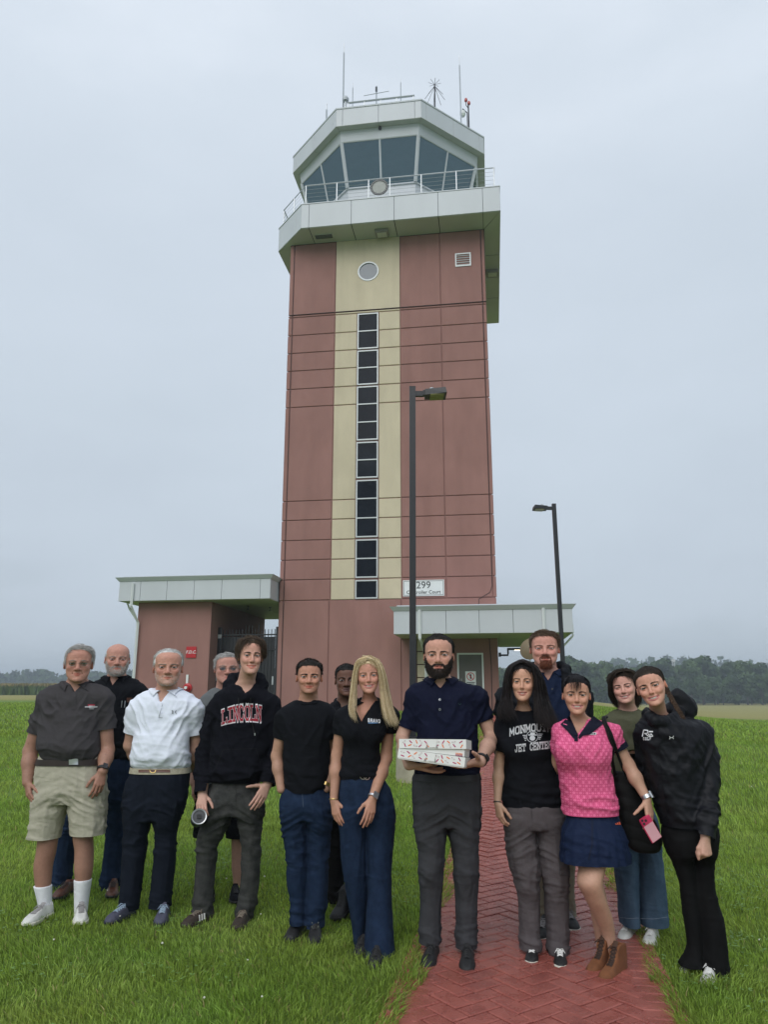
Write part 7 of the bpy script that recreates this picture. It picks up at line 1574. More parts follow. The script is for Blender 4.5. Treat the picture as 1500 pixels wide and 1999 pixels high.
# tumbler held by the young man
def tumbler(D=5.52):
    L = at_y(388.5, 1594, D - .27); B = at_y(382.5, 1606, D - .08); ax_ = (B - L) / np.linalg.norm(B - L); B = L + ax_ * .185; e = empty('tumbler', tuple(L)); tag(e, 'dark navy insulated tumbler held lid forward by the hoodie wearer', 'tumbler')
    z = ax_; x = np.cross(z, [0, 0, 1.]); x /= np.linalg.norm(x); y = np.cross(z, x); Rm = np.stack([x, y, z], 1)
    def part(name, prof, m, par):
        mb = MB(); mb.lathe(prof, n=28); mb.V = [tuple(np.array(v) @ Rm.T) for v in mb.V]; return mb.build(name, m, par, smooth=True)
    b = part('cup', [(.0, .01), (.049, .01), (.0505, .02), (.045, .12), (.036, .175), (.034, .185), (0, .185)], mat('navy_powder_coat', (.008, .014, .026), .45, .1), e)
    part('steel_rim', [(.042, .012), (.0425, -.004), (.049, -.006), (.0515, -.002), (.0515, .014), (.047, .016), (.042, .012)], mat('brushed_steel', (.42, .43, .44), .3, .1, metal=.8), e)
    lid = part('lid', [(0, -.001), (.034, -.001), (.036, -.004), (.0415, -.004), (.0415, .01), (0, .01)], mat('smoked_lid', (.075, .075, .078), .25), e)
    mb = MB(); mb.box(-.014, .014, -.012, .014, -.012, -.0012); mb.V = [tuple(np.array(v) @ Rm.T) for v in mb.V]; mb.build('slider', C_RUB, lid)
tumbler()
# black tee
p6 = person(dict(key='p6', D=5.17, seed=6, label='dark haired man in plain black tee and blue jeans, hands in pockets', head=(604, 1289, 1354, 22.5), rot=(0, 1, 0), neck=(602, 1373, 16), hdy=-.05,
 skin=(.42, .235, .165), ruddy=.5, face=dict(smile=.35, open=.015, nose=1.15, jaw=1.02, lip=.9, ear=1.15), iris=(.03, .02, .012),
 hair=dict(col=(.014, .012, .011), col2=(.042, .036, .033), rimk=.3, thick=.035, vol=.02, comb=comb_crew, L=.07, lift=.5, n=1500, r=.0010, mess=.3, zmin=.36, rec=.02), brow=dict(n=140, th=.018), beard=dict(kind='full', col=(.10, .06, .045), n=10, L=.006, tint=.22),
 arms=[dict(p=[(556, 1403, 0), (540, 1476, .03), (549, 1541, -.03)], r=[13, 10.5, 8], sleeve=dict(r=(15, 13), end=(543, 1440, .01)), skin=True), dict(p=[(646, 1403, 0), (655, 1476, .03), (636, 1540, -.03)], r=[13, 10.5, 8], sleeve=dict(r=(15, 13), end=(654, 1440, .01)), skin=True)],
 top=dict(out=1, m=C_BLK, kind='tee', name='tee_shirt', rows=[(1366, 582, 622, .07, .01), (1372, 566, 638, .085, .01), (1381, 552, 650, .10), (1395, 543, 656, .12), (1415, 548, 654, .13), (1440, 552, 650, .13), (1470, 552, 646, .125), (1510, 554, 640, .125), (1535, 557, 634, .125), (1545, 562, 630, .12)], neck=dict(hole=(602, 1367, 20))),
 bot=dict(m=C_DENIM, kind='jeans', name='jeans', rows=[(1528, 556, 640, .12), (1543, 546, 646, .13), (1570, 545, 648, .135), (1598, 548, 649, .12)], legs=[[(1575, 546, 600, .125), (1600, 548, 600, .115), (1628, 551, 600), (1660, 556, 600), (1692, 561, 600), (1713, 559, 599), (1756, 566, 599), (1803, 567, 597)], [(1575, 597, 648, .125), (1600, 599, 648, .115), (1628, 600, 646), (1692, 601, 641), (1756, 598, 639), (1809, 595, 631)]]),
 shoes=[dict(toe=(564, 1842), ang=196, kind='boot', cols=(S_BLK, C_RUB, C_RUB), L=.29), dict(toe=(613, 1850), ang=182, kind='boot', cols=(S_BLK, C_RUB, C_RUB), L=.29)]))
def finish6(s):
    e, base = s['e'], s['base']; A = s['arms'][1]; watch(A['P'][2] + np.array([0, 0, .03]), A['P'][2] - A['P'][1], A['R'][2] * 1.1, C_GOLD, None, e, base, (0, -1, 0), 'gold_watch', .02)
    decal(line_px([(590, 1545), (592, 1575)], 1.0, 5), s['pb'], .003, 'fly_seam', mat('seam_thread', (.05, .07, .11), .8), s['po'], base)
    for q in s['shoes']:
        for sx in (-1, 1):
            for k in range(4):
                P = q['tr']([(sx * .066, .42 + .06 * k, .46 - .06 * k)])[0]; mb = MB(); mb.lathe([(0, -.004), (.004, -.002), (.004, .004), (0, .006)], tuple(P), 6); mb.build('eyelet', C_STEEL, q['obj'])
    # ribbed neck band
    c = at_y(602, 1372, s['D']); k = px_m(602, 1372, s['D']); pts = [(c[0] + 20.5 * k * math.sin(t), c[1] - 21 * k * math.cos(t) + .0, c[2] + .012 - .030 * (1 + math.cos(t)) / 2) for t in np.linspace(0, 2 * math.pi, 33)]; P = push_out(pts, s['tb'], .001); obj_mb('neck_band', MB().tube([tuple(p) for p in P], .006, 6), C_BLK, s['so'], base)
finish6(p6)
p7 = person(dict(key='p7', D=5.85, seed=7, label='short haired man in dark jacket standing behind the blonde woman', head=(677, 1297, 1359, 20.5), rot=(0, 1, 0), neck=(676, 1374, 16), hdy=-.05,
 skin=(.115, .060, .040), red=(.13, .05, .035), ruddy=.4, lipc=(.12, .06, .055), face=dict(open=.013, nose=1.35, lip=1.2, fat=.05, wr=.3), iris=(.02, .012, .008),
 hair=dict(col=(.007, .006, .006), col2=(.020, .018, .017), thick=.030, comb=comb_crew, L=.035, lift=.7, n=1500, r=.0011, mess=.4, zmin=.42, rec=.0, curl=.5), brow=dict(n=90, th=.014),
 arms=[dict(p=[(640, 1400, 0), (632, 1480, .02), (640, 1550, 0)], r=[13, 11, 9], skin=False, sleeve=dict(r=(17, 16, 14))), dict(p=[(714, 1400, 0), (722, 1480, .02), (714, 1550, 0)], r=[13, 11, 9], skin=False, sleeve=dict(r=(17, 16, 14)))],
 top=dict(out=1, m=C_BLK, kind='hood', name='jacket', rcs=[([(659, 1374, -.06), (656, 1368, .03), (676, 1364, .09), (696, 1368, .03), (693, 1374, -.06)], 5, .01)], rows=[(1368, 656, 696, .07, .01), (1376, 644, 708, .09, .01), (1388, 634, 718, .11), (1410, 630, 722, .13), (1460, 632, 720, .135), (1540, 634, 718, .135)], neck=dict(hole=(676, 1366, 16), v=(672, 1392, 10, 1370))),
 bot=dict(m=cloth('black_trousers', (.006, .006, .0065), .85, .1, .2), kind='slack', rows=[(1525, 634, 718, .13), (1560, 630, 722, .14), (1600, 632, 720, .12)], legs=[[(1570, 632, 678, .12), (1611, 636, 676), (1660, 640, 672), (1710, 641, 671), (1760, 640, 674)], [(1570, 674, 720, .12), (1611, 678, 716), (1660, 680, 712), (1710, 681, 711), (1760, 681, 711)]]),
 shoes=[dict(toe=(652, 1799), ang=200, kind='boot', cols=(S_BLK, C_RUB, C_RUB), L=.29), dict(toe=(697, 1799), ang=180, kind='boot', cols=(S_BLK, C_RUB, C_RUB), L=.29)]))
# woman in black jet-center tee
def locks10(h, s, J, D):
    c, c2 = (.006, .005, .006), (.040, .031, .030)
    for sd, n, G in ((101, 900, [((1018, 1293, -.12), (1003, 1301, -.13), (996, 1325, -.12), (996, 1355, -.10), (1000, 1380, -.14), (1013, 1405, -.17)), ((1018, 1291, -.08), (998, 1302, -.09), (991, 1330, -.08), (989, 1362, -.07), (986, 1388, -.13), (997, 1408, -.16)), ((1018, 1290, -.03), (995, 1304, -.03), (988, 1335, -.02), (984, 1366, -.03), (977, 1392, -.08), (978, 1404, -.12)), ((1019, 1289, .03), (996, 1304, .04), (990, 1338, .06), (990, 1375, .07), (985, 1400, .08), (985, 1420, .09))]),
                     (102, 1300, [((1022, 1292, -.13), (1038, 1298, -.14), (1047, 1320, -.13), (1047, 1352, -.11), (1046, 1380, -.13), (1050, 1405, -.18), (1062, 1424, -.20)), ((1022, 1291, -.09), (1042, 1299, -.11), (1053, 1324, -.10), (1056, 1358, -.08), (1060, 1388, -.14), (1068, 1412, -.18), (1074, 1428, -.19)), ((1022, 1290, -.05), (1044, 1300, -.06), (1058, 1328, -.05), (1064, 1362, -.04), (1072, 1392, -.10), (1082, 1414, -.15), (1087, 1426, -.16)), ((1022, 1289, .02), (1043, 1300, .02), (1060, 1332, .03), (1069, 1366, .03), (1079, 1396, -.02), (1088, 1416, -.08), (1090, 1424, -.10)), ((1021, 1289, .05), (1038, 1302, .08), (1052, 1340, .09), (1058, 1380, .09), (1062, 1420, .09))])):
        V, Q, C = guided([px3(D, *g) for g in G], n, .0016, c, c2, .008, sd, 16, .012, .006, 8); J.add(V, Q, C)
C_TAUPE = cloth('grey_taupe_cargo_twill', (.090, .079, .083), .9, .08, .3)
p10 = person(dict(key='p10', D=4.80, seed=10, label='woman with long black hair in black JET CENTER tee', head=(1021, 1293, 1368, 22.5), rot=(1, 2, -4), neck=(1022, 1388, 11.5), hdy=-.06,
 skin=(.50, .31, .215), ruddy=.5, lash=.5, lipc=(.40, .16, .13), face=dict(smile=.45, teeth=.55, open=.013, nose=.88, jaw=.88, fat=.0, ear=.8, brow=.6), iris=(.025, .016, .01),
 hair=dict(col=(.006, .005, .006), col2=(.02, .017, .017), thick=.03, side=.8, tpl=.0, noise=.05, comb=comb_part, L=.2, lift=.0, n=700, r=.0012, mess=.2, zmin=.1, rec=.01), locks=locks10, brow=dict(n=70, th=.010),
 arms=[dict(p=[(984, 1424, 0), (975, 1490, .02), (972, 1566, -.04)], r=[11, 10, 6.5], sleeve=dict(r=(15, 12.5), end=(979, 1466, .0)), hand=dict(tip=(981, 1621, -.07), n=(-.85, -.45, 0), th=(.3, -.9, 0), curl=(24, 34, 20), sc=.92)), dict(p=[(1068, 1424, 0), (1090, 1480, .12), (1105, 1510, .22)], r=[11, 10, 7], sleeve=dict(r=(15, 13), end=(1080, 1462, .06)), skin=False)],
 top=dict(out=1, m=C_BLK, kind='tee', name='tee_shirt', extra=[(1006, 1458, -.075, (.075, .06, .07), .06), (1046, 1458, -.075, (.075, .06, .07), .06)], rows=[(1386, 1004, 1040, .06, .01), (1393, 988, 1056, .075, .01), (1402, 976, 1068, .09), (1416, 970, 1076, .10), (1440, 974, 1078, .11), (1470, 982, 1080, .115), (1510, 984, 1088, .11), (1550, 982, 1096, .115), (1573, 982, 1099, .115)], neck=dict(hole=(1022, 1385, 17))),
 bot=dict(m=C_TAUPE, kind='slack', name='cargo_trousers', rows=[(1556, 986, 1096, .11), (1580, 982, 1100, .12), (1603, 986, 1102, .12), (1615, 987, 1102, .11)], legs=[[(1590, 984, 1046, .115), (1612, 987, 1046, .11), (1638, 988, 1047), (1684, 995, 1054, None, -.01), (1718, 1006, 1054, None, -.02), (1776, 1014, 1054), (1810, 1015, 1055), (1851, 1015, 1058)], [(1590, 1043, 1102, .115), (1612, 1045, 1103, .11), (1638, 1048, 1104), (1684, 1054, 1111, None, -.01), (1718, 1061, 1111, None, -.02), (1776, 1065, 1112), (1810, 1067, 1112), (1859, 1069, 1113)]]),
 shoes=[dict(toe=(1038, 1889), ang=184, kind='canvas', cols=(S_BLK, S_SOLEW, S_LACEW, S_BLK), L=.255), dict(toe=(1096, 1897), ang=180, kind='canvas', cols=(S_BLK, S_SOLEW, S_LACEW, S_BLK), L=.255)]))
def finish10(s):
    e, base, D, tb = s['e'], s['base'], s['D'], s['tb']; W_ = mat('print_grey_white', (.50, .51, .53), .8)
    decal(word('MONMOUTH', lambda u, v: (995 + 84 * u, 1437 - 30 * u + 22 * u * u - v * (13.5 - 1 * u)), .22, .12, 4), tb, .0035, 'chest_lettering', W_, s['so'], base)
    decal(word('JET CENTER', lambda u, v: (1005.5 + 73 * u, 1467.5 - 8 * u - v * 12.5), .22, .14, 4), tb, .0035, 'chest_lettering', W_, s['so'], base)
    em = [ring_px(1040, 1438, 11.5, 1.0, 22), disc_px(1040, 1441, 5.5, 5), quad(1036, 1430, 1045, 1434, 2, 1), quad(1032, 1434, 1049, 1436, 3, 1)] + [quad(1021 + 1.5 * k, 1435 + 3.2 * k, 1028, 1436.4 + 3.2 * k, 3, 1) for k in range(4)] + [quad(1052, 1432.5 + 3.2 * k, 1060 - 1.5 * k, 1434 + 3.2 * k, 3, 1) for k in range(4)]
    decal(em, tb, .0035, 'chest_emblem', W_, s['so'], base)
    A = s['arms'][0]; watch(A['P'][2] + np.array([0, 0, .0]), A['P'][2] - A['P'][1], A['R'][2] * 1.05, C_RUB, None, e, base, (0, -1, 0), 'wrist_band', .006)
    sd = mat('seam_taupe', (.05, .045, .048), .9)
    decal([quad(989, 1645, 999, 1668, 2, 4)] + line_px([(991, 1640), (1000, 1668), (1008, 1708)], 1.0, 8), s['pb'], .004, 'cargo_pocket', C_TAUPE, s['po'], base)
    decal(line_px([(1094, 1672), (1093, 1708), (1108, 1709)], 1.0, 6) + line_px([(1038, 1580), (1040, 1600)], 1.0, 4), s['pb'], .004, 'pocket_seam', sd, s['po'], base)
    gl = s['h']; 
    for sx in (1,):
        mb = MB(); P = [tuple(gl.w((.35 * sx, -.03 + .03 * math.cos(t), .30 + .04 * math.sin(t)))) for t in np.linspace(0, 6.28, 12)]; obj_mb('earring', mb.tube(P, .0012, 4), C_STEEL, e, base)
finish10(p10)
# tall man behind
p11 = person(dict(key='p11', D=5.45, seed=11, label='tallest man, reddish goatee, navy polo under black jacket', head=(1064, 1232, 1301, 26), rot=(0, 1, 0), neck=(1067, 1318, 18), hdy=-.05,
 skin=(.50, .28, .22), red=(.52, .19, .15), ruddy=1.0, face=dict(fat=.07, jaw=1.0, open=.011, nose=1.1, smile=.4, teeth=.25, lip=.7), iris=(.06, .07, .08),
 hair=dict(col=(.065, .040, .026), col2=(.145, .095, .062), rec=.05, thick=.035, vol=.02, comb=comb_side(-1), L=.12, lift=.25, n=1500, r=.0011, mess=.4, zmin=.30), brow=dict(col=(.14, .075, .05), n=60, th=.012),
 beard=dict(kind='goatee', col=(.12, .035, .018), col2=(.26, .095, .05), L=.05, n=1000, tint=.7, r=.0011, chinL=.5),
 arms=[dict(p=[(993, 1366, 0), (984, 1460, .02), (1000, 1530, .0)], r=[16, 13, 10], skin=False), dict(p=[(1132, 1366, 0), (1146, 1440, .04), (1165, 1480, .05)], r=[16, 13, 10], skin=False)],
 top=dict(m=cloth('deep_blue_polo', (.010, .017, .042), .85, .1, .3), kind='polo', name='polo_shirt', rows=[(1307, 1040, 1094, .075, .01), (1316, 1016, 1116, .095, .01), (1330, 996, 1132, .11), (1350, 984, 1142, .13), (1390, 980, 1146, .15), (1440, 984, 1142, .16), (1520, 984, 1142, .16)], neck=dict(hole=(1067, 1306, 23), v=(1070, 1330, 13, 1310))),
 bot=dict(m=cloth('khaki_trousers', (.25, .225, .165), .9, .08, .3), kind='slack', rows=[(1505, 984, 1142, .15), (1560, 985, 1142, .15), (1600, 990, 1138, .13)], legs=[[(1570, 990, 1066, .13), (1640, 1008, 1068), (1700, 1026, 1066), (1760, 1034, 1068), (1800, 1036, 1068)], [(1570, 1060, 1138, .13), (1640, 1066, 1127), (1700, 1078, 1123), (1750, 1082, 1122), (1786, 1084, 1123)]]),
 shoes=[dict(toe=(1054, 1842), ang=190, kind='runner', cols=(S_BLK, S_SOLEW, S_LACEG), L=.31), dict(toe=(1124, 1824), ang=168, kind='runner', cols=(S_BLK, S_SOLEW, S_LACEG), L=.31)]))
def finish11(s):
    e, base, D, tb = s['e'], s['base'], s['D'], s['tb']; polo_collar(s, D, base, s['so'], tb, MATS['deep_blue_polo'], 1067, 1315, 23, 1324, [(1052, 1332), (1094, 1320)], zback=.045)
    decal([quad(1074, 1328, 1084, 1352, 2, 5)], tb, .004, 'placket', MATS['deep_blue_polo'], s['so'], base); decal([disc_px(1079, 1345, 1.6)], tb, .007, 'button', C_RUB, s['so'], base)
    R_ = [(z, cx, cy, a + .014, b + .016) for z, cx, cy, a, b in s['T']]; ops = [('U', P_loft(R_, 2.4), 0)]
    for A in s['arms']: P, k = A['P'], A['k']; ops += [('U', P_ell(P[0], 22 * k), .05), ('U', P_rc(P[0], P[1], 22 * k, 18 * k), .045), ('U', P_cyl(P[1], P[2], 18 * k, 15 * k), .02)]
    for pts in ([(1036, 1318, -.08), (1030, 1309, .0), (1040, 1300, .08), (1066, 1298, .11)], [(1102, 1312, -.08), (1108, 1305, .0), (1096, 1299, .08), (1066, 1298, .11)]):
        Pp = [at_y(x, y, D + dy) for x, y, dy in pts]
        for a, b in zip(Pp[:-1], Pp[1:]): ops.append(('U', P_rc(a, b, .026, .026), .015))
    c0 = at_y(1068, 1330, D); f = lambda x, y, z: np.maximum(np.abs(x - c0[0] - .0) - (.085 + .25 * np.maximum(0, c0[2] - z)), y - (D - .0)); ops.append(('S', (f, (np.array([c0[0] - .4, D - .4, c0[2] - 1.0]), np.array([c0[0] + .4, D, c0[2] + .12]))), .008))
    cn = at_y(1067, 1306, D + .01); ops.append(('S', P_ell(cn + np.array([0, -.02, .03]), (.085, .095, .09)), .01))
    V, Q = field_mesh(ops, .009, sm=2); V = fold_top(V, Q, D, 'hood', 77, R_[0][0], R_[-1][0], R_[0][1]); link('jacket', mesh_np('jacket', V - base, Q), cloth('black_softshell', (.009, .010, .013), .7, .1, .2), e)
finish11(p11)
# pink polo
def locks12(h, s, J, D):
    c, c2 = (.006, .0055, .007), (.022, .02, .022)
    V, Q, C = guided([px3(D, *g) for g in [((1124, 1322, -.14), (1116, 1326, -.165), (1112, 1338, -.165), (1111, 1350, -.16)), ((1125, 1321, -.14), (1121, 1327, -.168), (1119, 1338, -.17), (1118, 1349, -.165)), ((1127, 1321, -.14), (1128, 1327, -.168), (1127, 1338, -.17), (1126, 1351, -.167)), ((1129, 1321, -.14), (1134, 1327, -.165), (1136, 1338, -.165), (1134, 1349, -.16))]], 60, .0013, c, c2, .004, 121, 8); J.add(V, Q, C)
    for x0, x1, x2, sd in ((1112, 1104, 1106, 1), (1142, 1150, 1148, 2)):
        V, Q, C = guided([px3(D, (x0, 1322, -.12), (x1, 1335, -.10), (x2, 1356, -.08), (x2, 1372, -.07)), px3(D, (x0, 1322, -.11), (x1 - 1, 1336, -.08), (x2, 1358, -.05), (x2, 1378, -.04))], 26, .0011, c, c2, .003, 124 + sd, 8); J.add(V, Q, C)
def pink_mat():
    m = bpy.data.materials.new('pink_oval_print_knit'); m.use_nodes = True; n, l = m.node_tree.nodes, m.node_tree.links; b = n['Principled BSDF']; b.inputs['Roughness'].default_value = .85; b.inputs['Specular IOR Level'].default_value = .2
    g = n.new('ShaderNodeNewGeometry'); sp = n.new('ShaderNodeSeparateXYZ'); l.new(g.outputs['Position'], sp.inputs[0])
    def M(op, a, c=None, d=None):
        q = n.new('ShaderNodeMath'); q.operation = op
        for i, v in enumerate((a, c, d)):
            if v is None: continue
            if isinstance(v, (int, float)): q.inputs[i].default_value = v
            else: l.new(v, q.inputs[i])
        return q.outputs[0]
    P = .034
    def cell(v, off, per): return M('SUBTRACT', M('FRACT', M('ADD', M('DIVIDE', v, per), off)), .5)
    def ring(ox, oz, rx, rz, w0, w1):
        x = M('DIVIDE', cell(sp.outputs[0], ox, P), rx); z = M('DIVIDE', cell(sp.outputs[2], oz, P * 1.15), rz); r = M('SQRT', M('ADD', M('MULTIPLY', x, x), M('MULTIPLY', z, z))); return M('MULTIPLY', M('GREATER_THAN', r, w0), M('LESS_THAN', r, w1))
    a = M('MAXIMUM', ring(0, 0, .30, .42, .62, 1.0), ring(.5, .5, .42, .28, .62, 1.0)); a = M('MAXIMUM', a, ring(.5, 0, .17, .26, -1, 1.0))
    mx = n.new('ShaderNodeMix'); mx.data_type = 'RGBA'; mx.inputs[6].default_value = (.78, .165, .32, 1); mx.inputs[7].default_value = (.60, .085, .205, 1); l.new(a, mx.inputs['Factor'])
    nz = n.new('ShaderNodeTexNoise'); nz.inputs['Scale'].default_value = 400; bp = n.new('ShaderNodeBump'); bp.inputs['Strength'].default_value = .2; bp.inputs['Distance'].default_value = .002; l.new(nz.outputs[0], bp.inputs['Height']); l.new(bp.outputs[0], b.inputs['Normal'])
    l.new(mx.outputs[2], b.inputs['Base Color']); return m
C_PINK = pink_mat(); C_NVK = cloth('navy_trim_knit', (.012, .013, .026), .85)
p12 = person(dict(key='p12', D=4.60, seed=12, label='woman in pink patterned polo and navy skirt with tan boots', head=(1126, 1318, 1394, 25), rot=(1, 2, 0), neck=(1134, 1412, 13), hdy=-.06,
 skin=(.50, .29, .205), ruddy=.5, lash=.6, lipc=(.46, .18, .16), chest=(1.0, .95, .92), face=dict(smile=1.0, teeth=.8, open=.016, nose=.88, jaw=.86, fat=.0, brow=.6), iris=(.04, .025, .015),
 hair=dict(col=(.007, .006, .008), col2=(.024, .022, .026), thick=.030, tpl=.02, rimk=.22, noise=.03, comb=comb_back, L=.18, lift=.02, n=1400, k=5, r=.0010, mess=.15, zmin=.22, rec=.0), locks=locks12, brow=dict(n=100, th=.013),
 arms=[dict(p=[(1098, 1430, 0), (1086, 1490, .14), (1070, 1520, .22)], r=[12, 11, 8], sleeve=dict(r=(16, 15), end=(1090, 1466, .08)), skin=True), dict(p=[(1192, 1428, 0), (1228, 1494, .0), (1264, 1560, -.08)], r=[13, 12, 8], sleeve=dict(r=(18, 16.5), end=(1212, 1461, .0)), hand=dict(tip=(1280, 1640, -.14), n=(.55, -.75, .3), th=(-1, -.3, .1), curl=(10, 25, 20), tc=(50, 0, 0), sc=.95))],
 top=dict(out=1, m=C_PINK, kind='tee', name='polo_shirt', extra=[(1113, 1470, -.085, (.085, .07, .08), .06), (1163, 1472, -.085, (.085, .07, .08), .06)], rows=[(1402, 1112, 1160, .065, .01), (1408, 1098, 1178, .08, .01), (1416, 1088, 1194, .095), (1432, 1084, 1200, .105), (1455, 1083, 1194, .115), (1480, 1085, 1190, .12), (1510, 1091, 1194, .115), (1545, 1097, 1200, .115), (1575, 1100, 1205, .12), (1589, 1101, 1208, .12)], neck=dict(hole=(1136, 1404, 20), v=(1127, 1436, 22, 1410))),
 bot=dict(m=cloth('navy_sport_skirt', (.010, .018, .048), .7, .08, .15), kind='flare', name='skirt', pleat=.007, rows=[(1572, 1101, 1206, .115), (1590, 1100, 1211, .125), (1630, 1098, 1221, .14), (1660, 1097, 1226, .15), (1681, 1096, 1229, .155)]),
 skin_legs=[[(1640, 1140, 1196, None, .0), (1684, 1133, 1186, None, -.03), (1723, 1127, 1178, None, -.07), (1753, 1142, 1184, None, -.05), (1787, 1158, 1196, None, .0), (1833, 1177, 1203, None, .05), (1870, 1182, 1206, None, .06)], [(1640, 1108, 1160, None, .06), (1690, 1128, 1160, None, .07), (1730, 1140, 1180, None, .09), (1790, 1155, 1190, None, .13), (1840, 1164, 1190, None, .16), (1866, 1166, 1190, None, .16)]],
 shoes=[dict(toe=(1176, 1921), ang=208, kind='boot', cols=(mat('tan_nubuck', (.17, .062, .022), .85, .22, 18, .2, 200), mat('tan_rubber_sole', (.12, .05, .02), .7), mat('dark_laces', (.03, .015, .01), .8), mat('dark_brown_tongue', (.06, .028, .016), .85)), L=.265), dict(toe=(1152, 1906), ang=208, kind='boot', cols=(MATS['tan_nubuck'], MATS['tan_rubber_sole'], MATS['dark_laces'], MATS['dark_brown_tongue']), L=.265)]))
def finish12(s):
    e, base, D, tb = s['e'], s['base'], s['D'], s['tb']; bb = s['bb'](); decal([patch_px((1095, 1414), (1113, 1397), (1130, 1436), (1116, 1434)), patch_px((1159, 1397), (1180, 1412), (1152, 1434), (1130, 1437))], bb, .009, 'collar', C_NVK, s['so'], base, D - .075)
    decal([quad(1122, 1430, 1129, 1447, 2, 5)], tb, .004, 'placket', C_NVK, s['so'], base); decal(line_px([(1101, 1414), (1123, 1441)], 5, 6) + line_px([(1156, 1414), (1131, 1441)], 5, 6), tb, .004, 'neck_trim', C_NVK, s['so'], base)
    decal([quad(1151, 1430, 1165, 1434.5, 3, 1)], tb, .005, 'brand_tag', mat('tag_white', (.7, .7, .72), .7), s['so'], base); decal([quad(1152.5, 1431.2, 1155, 1433.6, 1, 1), quad(1156, 1431.2, 1158.5, 1433.6, 1, 1), quad(1159.5, 1431.2, 1163.5, 1433.6, 1, 1)], tb, .007, 'brand_tag_letters', C_NVK, s['so'], base)
    A = s['arms'][1]; P = A['P']; E_ = at_y(1212, 1461, D); ab = P[1] - P[0]; t = (E_ - P[0]) @ ab / (ab @ ab); C_ = (P[0] + ab * t) * .7 + E_ * .3; n = ab / np.linalg.norm(ab)
    z = n; x = np.cross(z, [0, 1., 0]); x /= np.linalg.norm(x); y = np.cross(z, x); Rm = np.stack([x, y, z], 1); r_ = max(16.5 * A['k'], A['R'][1] + .010); mb = MB(); mb.lathe([(r_ - .004, -.026), (r_ + .005, -.026), (r_ + .005, .004), (r_ - .004, .004), (r_ - .004, -.026)], n=28); mb.V = [tuple(np.array(v) @ Rm.T + C_) for v in mb.V]; obj_mb('sleeve_trim', mb, C_NVK, s['so'], base)
    for k, dx in enumerate((-3.5, 0, 3.5)): decal([(2, 1, lambda u, v, k=k, dx=dx: (1206.5 + dx + 2.6 * v - 1.6 * u * 1, 1610 - (2.2 + 1.7 * k) * u))], s['pb'], .004, 'skirt_emblem', mat('emblem_orange', (.75, .13, .05), .6), s['po'], base)
    decal(line_px([(1157, 1600), (1157, 1650), (1150, 1678)], 1.6, 10), s['pb'], .002, 'pleat_line', mat('pleat_dark', (.004, .006, .015), .9), s['po'], base)
    watch(P[2] + np.array([0, 0, .012]), P[2] - P[1], A['R'][2] * 1.08, C_STEEL, C_STEEL, e, base, (.8, -.5, .2), w=.02)
finish12(p12)
# olive tee, wide jeans
def locks13(h, s, J, D):
    for sd, G in ((131, [((1216, 1309, -.13), (1204, 1311, -.14), (1196, 1324, -.12), (1193, 1342, -.09), (1200, 1362, -.06), (1206, 1376, -.05)), ((1217, 1307, -.06), (1200, 1311, -.06), (1191, 1330, -.04), (1191, 1352, -.02), (1199, 1372, -.01), (1206, 1380, .0)), ((1218, 1306, .02), (1200, 1313, .03), (1195, 1335, .06), (1202, 1365, .07), (1210, 1384, .07))]), (132, [((1221, 1309, -.13), (1234, 1311, -.13), (1242, 1326, -.11), (1245, 1345, -.08), (1247, 1363, -.06), (1245, 1376, -.05)), ((1222, 1307, -.06), (1238, 1312, -.05), (1246, 1334, -.03), (1249, 1356, -.01), (1248, 1372, .0), (1243, 1380, .01)), ((1222, 1306, .02), (1236, 1314, .05), (1244, 1340, .07), (1244, 1370, .07), (1238, 1388, .08))])):
        V, Q, C = guided([px3(D, *g) for g in G], 420, .0016, (.016, .011, .008), (.055, .038, .026), .008, sd, 10, .004); J.add(V, Q, C)
C_LJEAN = cloth('mid_blue_wide_denim', (.050, .085, .135), .9, .3, .4, 380, scale=10, col2=(.095, .150, .225))
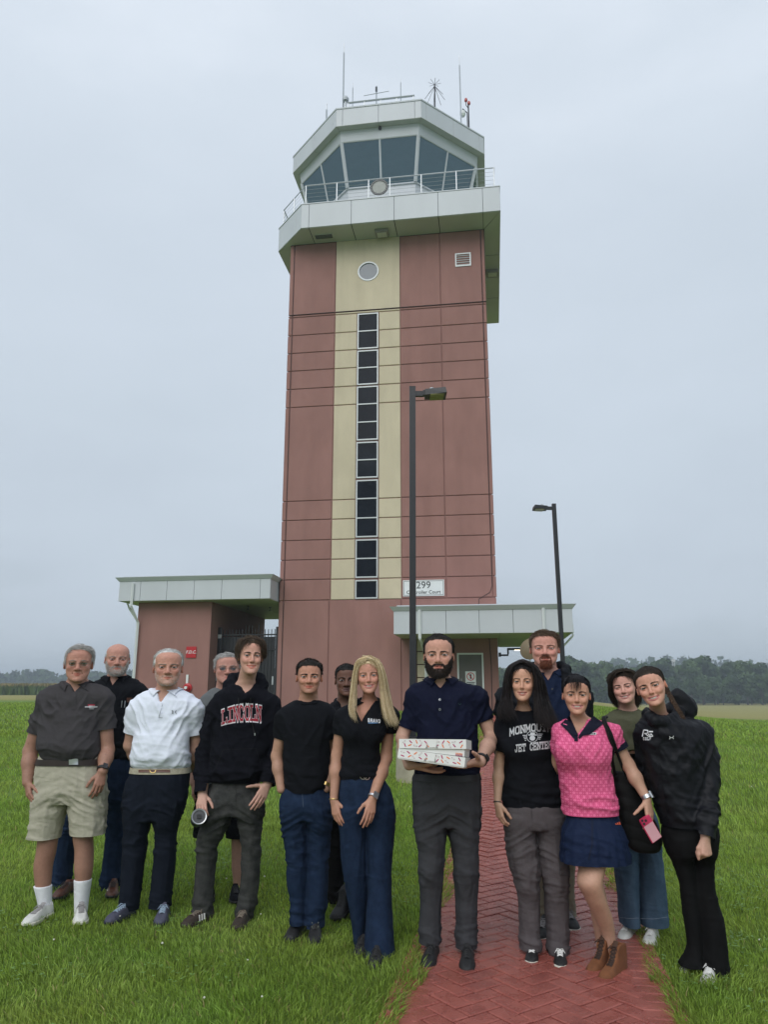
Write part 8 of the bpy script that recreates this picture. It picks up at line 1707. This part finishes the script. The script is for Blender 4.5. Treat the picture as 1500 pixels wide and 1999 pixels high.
p13 = person(dict(key='p13', D=5.15, seed=13, label='person in olive green tee and wide light blue jeans', head=(1218, 1309, 1373, 23), rot=(-9, 2, -6), neck=(1226, 1388, 14.5), hdy=-.06,
 skin=(.54, .335, .27), ruddy=.8, lipc=(.42, .18, .16), face=dict(smile=1.0, teeth=.7, open=.010, nose=.95, jaw=.9, cheek=1.1, fat=.03, brow=.7), iris=(.04, .03, .02),
 hair=dict(col=(.018, .012, .009), col2=(.055, .038, .026), thick=.045, side=.8, tpl=.02, vol=.02, comb=comb_part, L=.2, lift=.1, n=700, r=.0013, mess=.4, zmin=.15), locks=locks13, brow=dict(n=90, th=.012),
 arms=[dict(p=[(1192, 1416, 0), (1188, 1480, .02), (1230, 1502, -.08)], r=[11, 10, 8], skin=False, sleeve=dict(r=(15, 14, 12))), dict(p=[(1260, 1416, 0), (1268, 1478, .02), (1246, 1490, -.10)], r=[11, 10, 8], skin=False, sleeve=dict(r=(15, 14, 12)))],
 top=dict(out=1, m=cloth('olive_cotton', (.090, .092, .058), .9, .1, .3), kind='tee', name='tee_shirt', rows=[(1384, 1206, 1246, .06, .01), (1392, 1192, 1260, .08, .01), (1402, 1182, 1270, .10), (1425, 1180, 1272, .11), (1470, 1186, 1268, .115), (1530, 1190, 1268, .115), (1575, 1192, 1272, .115)], neck=dict(hole=(1226, 1384, 19))),
 bot=dict(m=C_LJEAN, kind='flare', name='wide_jeans', rows=[(1560, 1194, 1270, .115), (1600, 1192, 1284, .13), (1640, 1196, 1290, .12)], legs=[[(1610, 1193, 1242, .12), (1660, 1198, 1246), (1700, 1200, 1247, .10), (1760, 1208, 1249, .105), (1803, 1211, 1250, .115)], [(1610, 1238, 1287, .12), (1660, 1244, 1293), (1700, 1246, 1297, .10), (1760, 1248, 1303, .105), (1803, 1249, 1306, .115)]]),
 shoes=[dict(toe=(1215, 1843), ang=196, kind='chunky', cols=(S_WHT, S_SOLEW, S_LACEW), L=.27), dict(toe=(1266, 1853), ang=190, kind='chunky', cols=(S_WHT, S_SOLEW, S_LACEW), L=.27)]))
decal(line_px([(1212, 1791), (1230, 1793), (1248, 1792)], .9, 6) + line_px([(1251, 1793), (1278, 1794), (1304, 1790)], .9, 6), p13['pb'], .003, 'hem_seam', mat('seam_pale', (.22, .27, .34), .8), p13['po'], p13['base'])
# black rain jacket
def locks14(h, s, J, D):
    c, c2 = (.020, .013, .010), (.060, .040, .028); n = 3; t = np.linspace(0, 1, 22); path = np.array(px3(D, (1300, 1342, -.06), (1308, 1356, -.09), (1316, 1370, -.13), (1326, 1386, -.16), (1336, 1402, -.18))); tt = np.linspace(0, 1, 5); C_ = np.stack([pchip(tt, path[:, i], t) for i in range(3)], 1)
    S = []; r = np.random.default_rng(3)
    for k in range(3):
        for j in range(26):
            ph = 2 * math.pi * (t * 4 + k / 3); w = .011 * (1 - .35 * t); o = np.stack([np.sin(ph) * w, -.006 * np.cos(2 * ph), .004 * np.sin(2 * ph)], 1); S.append(C_ + o + r.normal(0, .0026, 3))
    V, Q = strands(np.array(S), .0016, .6, 4); cc = np.repeat(r.uniform(0, 1, len(S)), 66)[:, None]; J.add(V, Q, np.array([.035, .022, .015]) * (1 - cc) + np.array([.12, .075, .05]) * cc)
C_SHELL = cloth('black_shell_fabric', (.0070, .0076, .0105), .5, .06, .1, 300, spec=.16, wr=.22)
p14 = person(dict(key='p14', D=4.55, seed=14, label='woman with braid in black GOLF rain jacket, tilting her head', head=(1272, 1302, 1378, 27.5), rot=(-16, 3, -9), neck=(1288, 1398, 14), hdy=-.08,
 skin=(.52, .31, .23), ruddy=.8, lash=.7, lipc=(.44, .17, .15), face=dict(smile=1.0, teeth=.85, open=.015, nose=.88, jaw=.86, brow=.6), iris=(.04, .03, .018),
 hair=dict(col=(.020, .013, .010), col2=(.058, .040, .028), thick=.024, tpl=.02, rimk=.22, noise=.03, comb=comb_back, L=.16, lift=.01, n=1500, k=5, r=.0010, mess=.12, zmin=.22, rec=-.01), locks=locks14, brow=dict(n=110, th=.013),
 arms=[dict(p=[(1258, 1430, .03), (1262, 1500, .10), (1290, 1560, .12)], r=[12, 10, 8], skin=False, sleeve=dict(r=(17, 15, 13))), dict(p=[(1368, 1430, 0), (1384, 1525, -.05), (1378, 1636, -.17)], r=[13, 11, 8.5], **{'from': 1}, sleeve=dict(r=(24, 22, 16.5)), hand=dict(tip=(1382, 1680, -.20), n=(.3, -.9, .1), th=(-1, -.2, 0), curl=(70, 85, 45), tc=(30, 40, 20), sc=.95))],
 top=dict(out=1, m=C_SHELL, kind='jacket', name='rain_jacket', inset=-.055, rcs=[([(1272, 1400, -.05), (1266, 1394, .02), (1280, 1386, .09), (1310, 1384, .10), (1326, 1392, .04), (1316, 1402, -.04), (1296, 1408, -.10), (1280, 1406, -.10), (1272, 1400, -.05)], 9, .02)], extra=[(1342, 1382, .08, (.062, .045, .075), .05), (1324, 1362, .085, (.045, .04, .05), .04)],
  rows=[(1396, 1262, 1322, .075, .02), (1404, 1252, 1344, .10, .01), (1416, 1247, 1366, .12), (1440, 1246, 1382, .135), (1480, 1254, 1378, .14), (1520, 1264, 1378, .14), (1560, 1276, 1378, .14), (1600, 1289, 1382, .145), (1610, 1291, 1384, .145)], neck=dict(hole=(1292, 1394, 20))),
 bot=dict(m=cloth('black_flared_leggings', (.0065, .0065, .007), .8, .1, .15), kind='legging', rows=[(1595, 1296, 1396, .12), (1620, 1293, 1403, .13), (1650, 1299, 1401, .13), (1668, 1306, 1399, .12)], legs=[[(1630, 1294, 1352, .125), (1660, 1301, 1355, .12), (1690, 1316, 1356), (1730, 1328, 1360), (1770, 1332, 1365), (1800, 1337, 1368), (1840, 1342, 1371), (1865, 1336, 1372), (1884, 1327, 1373)], [(1630, 1344, 1404, .125), (1660, 1345, 1400, .12), (1690, 1352, 1396), (1730, 1354, 1396), (1755, 1356, 1402), (1800, 1364, 1415), (1840, 1368, 1420), (1880, 1367, 1424), (1912, 1364, 1427)]]),
 shoes=[dict(toe=(1336, 1899), ang=200, kind='chunky', sink=.02, cols=(S_WHT, S_SOLEW, S_LACEW), L=.26), dict(toe=(1380, 1924), ang=190, kind='chunky', sink=.02, cols=(S_WHT, S_SOLEW, S_LACEW), L=.26)]))
def finish14(s):
    e, base, D, tb = s['e'], s['base'], s['D'], s['tb']; W_ = MATS['print_white']
    decal(line_px([(1255, 1438), (1258, 1425), (1266, 1426), (1266, 1431), (1259, 1432)], 2.0, 3) + line_px([(1261, 1432), (1268, 1438), (1276, 1437)], 1.8, 3) + [quad(1268, 1427, 1276, 1429.5, 3, 1)] + line_px([(1266, 1437), (1268, 1432), (1270, 1437), (1272, 1432), (1275, 1436)], 1.5, 2), tb, .004, 'chest_emblem', W_, s['so'], base)
    decal(word('GOLF', lambda u, v: (1256 + 17 * u, 1444.5 - v * 4.6), .26, .4, 2), tb, .004, 'chest_lettering', W_, s['so'], base)
    decal(line_px([(1308, 1437), (1309.5, 1440), (1308, 1443)], 1.5, 2) + line_px([(1316, 1436.5), (1314.5, 1439.5), (1316, 1442.5)], 1.5, 2) + line_px([(1309, 1440), (1315, 1439.5)], 1.6, 2), tb, .004, 'chest_emblem', W_, s['so'], base)
    zl = [(1282, 1408), (1283, 1440), (1286, 1480), (1290, 1520), (1296, 1560), (1302, 1604)]
    decal(line_px(zl, 7, 10), tb, .008, 'storm_flap', C_SHELL, s['so'], base)
finish14(p14)
# ---------------------------------------------------------------- things that are carried
def donut_boxes():
    M_CARD = mat('white_card', (.74, .74, .72), .6, .03); M_OR = mat('print_orange', (.78, .17, .03), .6); M_MG = mat('print_magenta', (.42, .02, .12), .6); M_LN = mat('print_outline', (.30, .10, .12), .6)
    psi, tilt = math.radians(13), math.radians(5)
    def frame(roll): 
        x = np.array([math.cos(psi) * math.cos(roll), -math.sin(psi), -math.sin(roll)]); x /= np.linalg.norm(x); y = np.array([math.sin(psi), math.cos(psi) * math.cos(tilt), -math.sin(tilt)]); y -= x * (x @ y); y /= np.linalg.norm(y); return np.stack([x, y, np.cross(x, y)], 1)
    def box(o, R_, w, d, h, name, m, par, base, t=.0):
        mb = MB(); mb.box(0, w, 0, d, 0, h); mb.V = [tuple(np.array(v) @ R_.T + o - base) for v in mb.V]; return mb.build(name, m, par)
    rnd = random.Random(4)
    def sprinkles(o, R_, w, h, par, base, cut):
        k = 0
        for i in range(13):
            for j in range(2):
                x = w * (.04 + .92 * (i + .5 + rnd.uniform(-.2, .2)) / 11); z = h * (.28 + .46 * j + rnd.uniform(-.08, .08)); a = rnd.uniform(-1.2, 1.2); k += 1; kind = k % 3; L, r = .0080, .0029
                pts = [(L * math.cos(t) * .0 + math.copysign(L, c_) * 1 + r * math.cos(t), r * math.sin(t)) for t in np.linspace(-math.pi / 2, math.pi / 2, 5) for c_ in (1,)] + [(-L + r * math.cos(t), r * math.sin(t)) for t in np.linspace(math.pi / 2, 3 * math.pi / 2, 5)]
                ca, sa = math.cos(a), math.sin(a)
                if x < .016 or x > w - .016: continue
                z = min(max(z, .014), h - .014)
                P3 = [(x + p * ca - q * sa, -.0012, z + p * sa + q * ca) for p, q in pts]
                def put(P, y_, m, nm):
                    me = bpy.data.meshes.new(nm); me.from_pydata([tuple(np.array((p[0], y_, p[2])) @ R_.T + o - base) for p in P], [], [tuple(range(len(P)))]); me.update(); link(nm, me, m, par)
                put(P3, -.0012, (M_OR, M_MG, M_LN)[kind], 'sprinkle_print')
                if kind == 2: c = np.array([x, 0, z]); put([tuple(c + (np.array(p) - c) * np.array([.78, 1, .78])) for p in P3], -.0018, M_CARD, 'sprinkle_print')
    Yf = 4.37
    for which in ('lower', 'upper'):
        if which == 'lower': o = at_y(776, 1481, Yf); R_ = frame(math.radians(6.5)); R2 = R_
        else: o = at_y(777.5, 1460.6, Yf + .004); R_ = frame(math.radians(6.0)); R2 = frame(math.radians(-0.3))
        base = o.copy(); e = empty('donut_box', tuple(base)); tag(e, {'lower': 'lower white donut box with sprinkle print in the stack of two', 'upper': 'upper white donut box with sprinkle print, lid slightly lifted'}[which], 'box', 'donut boxes held by the man')
        w, d = .378, .26
        tray = box(o + R_ @ np.array([.004, .004, 0]), R_, w - .008, d - .008, .046, 'tray', M_CARD, e, base)
        lo = o + R_ @ np.array([0, 0, .006]) if which == 'lower' else at_y(779.5, 1460.6, Yf - .002)
        lid = box(lo, R2, w, d, .050, 'lid', M_CARD, e, base); sprinkles(lo, R2, w, .050, lid, base, None)
        # folded front tab
        mb = MB(); mb.add([(.165, -.004, .05), (.215, -.004, .05), (.21, -.004, .006), (.172, -.004, .006), (.165, -.001, .05), (.215, -.001, .05), (.21, -.001, .006), (.172, -.001, .006)], [(0, 1, 2, 3), (7, 6, 5, 4), (0, 4, 5, 1), (1, 5, 6, 2), (2, 6, 7, 3), (3, 7, 4, 0)]); mb.V = [tuple(np.array(v) @ R2.T + lo - base) for v in mb.V]; mb.build('front_tab', M_CARD, e)
        for x0_ in (.150, .222):
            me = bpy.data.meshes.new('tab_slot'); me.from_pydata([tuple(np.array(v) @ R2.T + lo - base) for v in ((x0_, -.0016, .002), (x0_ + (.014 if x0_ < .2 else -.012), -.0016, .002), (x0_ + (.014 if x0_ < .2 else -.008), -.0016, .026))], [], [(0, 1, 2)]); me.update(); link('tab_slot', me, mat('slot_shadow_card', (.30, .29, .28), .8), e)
        if which == 'upper':
            for k, tx in enumerate(('DUNKIN', 'DONUTS')):
                t = text_obj('box_lettering', tx, .0095, (M_OR, M_MG)[k], tray, .0002, .0004); M4 = Matrix.Identity(4); q = R_ @ np.array([.345, -.0012, .012 - .0085 * k]) + o - base
                B = np.stack([R_[:, 0], R_[:, 2], -R_[:, 1]], 1)
                for i in range(3):
                    for j in range(3): M4[i][j] = B[i, j]
                    M4[i][3] = q[i]
                t.matrix_local = M4
donut_boxes()
def tote(D=4.62):
    rows = [(1506, 1200, 1228, .05), (1515, 1198, 1236, .058), (1545, 1201, 1250, .062), (1585, 1208, 1270, .065), (1620, 1216, 1288, .066), (1645, 1224, 1293, .062), (1660, 1236, 1286, .045), (1664, 1242, 1278, .03)]
    R_ = rows_m(rows, D + .06); V, Q = field_mesh([('U', P_loft(R_, 2.6), 0)], .008, sm=2); N = vnormals(V, Q); zz = V[:, 2] + .25 * (V[:, 0] - R_[0][1]); V = V + N * (.006 * np.abs(np.sin(zz * 42)) ** .5 - .004 + .006 * (vn3(V * 14, 3) - .5))[:, None]
    base = at_y(1255, 1660, D + .06); e = empty('tote_bag', tuple(base)); tag(e, 'black quilted tote bag hanging from the pink polo shoulder', 'bag'); link('bag_body', mesh_np('bag_body', V - base, Q), cloth('black_quilted_nylon', (.011, .011, .0115), .6, .1, .15), e)
    tb = PEOPLE['p12']['tb']
    for off, dx in ((0, 0), (1, 9)):
        pts = [(1202 + dx * 2.2, 1512, .02), (1195 + dx * 1.6, 1480, -.06), (1186 + dx, 1440, -.10), (1179 + dx * .5, 1412, -.09), (1178 + dx * .4, 1401, -.03), (1182 + dx * .4, 1400, .05)]; P = push_out([at_y(x, y, D + dy) for x, y, dy in pts], tb, .008)
        t = np.linspace(0, 1, len(P)); tt = np.linspace(0, 1, 24); C_ = np.stack([pchip(t, P[:, i], tt) for i in range(3)], 1); C_ = push_out(C_, tb, .007); mb = MB(); mb.tube([tuple(p) for p in C_], .009, 6); obj_mb('strap', mb, MATS['black_quilted_nylon'], e, base)
tote()
def phone(D=4.60):
    c = at_y(1271, 1618, D - .13); R_ = rotm(math.radians(-28), 'y') @ rotm(math.radians(12), 'z'); e = empty('phone', tuple(c)); tag(e, 'pink phone held low in the hand of the pink polo woman', 'phone')
    mb = MB(); mb.box(-.036, .036, -.005, .005, -.068, .070); mb.V = [tuple(R_ @ np.array(v)) for v in mb.V]; o = mb.build('case', mat('hot_pink_case', (.55, .025, .10), .4), e)
    bv = o.modifiers.new('round', 'BEVEL'); bv.width = .006; bv.segments = 3
    def pl(x0, x1, z0, z1, y0, y1, nm, m):
        mb = MB(); mb.box(x0, x1, y0, y1, z0, z1); mb.V = [tuple(R_ @ np.array(v)) for v in mb.V]; mb.build(nm, m, o)
    pl(-.032, .032, -.064, .028, -.0062, -.0052, 'back_plate', mat('pale_pink_back', (.62, .32, .36), .35)); pl(-.034, .008, .032, .074, -.008, -.0052, 'camera_plate', mat('camera_pink', (.48, .02, .08), .3))
    for x, z in ((-.023, .062), (-.023, .043), (-.004, .052)):
        mb = MB(); mb.lathe([(0, 0), (.007, 0), (.007, .003), (0, .003)], n=14); mb.V = [tuple(R_ @ (np.array([v[0] + x, -v[2] - .008, v[1] + z]))) for v in mb.V]; mb.build('camera_lens', C_RUB, o)
phone()
# ---------------------------------------------------------------- moist air
hz = MB().box(-1700, 1700, -40, 2200, -4.6, 36).build('haze', None)
tag(hz, kind='stuff')
mh = bpy.data.materials.new('moist_air'); mh.use_nodes = True; n_, l_ = mh.node_tree.nodes, mh.node_tree.links
n_.remove(n_['Principled BSDF']); pv = n_.new('ShaderNodeVolumePrincipled'); pv.inputs['Color'].default_value = (0.80, 0.90, 1.0, 1); pv.inputs['Density'].default_value = 0.0009; pv.inputs['Anisotropy'].default_value = 0.2
l_.new(pv.outputs[0], n_['Material Output'].inputs['Volume']); hz.data.materials.append(mh)
